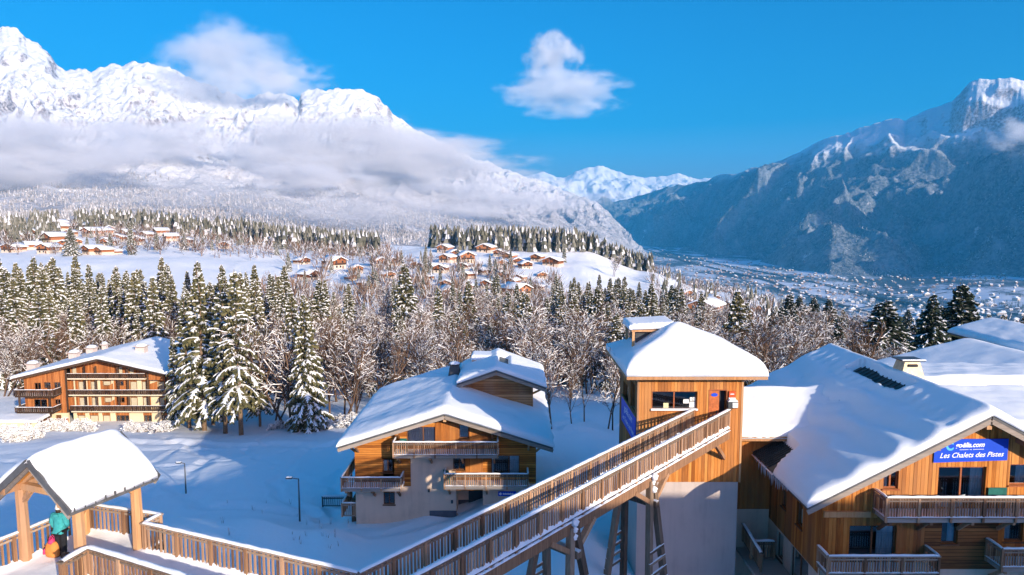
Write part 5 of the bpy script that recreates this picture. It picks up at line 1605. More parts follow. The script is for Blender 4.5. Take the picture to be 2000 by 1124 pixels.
# recessed entrance
m = MB(co)
a, b, c, d = c7
m.add([fc.pt(a, c, -.3), fc.pt(b, c, -.3), fc.pt(b, d, -.3), fc.pt(a, d, -.3), fc.pt(a, c, -1.9), fc.pt(b, c, -1.9), fc.pt(b, d, -1.9), fc.pt(a, d, -1.9)],
      [(4, 5, 6, 7), (0, 1, 5, 4), (3, 7, 6, 2), (0, 4, 7, 3), (1, 2, 6, 5)])
en = m.build('entrance', M['plaster'], cha, fix=False)
q = q_(912, 959, 943, 988)
m = MB(co); fbox(m, fc, q[0], q[1] - .02, c + .02, d - .05, -1.88, -1.8); m.build('door', M['far_glass'], en)
m = MB(co); fbox(m, fc, a, q[0], c, c + .35, -1.89, -1.86); m.build('plinth', M['plinth'], en)
# lamps on the plaster
for (u, v) in ((838, 958), (883, 980)):
    p = P(u, v, YC); m = MB(co); m.box((p.x - .07, YC - .1, p.z - .1), (p.x + .07, YC + .02, p.z + .1)); m.build('wall_lamp', M['metal_dark'], cha)
sgn = empty('chalet_sign', (P(990, 965, YC).x, YC, VZ(YC, 970)))
tag(sgn, 'small blue sign with white emblem beside the chalet entrance below the right balcony', 'sign')
q = q_(973, 960, 1008, 969)
m = MB(sgn.location); fbox(m, fc, q[0], q[1], q[2], q[3], 0.0, 0.04); pn = m.build('panel', M['sign_blue'], sgn)
m = MB(sgn.location)
for k in range(9):
    s_ = q[0] + .32 + k * (q[1] - q[0] - .5) / 9
    fbox(m, fc, s_, s_ + .07, q[2] + .10, q[3] - .10 - .03 * (k % 2), 0.041, 0.045)
o = m.build('lettering', M['sign_white'], pn); o['kind'] = 'stuff'
m = MB(sgn.location); fpoly(m, fc, [(q[0] + .16 + .09 * math.cos(k * .785), (q[2] + q[3]) / 2 + .1 * math.sin(k * .785)) for k in range(8)], 0.041, 0.046); m.build('emblem', M['sign_white'], pn)
# side and back walls
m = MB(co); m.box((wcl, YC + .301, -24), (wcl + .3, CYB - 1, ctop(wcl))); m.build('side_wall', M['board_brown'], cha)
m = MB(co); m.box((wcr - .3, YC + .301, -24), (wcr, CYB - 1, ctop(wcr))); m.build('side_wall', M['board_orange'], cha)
m = MB(co); m.poly_prism([(wcl, -24), (wcr, -24), (wcr, ctop(wcr)), (cxm, ctop(cxm)), (wcl, ctop(wcl))], 'y', CYB - 1.3, CYB - 1.001); m.build('back_wall', M['board_brown'], cha)
m = MB(co); m.box((wcl - .5, YC + .8, -24), (wcl - .004, YC + 3.0, -19.6)); m.build('stone_base', M['stone'], cha)
crf = gable_roof(cha, cxm, cxl, cxr_, YCE, CYB, czr, cslope, 0.30, barge=('fascia', 'timber_grey'))
def chz(x, y): return czr - np.abs(x - cxm) * cslope
def chmod(X, Y, t, b, pr):
    return t + 0.05 * np.sin(Y * 1.5 + X * .5) * pr * (X < cxm) * np.clip((cxm - X) / 3, 0, 1)
snow_cap(cha, cxl - .12, cxr_ + .10, YCE - .12, CYB + .1, chz, 0.50, r=0.55, lump=0.08, nx=70, ny=50, seed=29, lip=0.22, mod=chmod)
for u, v in ((700, 880), (780, 848), (1032, 866), (962, 838)):
    xx = P(u, v, YC).x; zz = ctop(xx) - .12
    m = MB(co); m.beam((xx, YC, zz), (xx, YCE + .2, zz), 0.16, 0.18); m.build('purlin_end', M['timber'], cha)
    m = MB(co); m.beam((xx, YC, zz - .7), (xx, YCE + .35, zz - .08), 0.12, 0.12); m.build('strut', M['timber'], cha)
m = MB(co); m.beam((cxm, YC, czr - .5), (cxm, YCE + .1, czr - .5), 0.2, 0.22); m.build('purlin_end', M['timber'], cha)
for xx, s in ((wcl, -1), (wcr, 1)):
    m = MB(co); m.beam((xx, YC + .4, ctop(xx) - .9), (xx + s * .75, YC + .4, ctop(xx) - .25), 0.13, 0.13); m.build('strut', M['timber'], cha)
balcony(cha, YC, 768, 972, 864, 896, 1.3, seed=31, slabmat='timber_grey', pitch=0.14)
balcony(cha, YC, 667, 783, 933, 961, 1.2, seed=32, wrap=YC + 3.0, pitch=0.14)
balcony(cha, YC, 868, 1031, 926, 957, 1.2, seed=33, pitch=0.14)
railing(cha, co, [(wcl - 1.0, YC + 3.0, VZ(YC, 985)), (wcl - 1.0, YC + .2, VZ(YC, 985)), (wcl - .05, YC + .2, VZ(YC, 985))], 1.0, M['rail_grey'], M['rail_wood'], seed=34, name='terrace_rail', pitch=0.14)
# rear cross gable rising over the roof
GY = 50.8
gx0 = P(903, 760, GY).x; gx1 = P(1041, 790, GY).x
gap_ = P(969, 723, GY - .8); gel = P(893, 751, GY - .8); ger = P(1067, 757, GY - .8)
gsl = (gap_.z - ger.z) / (ger.x - gap_.x)
fg = front(GY)
gt = lambda s: gap_.z - .28 - abs(s - gap_.x) * gsl
wall(cha, 'gable_wall', fg, gx0, gx1, gt, const(-18.5), [], M['board_old'], -0.25, 0, cuts=[gap_.x])
m = MB(co); m.box((gx1 - .25, GY + .251, -22), (gx1, GY + 6, gt(gx1))); m.build('gable_wall', M['board_old'], cha)
grf = gable_roof(cha, gap_.x, gel.x, ger.x, GY - .8, GY + 6.2, gap_.z, gsl, 0.28)
snow_cap(cha, gel.x - .05, ger.x + .08, GY - .88, GY + 6.3, lambda x, y: gap_.z - np.abs(x - gap_.x) * gsl, 0.34, name='gable_snow', r=0.4, lump=0.07, nx=36, ny=30, seed=37, lip=.14,
         mod=lambda X, Y, t, b, pr: np.where((np.abs(X - gap_.x - .55) < .45) & (Y > GY + 1.2) & (Y < GY + 4.6), b - .05, t))
m = MB(co); m.beam((gx1, GY + .3, gt(gx1) - .8), (gx1 + .75, GY - .2, gt(gx1) - .3), .15, .15); m.build('strut', M['soffit'], cha)
# louvred chimney with snow cap, and a squat metal flue
lx0, lx1 = P(923, 700, 55.0).x, P(966, 700, 55.0).x
lz0, lz1 = VZ(56.5, 728), VZ(56.5, 698)
for (x, y) in ((lx0 + .1, 54.9), (lx1 - .1, 54.9), (lx0 + .1, 56.4), (lx1 - .1, 56.4)):
    pass
m = MB(co); m.box((lx0 - .05, 54.75, lz1), (lx1 + .05, 56.6, lz1 + .1)); lv = m.build('louvre_chimney', M['timber'], cha)
for (x, y) in ((lx0 + .1, 54.9), (lx1 - .1, 54.9), (lx0 + .1, 56.4), (lx1 - .1, 56.4)):
    m = MB(co); m.box((x - .09, y - .09, lz0 - 1.2), (x + .09, y + .09, lz1)); m.build('post', M['timber'], lv)
m = MB(co); m.beam((lx0 + .2, 54.9, lz0), (lx0 + .85, 54.9, lz1), .1, .1); m.build('strut', M['timber'], lv)
m = MB(co); m.box((lx0 + .35, 55.3, lz0 - 1.0), (lx1 - .35, 56.1, lz1 - .15)); m.build('flue', M['metal_dark'], lv)
snow_cap(cha, lx0 - .1, lx1 + .1, 54.7, 56.7, lambda x, y: lz1 + .1 + 0 * x, 0.42, name='louvre_snow', r=.15, lump=.02, nx=24, ny=8, seed=41, lip=.24,
         mod=lambda X, Y, t, b, pr: t - .07 * (np.sin(X * 22) > .5) * (Y < 54.85))
fx = P(888, 725, 54).x; fz0, fz1 = VZ(54, 742), VZ(54, 714)
m = MB(co); frustum(m, fx, 54, fz0 - .5, fz1, .62, .5, .36, .36); fl_ = m.build('chimney', M['metal_dark'], cha)
m = MB(co); m.box((fx - .45, 53.55, fz1 + .08), (fx + .45, 54.45, fz1 + .14)); m.build('cap', M['metal_dark'], fl_)
m = MB(co); m.tube([(fx, 54, fz1 + .14), (fx, 54, fz1 + .24), (fx, 54, fz1 + .32)], [.46, .4, .15], 8); m.build('cap_snow', M['snow'], fl_, smooth=True)
zf1 = VZ(YC - 1.3, 896) + .25
chair('garden_chair', (P(789, 862, YC - .5).x, YC - .45, zf1), R(180), 'dark green chair on the top balcony of the middle chalet, left of the curtained door', M['plastic_green'])
chair('garden_chair', (P(876, 922, YC - .6).x, YC - .5, VZ(YC - 1.2, 957) + .25), R(150), 'dark green chair at the left end of the right-hand balcony of the middle chalet', M['plastic_green'])
# ------------------------------------------------------------------ apartment block on the left
YA = 108.0; YAE = 106.6; AYB = 125.0
al = P(22, 740, YAE); aa = P(190, 701, YAE); ar_ = P(352, 738, YAE)
asl = ((aa.z - al.z) / (aa.x - al.x) + (aa.z - ar_.z) / (ar_.x - aa.x)) / 2
apt = empty('apartment_block', (aa.x, YA + 8, -32.5))
tag(apt, 'four-storey brown and cream apartment block with dark balconies beside the tall spruces', 'apartment block')
ao = apt.location
fa = front(YA); fa2 = front(YA + 1.3)
atop = lambda s: aa.z - .45 - abs(s - aa.x) * asl
awl = P(49, 780, YA).x; awm = P(131, 780, YA).x; awr = P(340, 780, YA).x
zg = VZ(YA, 807)
def qa(u0, v0, u1, v1, Y=YA): return px(Y, u0, v0, u1, v1)
ops = [qa(67, 748, 80, 762), qa(85.5, 747, 99, 759), qa(105, 747, 118, 759), qa(107, 780, 118, 791), qa(66, 780, 92, 797)]
wall(apt, 'timber_wall', fa, awl, awm, atop, const(zg), ops, M['board_red'], -.35, 0)
for i, o_ in enumerate(ops):
    window(apt, fa, o_, M['frame_brown'], 2 if i != 1 else 1, curtain=[(.05, .95)] if i in (1, 2) else None, cmat=M['blind'], fw=.1, sill=False)
gops = [qa(72, 812, 98, 836), qa(109, 811, 120, 834)]
wall(apt, 'ground_floor', fa, awl, awm, const(zg - .003), const(-36), gops, M['plaster_cream'], -.35, -.02)
for g in gops:
    m = MB(ao); fbox(m, fa, g[0], g[1], g[2], g[3], -.3, -.2); m.build('garage_door', M['frame_brown'], apt)
m = MB(ao); q = qa(126, 817, 134, 834); fbox(m, fa, q[0], q[1], q[2], q[3], -.02, .06); m.build('shutter', M['frame_red'], apt)
# recessed bays
floors_v = [(742, 712), (773, 743), (806, 774), (838, 807)]
bay_ops = []
def bay(v0, v1, cols):
    for (a, b, t) in cols: bay_ops.append((qa(a, v0, b, v1, YA + 1.3), t))
bay(745, 768, [(153, 168, 1), (177, 188, 1), (254, 268, 1), (277, 287, 1), (309, 322, 1)])
bay(744, 754, [(201, 217, 1), (227, 242, 2)])
bay(776, 799, [(155, 171, 1), (179, 190, 1), (255, 269, 1), (279, 289, 1), (311, 322, 1)])
bay(776, 787, [(204, 219, 1), (229, 244, 2)])
bay(811, 832, [(152, 167, 1), (176, 193, 1), (201, 216, 1), (227, 253, 3), (281, 297, 2), (316, 327, 2)])
bay(716, 732, [(140, 150, 1), (231, 240, 1), (252, 262, 1)])
wall(apt, 'bay_wall', fa2, awm + .02, awr, lambda s: atop(s) + .35, const(-36), [b[0] for b in bay_ops], M['plaster_cream'], -.3, 0, cuts=[aa.x])
for (b, t) in bay_ops:
    w_ = window(apt, fa2, b, M['frame_brown'], t, curtain=None if t == 1 else [(.05, .3)], cmat=M['blind'], fw=.13, inset=.06, sill=False)
    if t == 1:
        m = MB(ao); fbox(m, fa2, b[0] + .13, b[1] - .13, b[2] + .13, b[3] - .13, -.085, -.03); m.build('roller_shutter', M['blind'], w_)
# attic band of warm timber behind the top balcony
wall(apt, 'attic_wall', fa2, awm + .02, awr - .05, lambda s: atop(s) + .3, const(VZ(YA + 1.3, 742)), [b[0] for b in bay_ops], M['board_red'], 0.004, .08, cuts=[aa.x])
wall(apt, 'timber_wall', fa, P(286, 735, YA).x, awr, atop, const(VZ(YA, 743)), [], M['board_red'], -.2, 0)
for (u0, u1, v0, v1) in ((131, 144, 744, 770), (133, 146, 776, 800)):
    q = qa(u0, v0, u1, v1, YA + 1.2); m = MB(ao); fbox(m, fa, q[0], q[1], q[2], q[3], -1.2, -1.1); m.build('timber_panel', M['board_red'], apt)
for (u0, v0, u1, v1) in ((212, 749, 221, 768), (215, 781, 224, 800), (292, 745, 308, 768)):
    q = qa(u0, v0, u1, v1, YA + .6); m = MB(ao)
    fpoly(m, fa, [(q[0], q[2]), (q[1], q[2]), (q[1], q[3]), (q[0], q[2] + (q[3] - q[2]) * .75)], -.62, -.55); m.build('divider', M['board_red'], apt)
for (v0, v1, u0, u1) in ((730, 742, 130, 283), (762, 774, 133, 334), (793, 806, 138, 338)):
    zt, zb = VZ(YA - .2, v0), VZ(YA - .2, v1)
    x0, x1 = P(u0, v0, YA - .2).x, P(u1, v0, YA - .2).x
    r = railing(apt, ao, [(x0, YA - .2, zt), (x1, YA - .2, zt)], zt - zb - .2, M['timber_dark'], M['timber_dark'], pitch=.32, bal_w=.24, post_w=.12, post_gap=3.2, bottom=.06, hand=(.16, .09), snow=.05, name='balcony', under=False, seed=int(v0))
    m = MB(ao); m.box((x0, YA - .15, zb), (x1, YA + 1.29, zb + .18)); m.build('floor', M['plaster_cream'], r)
    m = MB(ao); m.box((x0, YA - .18, zb + .181), (x1, YA - .0, zb + .23)); m.build('floor_snow', M['snow'], r)
for u in (131.5, 168, 190, 233, 252, 291, 326):
    x = P(u, 780, YA).x; m = MB(ao); m.box((x - .11, YA - .12, VZ(YA, 806)), (x + .11, YA + .1, min(atop(x), VZ(YA, 716)))); m.build('post', M['timber_dark'], apt)
for (v0, v1) in ((762, 777), (796, 808)):
    zt, zb = VZ(YA - 2, v0), VZ(YA - 2, v1)
    x0, x1 = P(27 if v0 < 780 else 30, v0, YA - 2).x, P(103, v0, YA - 2).x
    r = railing(apt, ao, [(x0, YA + 5, zt), (x0, YA - 2, zt), (x1, YA - 2, zt), (x1, YA - .05, zt)], zt - zb - .2, M['timber_dark'], M['timber_dark'], pitch=.34, bal_w=.26, post_w=.14, post_gap=3, bottom=.06, hand=(.2, .1), snow=.07, name='balcony', under=False, seed=int(v0))
    m = MB(ao); m.box((x0 + .05, YA - 1.95, zb), (x1, YA - .003, zb + .2)); m.build('floor', M['timber_dark'], r)
    m = MB(ao); m.box((x0 + .05, YA - .003, zb), (awl - .01, YA + 5, zb + .2)); m.build('floor', M['timber_dark'], r)
    m = MB(ao); m.box((x0 + .1, YA - 1.9, zb + .203), (x1, YA - .05, zb + .30)); m.build('floor_snow', M['snow'], r)
for x in (P(38, 780, YA - 1.8).x, P(97, 780, YA - 1.8).x):
    m = MB(ao); m.box((x - .12, YA - 1.9, VZ(YA, 808)), (x + .12, YA - 1.7, VZ(YA, 748))); m.build('post', M['timber_dark'], apt)
m = MB(ao); m.box((awl, YA + .351, -36), (awl + .35, AYB - 1, atop(awl))); m.build('side_wall', M['board_red'], apt)
m = MB(ao); m.box((awr - .35, YA + 1.4, -36), (awr, AYB - 1, atop(awr))); m.build('side_wall', M['board_red'], apt)
arf = gable_roof(apt, aa.x, al.x, ar_.x, YAE, AYB, aa.z, asl, .4, barge=('timber_dark', 'timber_dark'))
snow_cap(apt, al.x - .1, ar_.x + .1, YAE - .15, AYB + .1, lambda x, y: aa.z - np.abs(x - aa.x) * asl, .50, r=.5, lump=.08, nx=46, ny=34, seed=51, lip=.3)
for (u, v, Yc, s) in ((277, 690, 114, .75), (145, 690, 118, .7), (179, 685, 121, .7), (64, 712, 113, .7), (205, 682, 122, .4)):
    p = P(u, v, Yc); zrf = aa.z - abs(p.x - aa.x) * asl + .3
    m = MB(ao); m.box((p.x - s, Yc - s * .8, zrf), (p.x + s, Yc + s * .8, zrf + .9)); ck = m.build('chimney', M['concrete'], apt)
    m = MB(ao); m.box((p.x - s - .25, Yc - s, zrf + 1.02), (p.x + s + .25, Yc + s, zrf + 1.14)); m.build('cap', M['concrete'], ck)
    for dx in (-s * .7, s * .7):
        m = MB(ao); m.box((p.x + dx - .1, Yc - .1, zrf + .9), (p.x + dx + .1, Yc + .1, zrf + 1.02)); m.build('cap_leg', M['concrete'], ck)
    m = MB(ao); m.tube([(p.x, Yc, zrf + 1.14), (p.x, Yc, zrf + 1.35), (p.x, Yc, zrf + 1.55)], [s * 1.25, s * 1.15, s * .5], 8); m.build('cap_snow', M['snow'], ck, smooth=True)
# low retaining wall with snow
rwl = empty('garden_wall', (P(20, 838, 103).x, 103, VZ(103, 842))); tag(rwl, 'low cream garden wall with snow on top left of the apartment block', 'wall')
m = MB(rwl.location); x0, x1 = P(-60, 835, 103).x, P(72, 835, 103).x
m.box((x0, 103, VZ(103, 846)), (x1, 103.4, VZ(103, 826))); m.build('wall', M['plaster_cream'], rwl)
snow_cap(rwl, x0, x1, 102.9, 106.5, lambda x, y: VZ(103, 826) + 0 * x + (y - 103) * .05, .4, name='wall_snow', r=.35, nx=24, ny=6, seed=3)
# ------------------------------------------------------------------ neighbouring roofs on the right and unseen neighbour behind
def plain_chalet(name, label, xr, y0, y1, zr, half, slope, zb, T=.45, seed=1, wmat='board_brown', cat='chalet', over=.7, detail=True, axis='y', xr_half=None):
    hr = half if xr_half is None else xr_half
    t = empty(name, (xr, (y0 + y1) / 2, zb)); tag(t, label, cat)
    tp = lambda s: zr - .32 - abs(s - xr) * slope
    fr = front(y0 + over)
    ops = []
    if detail:
        for k, dx in enumerate((-half * .5, 0, half * .45)):
            z0 = zr - .32 - abs(dx) * slope - 2.1
            ops.append((xr + dx - .5, xr + dx + .5, z0, z0 + 1.2))
    wall(t, 'front_wall', fr, xr - half + over, xr + hr - over, tp, const(zb), ops, M[wmat], -.25, 0, cuts=[xr])
    for o_ in ops: window(t, fr, o_, M['frame_brown'], 2)
    off = t.location
    for x in (xr - half + over, xr + hr - over - .25):
        m = MB(off); m.box((x, y0 + over + .251, zb), (x + .25, y1 - .3, tp(x if x < xr else x + .25))); m.build('side_wall', M[wmat], t)
    m = MB(off); m.poly_prism([(xr - half + over, zb), (xr + hr - over, zb), (xr + hr - over, tp(xr + hr - over)), (xr, tp(xr)), (xr - half + over, tp(xr - half + over))], 'y', y1 - .55, y1 - .3); m.build('back_wall', M[wmat], t)
    gable_roof(t, xr, xr - half, xr + hr, y0, y1, zr, slope, .3)
    snow_cap(t, xr - half - .06, xr + hr + .06, y0 - .1, y1 + .05, lambda x, y: zr - np.abs(x - xr) * slope, T, r=.5, lump=.07, nx=40, ny=30, seed=seed, lip=.2)
    return t
# roof right of the main ridge, its eave rolled with snow
p1 = P(1822, 717, 47.0)
plain_chalet('chalet', 'chalet with smooth blue-shaded snow roof behind the main ridge, nearest the dark spruces', P(1990, 690, 50).x, 44.0, 56.0, VZ(50, 694), P(1990, 690, 50).x - P(1826, 715, 47).x, .26, -24, T=.35, seed=61)
plain_chalet('chalet', 'taller chalet with thick snow cap over a timber wall at the right edge', P(2010, 640, 58).x, 52.0, 63.0, VZ(54, 662), P(2010, 640, 54).x - P(1926, 655, 54).x + .3, .26, -22, T=.5, seed=62, wmat='board_old')
# cross wing of the residence running off to the right
xg0 = mx_r + 1.2
cw = empty('chalet_wing', (30, 40, -21)); tag(cw, 'long snow-laden roof with a bare dark edge behind the blue sign gable', 'roof wing')
wy0, wyr, wy1 = 34.0, 40.5, 46.5
wzr = VZ(40.5, 758); wz0 = wzr - (wyr - wy0) * .07
m = MB(cw.location)
m.add([(xg0, wy0, wz0), (44, wy0, wz0), (44, wyr, wzr), (xg0, wyr, wzr), (44, wy1, wz0), (xg0, wy1, wz0)], [(0, 1, 2, 3), (3, 2, 4, 5)]); m.build('roof', M['metal_roof'], cw, fix=False)
snow_cap(cw, xg0, 44, wy0, wyr - .22, lambda x, y: wz0 + (y - wy0) * .07 + 0 * x, .34, r=.4, lump=.1, nx=70, ny=30, seed=71, lip=.1)
snow_cap(cw, xg0, 44, wyr + .12, wy1, lambda x, y: wzr - (y - wyr) * .07 + 0 * x, .75, r=.4, lump=.12, nx=70, ny=24, seed=72, lip=.3)
m = MB(cw.location); m.box((xg0 + .5, wy0 + .8, -23), (43.6, wy1 - .8, wz0 - .05)); m.build('wall', M['board_brown'], cw)
# the house behind the photographer, right: only its long shadow is in the picture
nb = empty('chalet', (44, -10, -12)); tag(nb, 'long snow-roofed house on the slope behind the viewpoint', 'house')
zr_ = 1.3
m = MB(nb.location); m.poly_prism([(-14, -16), (-2, -16), (-2, zr_ - 3.0), (-8, zr_ - .4), (-14, zr_ - 3.0)], 'x', 17, 78); m.build('wall', M['board_orange'], nb)
m = MB(nb.location)
m.add([(16, -8, zr_ - .35), (79, -8, zr_ - .35), (79, -1, zr_ - 3.4), (16, -1, zr_ - 3.4), (79, -15, zr_ - 3.4), (16, -15, zr_ - 3.4)], [(0, 1, 2, 3), (1, 0, 5, 4)]); m.build('roof', M['metal_roof'], nb, fix=False)
snow_cap(nb, 16, 79, -15, -1, lambda x, y: zr_ - .35 - np.abs(y + 8) * .436, .4, r=.5, lump=.1, nx=60, ny=20, seed=77)
# ------------------------------------------------------------------ trees
def foliage_mat(name, a, b, c):
    t = NT(name)
    r = t.island_random(); o_ = t.obj_random()
    n = t.noise(t.coord('Object'), 0.7, 3)
    f = t.math('ADD', t.math('MULTIPLY', r, .5), t.math('ADD', t.math('MULTIPLY', n, .4), t.math('MULTIPLY', o_, .2)))
    t.color(t.ramp(f, [(.25, a), (.55, b), (.85, c)])); t.rough(.8); t.spec(.15)
    return t.m
M['needles'] = foliage_mat('needles', (0.045, 0.052, 0.026), (0.105, 0.102, 0.048), (0.19, 0.165, 0.078))
M['needles_shaded'] = foliage_mat('needles_shaded', (0.015, 0.028, 0.022), (0.035, 0.052, 0.034), (0.07, 0.08, 0.045))  # darker copy of the needles: the right-hand spruces' shade is in the colour
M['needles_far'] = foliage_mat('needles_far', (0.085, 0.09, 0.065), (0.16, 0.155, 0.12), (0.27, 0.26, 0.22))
M['needles_frost'] = foliage_mat('needles_frost', (0.20, 0.20, 0.19), (0.32, 0.31, 0.31), (0.46, 0.45, 0.46))
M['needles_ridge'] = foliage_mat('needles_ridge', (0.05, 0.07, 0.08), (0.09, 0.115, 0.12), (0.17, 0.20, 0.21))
M['bark'] = plain('bark', (0.20, 0.135, 0.085), .9, .1, .4, 5)
M['twig'] = foliage_mat('twig', (0.065, 0.041, 0.028), (0.15, 0.092, 0.060), (0.27, 0.175, 0.12))
def tsnow():
    t = NT('tree_snow'); t.color((0.90, 0.91, 0.92)); t.rough(.7); t.spec(.2); return t.m
M['tree_snow'] = tsnow()

def spruce_geo(H, Rb, seed, bare=0.06, whorl=0.55, droop=0.5, snowy=0.7, nb=7, gaps=0.1):
    rng = np.random.RandomState(seed)
    fv, ff, sv, sf = [], [], [], []
    def tri(V, Fc, *pts):
        n = len(V); V.extend(pts); Fc.append((n, n + 1, n + 2) if len(pts) == 3 else (n, n + 1, n + 2, n + 3))
    z = H * bare
    k = 0
    while z < H * 0.985:
        f = (z - H * bare) / (H * (1 - bare))
        Lm = Rb * (1 - f) ** 0.82 * (0.55 + 0.45 * min(1, f * 6 + .35)) + 0.16
        m = max(4, int(nb * (0.6 + 0.4 * (1 - f)) + rng.rand()))
        for i in range(m):
            if rng.rand() < gaps: continue
            phi = 2 * math.pi * (i + rng.rand() * .8) / m + k * 1.3
            L = Lm * (0.68 + 0.5 * rng.rand())
            ca, sa_ = math.cos(phi), math.sin(phi)
            z0 = z + rng.randn() * .12
            dr = droop * (0.65 + 0.6 * rng.rand()) * (1.15 - .7 * f)
            up = 0.22 + .35 * f
            def pt(s, side=0.0, dz=0.0):
                r = L * s
                return (ca * r - sa_ * side, sa_ * r + ca * side, z0 + L * (up * s - dr * s * s * 1.25) + dz)
            ns = max(3, int(L / 0.36))
            for j in range(ns):
                s = (j + .35) / ns
                w = (0.20 + 0.36 * L * (1 - s) ** .8) * (0.7 + .6 * rng.rand()) * (.55 if s < .18 else 1)
                w = min(w, 1.0)
                s2 = min(1.06, s + (0.30 + .35 * rng.rand()) / max(L, .6) * 1.1)
                hang = -0.16 - .30 * w * rng.rand()
                for sd in (-1, 1):
                    a = pt(max(0, s - .5 / ns), 0, .02); b = pt(s2, sd * w, hang); c = pt(min(1.05, s + 1.0 / ns), 0, -.02)
                    tri(fv, ff, a, b, c)
                    # hanging fringe
                    mid = pt((s + s2) / 2, sd * w * .55, hang - .22 - .25 * rng.rand())
                    tri(fv, ff, a, mid, b)
                    if rng.rand() < snowy:
                        q = .50 + .42 * rng.rand()
                        a2 = pt(max(0, s - .5 / ns), 0, .10); b2 = pt(s + (s2 - s) * q, sd * w * q, hang * q + .10); c2 = pt(min(1.03, s + 1.0 / ns), 0, .08)
                        tri(sv, sf, a2, b2, c2)
            if rng.rand() < snowy + .15:
                # thick ridge of snow lying along the bough
                pr_ = [pt(s, 0, .13 + .05 * rng.rand()) for s in (.12, .4, .7, .98)]
                wd = [.05, .13, .13, .05]
                for j in range(3):
                    (x0, y0, z0_), (x1, y1, z1_) = pr_[j], pr_[j + 1]
                    a, b = wd[j] * (.7 + .6 * rng.rand()), wd[j + 1] * (.7 + .6 * rng.rand())
                    tri(sv, sf, (x0 + sa_ * a, y0 - ca * a, z0_ - .09), (x1 + sa_ * b, y1 - ca * b, z1_ - .09), (x1, y1, z1_), (x0, y0, z0_))
                    tri(sv, sf, (x0, y0, z0_), (x1, y1, z1_), (x1 - sa_ * b, y1 + ca * b, z1_ - .09), (x0 - sa_ * a, y0 + ca * a, z0_ - .09))
        z += whorl * (0.75 + .5 * rng.rand()) * (1 - .45 * f); k += 1
    # leader
    tri(sv, sf, (-.05, 0, H - .6), (.05, 0, H - .6), (0, 0, H + .25)); tri(fv, ff, (0, -.09, H - .9), (0, .09, H - .9), (0, 0, H + .1))
    return fv, ff, sv, sf

def pyd(name, v, f, mat, mi=None, mats=None):
    me = bpy.data.meshes.new(name)
    me.from_pydata(v, [], f)
    for m_ in (mats or [mat]): me.materials.append(m_)
    if mi is not None: me.polygons.foreach_set('material_index', mi)
    me.update()
    return me

def trunk_geo(H, r, seed, lean=.0):
    rng = np.random.RandomState(seed)
    m = MB()
    pts = [(rng.randn() * .03 * i, rng.randn() * .03 * i, H * i / 6 - (1.0 if i == 0 else 0)) for i in range(7)]
    m.tube(pts, [r * (1 - .93 * i / 6) for i in range(7)], 7)
    return m

SPR = []
def add_spruce(H, Rb, seed, needles='needles', **kw):
    fv, ff, sv, sf = spruce_geo(H, Rb, seed, **kw)
    tm = trunk_geo(H, H * .0125 + .06, seed)
    SPR.append(dict(H=H, crown=pyd('crown', fv, ff, M[needles]), snow=pyd('snow', sv, sf, M['tree_snow']), trunk=tm.mesh('trunk', M['bark'], True)))
    n1 = len(fv); n2 = n1 + len(sv)
    v = fv + sv + tm.v
    f = ff + [tuple(i + n1 for i in q) for q in sf] + [tuple(i + n2 for i in q) for q in tm.f]
    mi = [0] * len(ff) + [1] * len(sf) + [2] * len(tm.f)
    SPR[-1]['one'] = pyd('spruce_tree', v, f, None, mi, [M[needles], M['tree_snow'], M['bark']])
    return len(SPR) - 1
S_TALL = [add_spruce(22, 3.5, 1, bare=.20, droop=.5, snowy=.66, gaps=.40, nb=7, whorl=.68), add_spruce(22, 2.9, 2, bare=.16, droop=.45, snowy=.66, gaps=.42, nb=6, whorl=.66), add_spruce(22, 3.3, 3, bare=.12, droop=.55, snowy=.72, gaps=.30, whorl=.64)]
S_FULL = [add_spruce(20, 4.2, 4, bare=.02, droop=.55, snowy=.78, gaps=.06, nb=8), add_spruce(20, 3.6, 5, bare=.03, droop=.5, snowy=.75, gaps=.1), add_spruce(20, 3.0, 6, bare=.04, droop=.6, snowy=.7, gaps=.1)]
S_DARK = [add_spruce(20, 4.8, 7, 'needles_shaded', bare=.02, droop=.6, snowy=.34, gaps=.05, nb=9), add_spruce(20, 4.2, 8, 'needles_shaded', bare=.02, droop=.55, snowy=.4, gaps=.06, nb=9)]

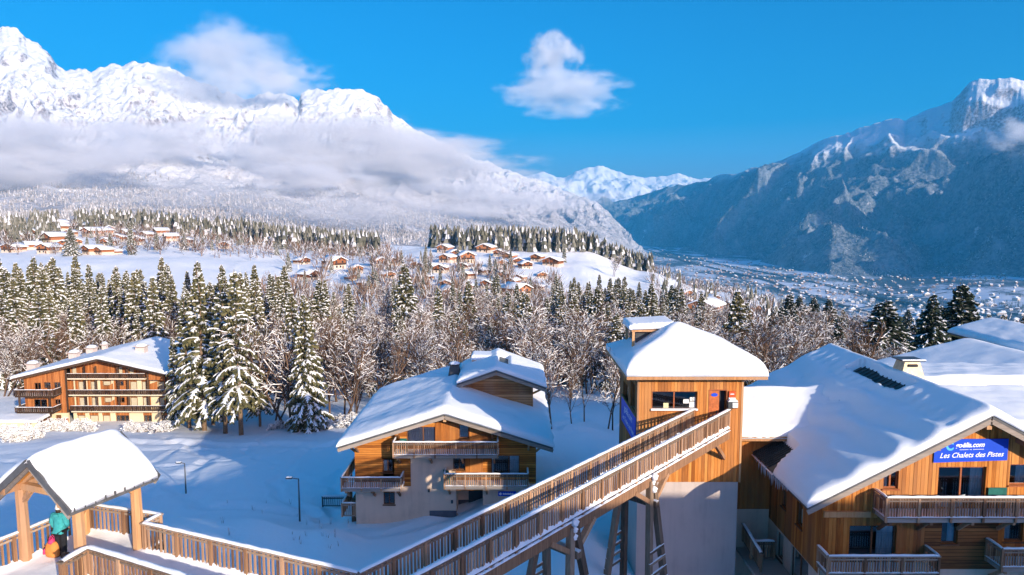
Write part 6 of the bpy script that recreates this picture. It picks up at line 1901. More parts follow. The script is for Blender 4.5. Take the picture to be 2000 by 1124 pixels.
def bare_geo(H, spread, seed, frost=.5, trunks=1, slim=1.0, levels=3):
    rng = np.random.RandomState(seed)
    bv, bf, sv, sf = [], [], [], []
    tm = MB()
    def ribbon(V, Fc, a, b, w0, w1, dz=0.0):
        a = np.array(a); b = np.array(b); d = b - a
        s = np.cross(d, rng.randn(3)); s /= (np.linalg.norm(s) + 1e-6)
        n = len(V); o_ = np.array((0, 0, dz))
        V.extend([tuple(a - s * w0 + o_), tuple(a + s * w0 + o_), tuple(b + s * w1 + o_), tuple(b - s * w1 + o_)]); Fc.append((n, n + 1, n + 2, n + 3))
    def snow_on(a, b, w):
        a = np.array(a); b = np.array(b); d = b - a
        s = np.cross(d, (0, 0, 1.0)); nn = np.linalg.norm(s)
        if nn < .25 * np.linalg.norm(d): return
        s = s / nn; n = len(sv); o_ = np.array((0, 0, w * .9))
        sv.extend([tuple(a - s * w + o_), tuple(a + s * w + o_), tuple(b + s * w * .7 + o_), tuple(b - s * w * .7 + o_)]); sf.append((n, n + 1, n + 2, n + 3))
        o2 = np.array((0, 0, w * 2.4))
        n = len(sv); sv.extend([tuple(a + o_ * .2), tuple(b + o_ * .2), tuple(b + o2), tuple(a + o2)]); sf.append((n, n + 1, n + 2, n + 3))
    def grow(p, d, L, r, lvl):
        seg = 3 if lvl < 2 else 2
        q = np.array(p); pts = [tuple(q)]
        for i in range(seg):
            d = d + rng.randn(3) * .13 + np.array((0, 0, .05 if lvl else .0)); d /= np.linalg.norm(d)
            q = q + d * L / seg; pts.append(tuple(q))
        if lvl <= 1:
            tm.tube(pts, [r * (1 - .6 * i / seg) for i in range(seg + 1)], 5 if lvl == 0 else 4)
        else:
            for a, b in zip(pts[:-1], pts[1:]): ribbon(bv, bf, a, b, r, r * .6); ribbon(bv, bf, a, b, r, r * .6)
        if lvl >= 1:
            for a, b in zip(pts[:-1], pts[1:]):
                if rng.rand() < frost: snow_on(a, b, max(.03, r * 1.15))
        if lvl >= levels:
            return
        n = (0, 7, 6, 5)[lvl] if lvl else int(9 + 4 * rng.rand())
        for i in range(n):
            t = (.22 + .78 * (i + rng.rand() * .6) / n) if lvl else (.28 + .70 * (i + rng.rand() * .6) / n)
            t = min(t, .99); k = min(int(t * seg), seg - 1); u_ = t * seg - k
            p2 = np.array(pts[k]) * (1 - u_) + np.array(pts[k + 1]) * u_
            ax = rng.randn(3); ax = ax - d * ax.dot(d); ax /= np.linalg.norm(ax)
            ang = R(28 + 30 * rng.rand())
            nd = d * math.cos(ang) + ax * math.sin(ang)
            if lvl == 0: nd = np.array((ax[0] * spread, ax[1] * spread, .75 + .5 * t)); nd /= np.linalg.norm(nd)
            grow(p2, nd, L * ((.36 + .22 * rng.rand()) if lvl == 0 else (.42 + .22 * rng.rand())) * (1.15 - .45 * t), r * (.42 if lvl == 0 else .5), lvl + 1)
    for k in range(trunks):
        grow((rng.randn() * .35 * (trunks > 1), rng.randn() * .35 * (trunks > 1), -.6), np.array((rng.randn() * .07 * trunks, rng.randn() * .07 * trunks, 1.0)), H * (.8 + .2 * rng.rand()), .011 * H * slim + .03, 0)
    return tm, bv, bf, sv, sf
BAR = []
def add_bare(H, spread, seed, **kw):
    tm, bv, bf, sv, sf = bare_geo(H, spread, seed, **kw)
    n1 = len(bv); n2 = n1 + len(sv)
    d = dict(H=H, crown=pyd('crown', bv, bf, M['twig']), snow=pyd('snow', sv, sf, M['tree_snow']), trunk=tm.mesh('trunk', M['twig'], True, fix=False))
    v = bv + sv + tm.v; f = bf + [tuple(i + n1 for i in q) for q in sf] + [tuple(i + n2 for i in q) for q in tm.f]
    d['one'] = pyd('bare_tree', v, f, None, [0] * len(bf) + [1] * len(sf) + [0] * len(tm.f), [M['twig'], M['tree_snow']])
    BAR.append(d)
for sd, (sp_, fr_, tk) in enumerate(((.62, .15, 1), (.75, .21, 2), (.55, .10, 1), (.85, .28, 2), (.7, .07, 1), (.6, .34, 3))):
    add_bare(13, sp_, 100 + sd, frost=fr_, trunks=tk)
def add_shrub():
    tm, bv, bf, sv, sf = bare_geo(2.0, 1.1, 333, frost=.5, trunks=4, slim=.8)
    return tm, bv, bf, sv, sf
trng = random.Random(99)
NTREE = {}
def plant(kind, var, x, y, H, label, group=None, parts=True, wide=1.0, z=None, rz=None):
    d = (SPR if kind == 'spruce' else BAR)[var]
    s = H / d['H']
    name = 'spruce_tree' if kind == 'spruce' else 'bare_tree'
    zz = ground(x, y) - .15 if z is None else z
    rz = trng.uniform(0, 6.28) if rz is None else rz
    if parts:
        t = empty(name, (x, y, zz), rz); t.scale = (s * wide * trng.uniform(.9, 1.12), s * wide, s); t.rotation_euler = (trng.uniform(-.025, .025), trng.uniform(-.025, .025), rz)
        mesh_obj('trunk', d['trunk'], t); c = mesh_obj('crown', d['crown'], t); mesh_obj('snow', d['snow'], c)['kind'] = 'stuff'
    else:
        t = mesh_obj(name, d['one'], None, (x, y, zz), (0, 0, rz)); t.scale = (s * wide, s * wide, s)
    tag(t, label, 'tree', group)
    NTREE[kind] = NTREE.get(kind, 0) + 1
    return t
def height_to(u, x, y, v_top):
    """height a tree at (x, y) needs for its tip to stand at photograph row v_top"""
    return VZ(y, v_top) - ground(x, y)
# trees that stand out one by one
HERO = [
 ('spruce', S_TALL[0], 467, 95, 524, 1.0, 'tallest spruce of the cluster by the apartment block, bare straight trunk at its foot'),
 ('spruce', S_TALL[1], 436, 97, 540, 1.0, 'slim spruce standing just left of the tallest one beside the apartment block'),
 ('spruce', S_TALL[2], 395, 100, 528, 1.0, 'broad-crowned spruce in the middle of the cluster beside the apartment block'),
 ('spruce', S_TALL[1], 366, 102, 575, 1.0, 'thin spruce with drooping boughs in front of the apartment block roof'),
 ('spruce', S_TALL[0], 413, 105, 552, .9, 'spruce half hidden behind the cluster beside the apartment block'),
 ('spruce', S_TALL[2], 345, 104, 655, .9, 'short spruce at the right end of the apartment block'),
 ('spruce', S_TALL[0], 505, 102, 640, .9, 'shorter spruce at the right of the cluster by the open field'),
 ('spruce', S_FULL[1], 599, 96, 572, .95, 'lone full-skirted spruce at the edge of the snowfield'),
 ('spruce', S_FULL[0], 797, 175, 513, .95, 'single large spruce rising above the brown wood in the centre'),
 ('spruce', S_FULL[0], 1160, 150, 556, .95, 'large spruce left of the tower roof above the snow slope'),
 ('spruce', S_FULL[2], 1010, 155, 585, .9, 'spruce standing among bare trees behind the chalet roof'),
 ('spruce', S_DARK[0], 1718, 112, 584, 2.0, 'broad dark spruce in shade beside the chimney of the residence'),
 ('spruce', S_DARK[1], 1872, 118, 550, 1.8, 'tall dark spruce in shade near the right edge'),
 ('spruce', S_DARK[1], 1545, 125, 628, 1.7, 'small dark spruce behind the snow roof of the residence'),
 ('spruce', S_FULL[2], 1330, 175, 560, .9, 'spruce behind the tower roof at its right'),
 ('bare', 5, 1076, 70, 655, .75, 'ivy-dark bare tree with snowy trunk just right of the chalet'),
 ('bare', 0, 1118, 72, 700, .8, 'slender bare tree on the snow slope left of the tower'),
 ('bare', 2, 1142, 76, 690, .8, 'thin straight bare tree in the snow between chalet and tower'),
 ('bare', 3, 1190, 74, 672, .8, 'forked frosty bare tree right beside the tower wall'),
 ('bare', 1, 662, 101, 640, 1.0, 'frost-covered bare tree right of the lone full-skirted spruce'),
]
for kind, var, u, Yd, vt, wd, lab in HERO:
    x = UA(u, 750) * Yd
    plant(kind, var, x, Yd, height_to(u, x, Yd, vt), lab, None, True, wd)

BUILD_BOX = [(-90, -50, 100, 128), (-16, 6, 42, 64), (5, 60, 25, 66), (10, 30, 60, 66)]
def clear(x, y):
    for a, b, c, d in BUILD_BOX:
        if a < x < b and c < y < d: return False
    return True
def zone(n, u0, u1, y0, y1, kinds, h0, h1, label, group, parts, seed, mind=3.0, ok=None, wide=(.85, 1.1)):
    rng = random.Random(seed); pts = []
    tries = 0
    while len(pts) < n and tries < n * 30:
        tries += 1
        u = rng.uniform(u0, u1); y = math.exp(rng.uniform(math.log(y0), math.log(y1))); x = UA(u, 650) * y
        if not clear(x, y) or (ok and not ok(u, y)): continue
        if any((x - a) ** 2 + (y - b) ** 2 < mind * mind for a, b in pts): continue
        pts.append((x, y))
        kd, vr = rng.choice(kinds)
        lb = label[kd]; gp = group[kd]
        if callable(lb): lb = lb(u, y); gp = lb.replace('spruce', 'spruces', 1).replace('tree', 'trees', 1)
        plant(kd, vr, x, y, rng.uniform(h0, h1), lb, gp, parts, rng.uniform(*wide))
SPK = [('spruce', i) for i in S_FULL + S_TALL[2:]]
BR = [('bare', i) for i in range(6)]
def where(table, near_y, near_s, far_s):
    def f(u, y):
        for lim, txt in table:
            if u < lim: break
        return (near_s if y < near_y else far_s) + ' ' + txt
    return f
TL = ((60, 'at the left edge of the picture'), (150, 'above the left half of the apartment block'), (250, 'above the right half of the apartment block'), (340, 'just left of the tall spruce cluster'), (460, 'behind the tall spruce cluster'), (600, 'right of the tall spruce cluster'))
L1 = {'spruce': where(TL, 175, 'spruce in front of the left wood,', 'spruce at the rear of the left wood,'), 'bare': where(TL, 142, 'bare tree in front of the left wood,', 'bare tree deeper in the left wood,')}
G1 = {'spruce': 'spruces of the left wood', 'bare': 'bare trees of the left wood'}
zone(105, -60, 560, 134, 245, SPK, 17, 25, L1, G1, True, 1, 4.2, lambda u, y: y > 132 + max(0, (u - 430)) * .15)
zone(46, -40, 340, 128, 160, BR, 10, 16, L1, G1, True, 2, 3.0)
zone(22, 300, 560, 112, 150, BR + SPK[:1], 8, 13, L1, G1, True, 3, 3.0)
TM2 = ((640, 'around the lone full-skirted spruce'), (720, 'left of the middle chalet roof'), (800, 'above the left slope of the chalet roof'), (880, 'above the ridge of the chalet roof'), (970, 'behind the louvred chimney of the chalet'), (1080, 'above the cross gable of the chalet'), (1160, 'in the gap between chalet and tower'), (1300, 'close to the left side of the tower'))
L2 = {'spruce': where(TM2, 200, 'small spruce in the nearer middle wood,', 'small spruce in the farther middle wood,'), 'bare': where(TM2, 150, 'bare tree in the nearer middle wood,', 'bare tree in the farther middle wood,')}
G2 = {'spruce': 'spruces of the middle wood', 'bare': 'bare trees of the middle wood'}
zone(70, 530, 1230, 98, 160, BR, 10, 16, L2, G2, True, 4, 3.0, lambda u, y: not (1085 < u < 1230 and y < 112))
zone(60, 520, 1230, 150, 300, BR, 11, 17, L2, G2, False, 5, 4.0)
zone(60, 500, 1230, 125, 300, SPK, 13, 22, L2, G2, False, 6, 6.0)
zone(44, 1085, 1330, 170, 310, SPK, 15, 23, {'spruce': 'spruce of the stand on the rise just left of and behind the tower'}, {'spruce': 'spruces behind the tower'}, False, 7, 5.0)
TR3 = ((1340, 'directly behind the tower roof'), (1450, 'right of the tower roof'), (1560, 'above the wing roof beside the tower'), (1660, 'above the residence ridge'), (1770, 'around the broad dark spruce'), (1860, 'between the two big dark spruces'), (1930, 'around the tall dark spruce'), (2100, 'at the right edge beyond the last roofs'))
L3 = {'spruce': where(TR3, 170, 'spruce on the nearer right slope,', 'spruce on the farther right slope,'), 'bare': where(TR3, 140, 'bare tree on the nearer right slope,', 'bare tree on the farther right slope,')}
G3 = {'spruce': 'spruces beyond the residence', 'bare': 'bare trees beyond the residence'}
zone(60, 1230, 2040, 82, 160, BR, 9, 14, L3, G3, True, 8, 3.5, lambda u, y: u < 1790 or y > 100)
zone(50, 1230, 2040, 150, 290, BR, 11, 16, L3, G3, False, 9, 5)
zone(40, 1250, 2040, 110, 290, [('spruce', S_DARK[1]), ('spruce', S_FULL[1]), ('spruce', S_DARK[0])], 13, 20, L3, G3, False, 10, 7, wide=(1.1, 1.5))
# lone trees about the upper village and the knoll field
def ray_ground(u, v, y0=60, y1=3000):
    y = y0
    ys = np.exp(np.linspace(math.log(y0), math.log(y1), 500))
    e = P(u, v, 1.0)
    pts_ = np.stack([ys * e.x, ys, ys * e.z], 1)
    g = ground_np(pts_[:, 0], pts_[:, 1])
    k = np.where(pts_[:, 2] < g)[0]
    if len(k) == 0: return None
    k = k[0]
    return float(pts_[k, 0]), float(pts_[k, 1]), float(g[k])
for (u, v, kd, vr, H, lab) in (
 (1102, 514, 'spruce', S_FULL[2], 17, 'small lone spruce at the end of the knoll wood beside a chalet'),
 (1197, 540, 'bare', 3, 17, 'lone bare tree in the middle of the knoll snowfield'),
 (140, 500, 'spruce', S_FULL[0], 23, 'round dark spruce standing in the left village'),
 (257, 498, 'spruce', S_FULL[2], 27, 'tall spruce at the right end of the left village'),
 (50, 475, 'spruce', S_FULL[2], 20, 'spruce at the left side of the left village')):
    g = ray_ground(u, v, 300)
    if g: plant(kd, vr, g[0], g[1], H, lab, None, False, 1.0 if u != 140 else 1.5)
vr_ = random.Random(12)
LV = {'spruce': 'small spruce growing between the chalets of the knoll village', 'bare': 'frosted bare tree growing between the chalets of the knoll village'}
VB = []; VB2 = []
for i in range(170):
    u = vr_.uniform(560, 1100); v = vr_.uniform(505, 600)
    if 1000 < u and v < 560: continue
    if 560 < u < 720 and 505 < v < 570 and vr_.random() < .75: continue
    g = ray_ground(u, v, 300)
    if not g or g[1] > 680: continue
    kd = 'spruce' if vr_.random() < .35 else 'bare'
    if kd == 'bare': VB.append((g[0], g[1], g[2] - .3)); continue
    plant(kd, vr_.choice(S_FULL), g[0], g[1], vr_.uniform(9, 16), LV[kd], 'trees between the knoll chalets', False)
for i in range(110):
    u = vr_.uniform(-20, 620); v = vr_.uniform(448, 500)
    g = ray_ground(u, v, 400)
    if not g: continue
    kd = 'spruce' if vr_.random() < .4 else 'bare'
    if kd == 'bare': VB2.append((g[0], g[1], g[2] - .3)); continue
    plant(kd, vr_.choice(S_FULL) if kd == 'spruce' else vr_.randrange(6), g[0], g[1], vr_.uniform(9, 17), 'snowy spruce growing between the chalets of the left village' if kd == 'spruce' else 'frosted bare tree growing between the chalets of the left village', 'trees between the left village chalets', False)

# far woods: too many to count, one mass each
def low_spruce(seed, layers=5, sides=5):
    rng = np.random.RandomState(seed)
    v = []; f = []; mi = []
    for k in range(layers):
        z0 = .05 + .9 * k / layers; z1 = min(1.02, z0 + .42 * (1 - .4 * k / layers)); r = .17 * (1 - .80 * k / layers) + .015
        for i in range(sides):
            a0 = 2 * math.pi * (i + .15 * rng.randn()) / sides + k; a1 = a0 + 2 * math.pi / sides * .95
            r0 = r * (.75 + .5 * rng.rand()); r1 = r * (.75 + .5 * rng.rand())
            n = len(v)
            v += [(math.cos(a0) * r0, math.sin(a0) * r0, z0 - .03 * rng.rand()), (math.cos(a1) * r1, math.sin(a1) * r1, z0 - .03 * rng.rand()), (0, 0, z1)]
            f.append((n, n + 1, n + 2)); mi.append(1 if rng.rand() < .22 else 0)
    return np.array(v), np.array(f), np.array(mi)
def low_bare(seed, n=34):
    rng = np.random.RandomState(seed); v = []; f = []; mi = []
    for i in range(n):
        c = rng.randn(3) * (.20, .20, .22) + (0, 0, .62); d = (c - np.array((0, 0, .15))); d /= np.linalg.norm(d)
        s = np.cross(d, rng.randn(3)); s = s / np.linalg.norm(s) * .016; k = len(v)
        v += [tuple(c - d * .16 - s), tuple(c - d * .16 + s), tuple(c + d * .16)]; f.append((k, k + 1, k + 2)); mi.append(1 if rng.rand() < .24 else 0)
    for s in (.03,):
        k = len(v); v += [(-s, 0, 0), (s, 0, 0), (0, 0, .7)]; f.append((k, k + 1, k + 2)); mi.append(0)
    return np.array(v), np.array(f), np.array(mi)
LS = [low_spruce(i) for i in range(5)]; LBR = [low_bare(20 + i) for i in range(4)]
def mass(name, pos, hts, variants, mats, label, seed=0, wide=1.0):
    rng = np.random.RandomState(seed)
    V = []; Fc = []; MI = []; n = 0
    for (x, y, z), h in zip(pos, hts):
        v, f, mi = variants[rng.randint(len(variants))]
        a = rng.rand() * 6.28; c, s = math.cos(a), math.sin(a); w = h * wide * (.8 + .4 * rng.rand())
        q = np.stack([x + (v[:, 0] * c - v[:, 1] * s) * w, y + (v[:, 0] * s + v[:, 1] * c) * w, z + v[:, 2] * h], 1)
        V.append(q); Fc.append(f + n); MI.append(mi); n += len(v)
    o = mesh_obj(name, np_mesh(name, np.concatenate(V), np.concatenate(Fc), mats, False, np.concatenate(MI)))
    tag(o, label, None, None, 'stuff')
    return o
def scatter_u(n, u0, u1, y0, y1, seed, ok=None):
    rng = random.Random(seed); out = []
    t = 0
    while len(out) < n and t < n * 20:
        t += 1
        u = rng.uniform(u0, u1); y = rng.uniform(y0, y1)
        if ok and not ok(u, y): continue
        x = UA(u) * y; out.append((x, y))
    a = np.array(out); z = ground_np(a[:, 0], a[:, 1])
    return [(p[0], p[1], q - .3) for p, q in zip(out, z)]
_fs = NT('far_snow'); _fs.color((0.62, 0.63, 0.66)); _fs.rough(.8); M['far_snow'] = _fs.m
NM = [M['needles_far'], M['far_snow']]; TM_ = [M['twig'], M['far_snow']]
rg = random.Random(4)
pk = scatter_u(330, 838, 1140, 690, 830, 31, lambda u, y: y > 700 + max(0, 900 - u) * .6 and y > 690 + max(0, u - 1100) * .6)
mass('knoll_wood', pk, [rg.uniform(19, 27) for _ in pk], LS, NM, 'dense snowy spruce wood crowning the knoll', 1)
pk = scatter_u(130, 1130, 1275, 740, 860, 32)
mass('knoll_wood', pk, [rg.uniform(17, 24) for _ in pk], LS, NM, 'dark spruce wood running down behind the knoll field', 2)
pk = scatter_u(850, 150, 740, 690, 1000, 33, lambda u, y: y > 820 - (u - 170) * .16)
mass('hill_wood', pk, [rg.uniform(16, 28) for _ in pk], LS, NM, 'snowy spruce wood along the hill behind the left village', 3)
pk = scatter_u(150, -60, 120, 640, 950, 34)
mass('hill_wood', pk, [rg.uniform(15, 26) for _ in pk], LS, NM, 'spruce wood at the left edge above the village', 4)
pk = scatter_u(420, 180, 760, 560, 1000, 35, lambda u, y: y > 620 - (u - 180) * .1)
mass('hill_thicket', pk, [rg.uniform(8, 15) for _ in pk], LBR, TM_, 'frosted bare thicket on the hill behind the left village', 5, 1.1)
pk = scatter_u(700, 1270, 2050, 290, 1300, 36)
mass('slope_thicket', pk, [rg.uniform(8, 15) for _ in pk], LBR, TM_, 'frosted bare thicket on the slope going down to the valley', 6, 1.1)
pk = scatter_u(200, 1270, 2050, 290, 1300, 37)
mass('slope_wood', pk, [rg.uniform(10, 18) for _ in pk], LS, NM, 'spruces scattered over the slope going down to the valley', 7)
pk = scatter_u(330, 500, 1240, 260, 420, 38)
mass('village_thicket', pk, [rg.uniform(6, 11) for _ in pk], LBR, TM_, 'frosted thicket below the knoll village', 8, 1.2)
LBV = [low_bare(40 + i, 90) for i in range(4)]
mass('village_trees', VB, [rg.uniform(9, 15) for _ in VB], LBV, TM_, 'frosted bare trees among the chalets of the knoll village', 9, 1.2)
mass('village_trees', VB2, [rg.uniform(9, 15) for _ in VB2], LBV, TM_, 'frosted bare trees among the chalets of the left village', 10, 1.2)
# frosted forest on the lower slopes of the massif
def slope_forest(grid, n, seed, smax, hs, name, label, thr=.0, cells=None, variants=LS, mats=NM, yrange=(0, 1e9)):
    Xg, Yg, Zg = GRIDS[grid]
    rng = np.random.RandomState(seed)
    nu, ns = Xg.shape
    i = rng.randint(0, nu - 1, n * 6); j = rng.randint(1, int(ns * smax), n * 6)
    fu, fv_ = rng.rand(len(i)), rng.rand(len(i))
    def bl(A): return (A[i, j] * (1 - fu) + A[i + 1, j] * fu) * (1 - fv_) + (A[i, j + 1] * (1 - fu) + A[i + 1, j + 1] * fu) * fv_
    x, y, z = bl(Xg), bl(Yg), bl(Zg)
    m_ = fbm(x / 260, y / 420, 4, seed) > thr
    m_ &= (y > yrange[0]) & (y < yrange[1])
    x, y, z = x[m_][:n], y[m_][:n], z[m_][:n]
    return mass(name, list(zip(x, y, z - 1)), rng.uniform(hs[0], hs[1], len(x)), variants, mats, label, seed)
LS2 = [low_spruce(60 + i, 3, 4) for i in range(5)]
slope_forest('mountain_range', 9000, 81, .45, (15, 26), 'slope_forest', 'frosted forest covering the lower slopes of the sunlit range', -.10, variants=LS2, mats=[M['needles_frost'], M['far_snow']])
slope_forest('mountain_ridge', 7000, 82, .75, (18, 32), 'slope_forest', 'dark forest covering the shaded slopes of the right-hand ridge', -.15, variants=LS2, mats=[M['needles_ridge'], M['far_snow']])
# ------------------------------------------------------------------ villages and valley town
M['far_wall'] = wood('far_wall', (0.20, 0.07, 0.03), (0.36, 0.14, 0.06), (0.48, 0.21, 0.10), 'z', stain=.2)
M['far_plaster'] = plain('far_plaster', (0.62, 0.52, 0.42), .9, .1, .1)
def house_proto(w, d, h, slope, low, seed):
    """chalet with plaster ground storey, timber above, deep snow roof; local origin at its foot, gable to -y"""
    hw = w / 2; zt = h
    parts = {}
    m = MB(); m.box((-hw, 0, -3), (hw, d, low)); parts['plaster_wall'] = m.mesh('plaster_wall', M['far_plaster'])
    m = MB(); m.poly_prism([(-hw - .02, low + .003), (hw + .02, low + .003), (hw + .02, zt), (0, zt + hw * slope), (-hw - .02, zt)], 'y', -.02, d + .02); parts['timber_wall'] = m.mesh('timber_wall', M['far_wall'])
    e = hw + 1.1; ze = zt + .15 - 1.1 * slope; zr = zt + hw * slope + .15
    m = MB()
    for s in (-1, 1):
        m.add([(0, -1.3, zr), (0, d + 1, zr), (s * e, d + 1, ze), (s * e, -1.3, ze), (0, -1.3, zr - .25), (0, d + 1, zr - .25), (s * e, d + 1, ze - .25), (s * e, -1.3, ze - .25)], [(0, 1, 2, 3), (7, 6, 5, 4), (0, 3, 7, 4), (1, 5, 6, 2), (2, 6, 7, 3)])
    parts['roof'] = m.mesh('roof', M['frame_brown'])
    m = MB()
    xs = [-e, -e + .25, -hw * .5, 0, hw * .5, e - .25, e]; tp = [.12, .5, .55, .5, .55, .5, .12]
    vs = []
    for y in (-1.35, -1.1, d * .5, d + .8, d + 1.05):
        k = .25 if y in (-1.35, d + 1.05) else 1
        for x, t in zip(xs, tp): vs.append((x, y, zr - abs(x) * slope + t * k + .02))
    fs = []
    for j in range(4):
        for i in range(6): fs.append((j * 7 + i, j * 7 + i + 1, j * 7 + i + 8, j * 7 + i + 7))
    n = len(vs)
    bd = [i for i in range(7)] + [13, 20, 27, 34] + [33, 32, 31, 30, 29, 28] + [21, 14, 7]
    vs += [(vs[i][0], vs[i][1], zr - abs(vs[i][0]) * slope + .003) for i in bd]
    for a in range(len(bd)):
        b = (a + 1) % len(bd); fs.append((bd[a], n + a, n + b, bd[b]))
    m.add(vs, fs); parts['roof_snow'] = m.mesh('roof_snow', M['tree_snow'], True)
    m = MB(); m.box((-hw * .85, -.9, low + .2), (hw * .85, -.03, low + .35)); m.box((-hw * .85, -.95, low + .35), (hw * .85, -.85, low + 1.15)); parts['balcony'] = m.mesh('balcony', M['timber_dark'])
    wins = [(-hw * .55, low + 1.2), (hw * .45, low + 1.2), (-hw * .5, .9), (hw * .1, .9), (0, zt + .2)]
    m = MB(); m.box((-.55, -.06, 0), (.55, .02, 1.2)); wm = m.mesh('window', M['far_glass'])
    m = MB(); m.box((-.45, -.05, 0), (.45, .02, 2.0)); dm_ = m.mesh('door', M['frame_brown'])
    return parts, wins, wm, dm_
PROTO = [house_proto(10, 11, 4.9, .42, 2.4, 1), house_proto(12, 10, 4.4, .38, 2.0, 2), house_proto(8.5, 12, 5.2, .45, 2.5, 3)]
def place_house(i, x, y, z, rz, sc, label, group=None):
    parts, wins, wm, dm_ = PROTO[i]
    t = empty('chalet', (x, y, z), rz); t.scale = (sc, sc, sc)
    tag(t, label, 'chalet', group)
    for k, me in parts.items(): mesh_obj(k, me, t)
    for (a, b) in wins: mesh_obj('window', wm, t, (a, -.02, b))
    mesh_obj('door', dm_, t, (.5 * a + 2.2, -.02, 0))
    return t
VILL = [
 # u, v(foot), photo width px, turn deg, label
 (18, 452, 32, 25, 'brown chalet at the far left edge of the upper village'), (72, 452, 26, 25, 'small chalet in the upper left village beside the leftmost wood'),
 (100, 446, 26, 25, 'chalet highest in the left village, below the wood'), (112, 452, 26, 30, 'chalet just right of the highest one in the left village'),
 (185, 450, 46, -60, 'long broad-roofed chalet at the top of the left village'), (168, 463, 27, 20, 'chalet below the long-roofed one in the left village, left of two'), (192, 461, 27, 20, 'chalet below the long-roofed one in the left village, right of two'),
 (240, 463, 30, 20, 'chalet with orange gable right of the left village centre'), (248, 447, 20, 20, 'small orange chalet under the hill wood'), (276, 449, 24, 15, 'red-brown chalet at the upper right of the left village'), (279, 466, 27, 20, 'orange chalet at the right end of the left village'),
 (92, 477, 42, 25, 'wide chalet in the middle of the left village'), (84, 496, 34, 10, 'brown chalet above the left meadow'), (16, 494, 38, 10, 'large chalet at the lower left edge of the village'),
 (168, 498, 28, 25, 'orange chalet at the foot of the left village, left of three'), (192, 499, 28, 25, 'orange chalet at the foot of the left village, middle of three'), (219, 497, 22, 40, 'orange chalet at the foot of the left village, right of three'),
 (360, 481, 24, -10, 'single orange chalet among frosted trees right of the left village'), (437, 486, 24, -10, 'chalet half hidden by bare trees above the meadow'),
 (596, 517, 30, -55, 'chalet alone on the white meadow, nearest the hill wood'), (664, 527, 36, -50, 'orange-gabled chalet on the white meadow left of the knoll'), (614, 549, 36, -60, 'low chalet at the lower edge of the white meadow'), (724, 562, 34, -60, 'pale chalet with snow roof beside the lone central spruce'),
 (746, 524, 30, -25, 'chalet at the left foot of the knoll'), (770, 519, 24, 15, 'tall orange chalet at the left foot of the knoll'), (812, 524, 26, 10, 'brown chalet above the lone central spruce'), (838, 532, 26, 20, 'dark chalet in the hollow below the knoll'),
 (864, 494, 28, 20, 'reddish chalet on the crest of the knoll, leftmost'), (945, 494, 36, 20, 'wide brown chalet on the knoll below the wood'), (972, 502, 22, 15, 'orange chalet right below the wide one on the knoll'), (990, 509, 26, 30, 'brown chalet in the middle of the knoll village'), (982, 523, 32, 15, 'orange chalet on the lower knoll'), (914, 515, 34, -15, 'dark-walled chalet on the left part of the knoll'),
 (1046, 511, 26, 25, 'brown chalet near the lone spruce on the knoll'), (1075, 521, 40, 25, 'large brown chalet at the right end of the knoll village'),
 (948, 565, 26, 20, 'orange chalet below the knoll village, leftmost of the lower row'), (996, 558, 26, 30, 'orange chalet at the top of the lower cluster'), (992, 572, 32, -50, 'snow-roofed chalet in the middle of the lower cluster'), (1024, 583, 42, -40, 'orange-gabled chalet at the bottom of the lower cluster'), (950, 588, 32, 20, 'dark chalet at the lower left of the lower cluster'), (1047, 567, 24, 25, 'small chalet at the right of the lower cluster'),
 (880, 586, 38, -20, 'brown chalet among bare trees below the village'), (884, 602, 30, 30, 'dark-roofed chalet lowest below the village'),
 (545, 690, 74, -70, 'snow-roofed house hidden in the wood behind the lone full-skirted spruce'), (905, 690, 70, 50, 'red-walled house half hidden by bare trees behind the chalet roof'),
 (1368, 622, 66, 35, 'big balconied chalet behind the tower roof'), (1338, 596, 28, 20, 'small chalet on the slope above the big balconied one'), (1480, 612, 24, -30, 'chalet on the slope beyond the residence, upper left'), (1505, 620, 26, 10, 'white-walled chalet on the slope beyond the residence'), (1530, 633, 28, 30, 'brown chalet on the slope beyond the residence, lowest'), (1575, 640, 28, -10, 'chalet among brown trees beyond the residence ridge'), (1640, 655, 26, 20, 'chalet half hidden by trees left of the broad dark spruce'), (1500, 712, 40, 70, 'low snow roof between the tower and the residence ridge'),
]
vrng = random.Random(5)
for k, (u, v, wpx, rot, lab) in enumerate(VILL):
    g = ray_ground(u, v, 110 if v > 600 else 260)
    if not g: continue
    i = (k * 7) % 3
    w = (12.2, 14.2, 10.7)[i]
    sc = wpx * g[1] / F / w
    sc = min(max(sc, .6), 1.5)
    place_house(i, g[0], g[1], g[2] - .2, R(-rot), sc, lab)

EXTRA = [('small chalet tucked among the frosted trees of the left village', 'lesser chalets of the left village', ((40, 470), (60, 463), (132, 462), (143, 449), (214, 456), (226, 472), (206, 481), (122, 487), (50, 489), (302, 460), (322, 472), (30, 462), (150, 480), (265, 480))),
 ('small chalet tucked among the trees of the knoll village', 'lesser chalets of the knoll village', ((890, 506), (902, 527), (868, 514), (1012, 517), (1030, 526), (958, 532), (930, 538), (905, 544), (858, 534), (790, 538), (762, 545), (1012, 548), (830, 548), (870, 560), (915, 568), (700, 535), (690, 548), (1060, 545), (975, 545))),
 ('small chalet on the wooded slope that falls to the valley', 'lesser chalets of the right slope', ((1310, 585), (1345, 580), (1400, 590), (1420, 600), (1445, 605), (1462, 622), (1550, 622), (1600, 648), (1670, 662), (1380, 640), (1430, 640)))]
for lab, grp, pts in EXTRA:
    for (u, v) in pts:
        g = ray_ground(u, v, 240)
        if not g: continue
        i = vrng.randrange(3); sc = min(1.15, max(.6, vrng.uniform(20, 30) * g[1] / F / 12))
        place_house(i, g[0], g[1], g[2] - .2, R(vrng.uniform(-50, 50)), sc, lab, grp)

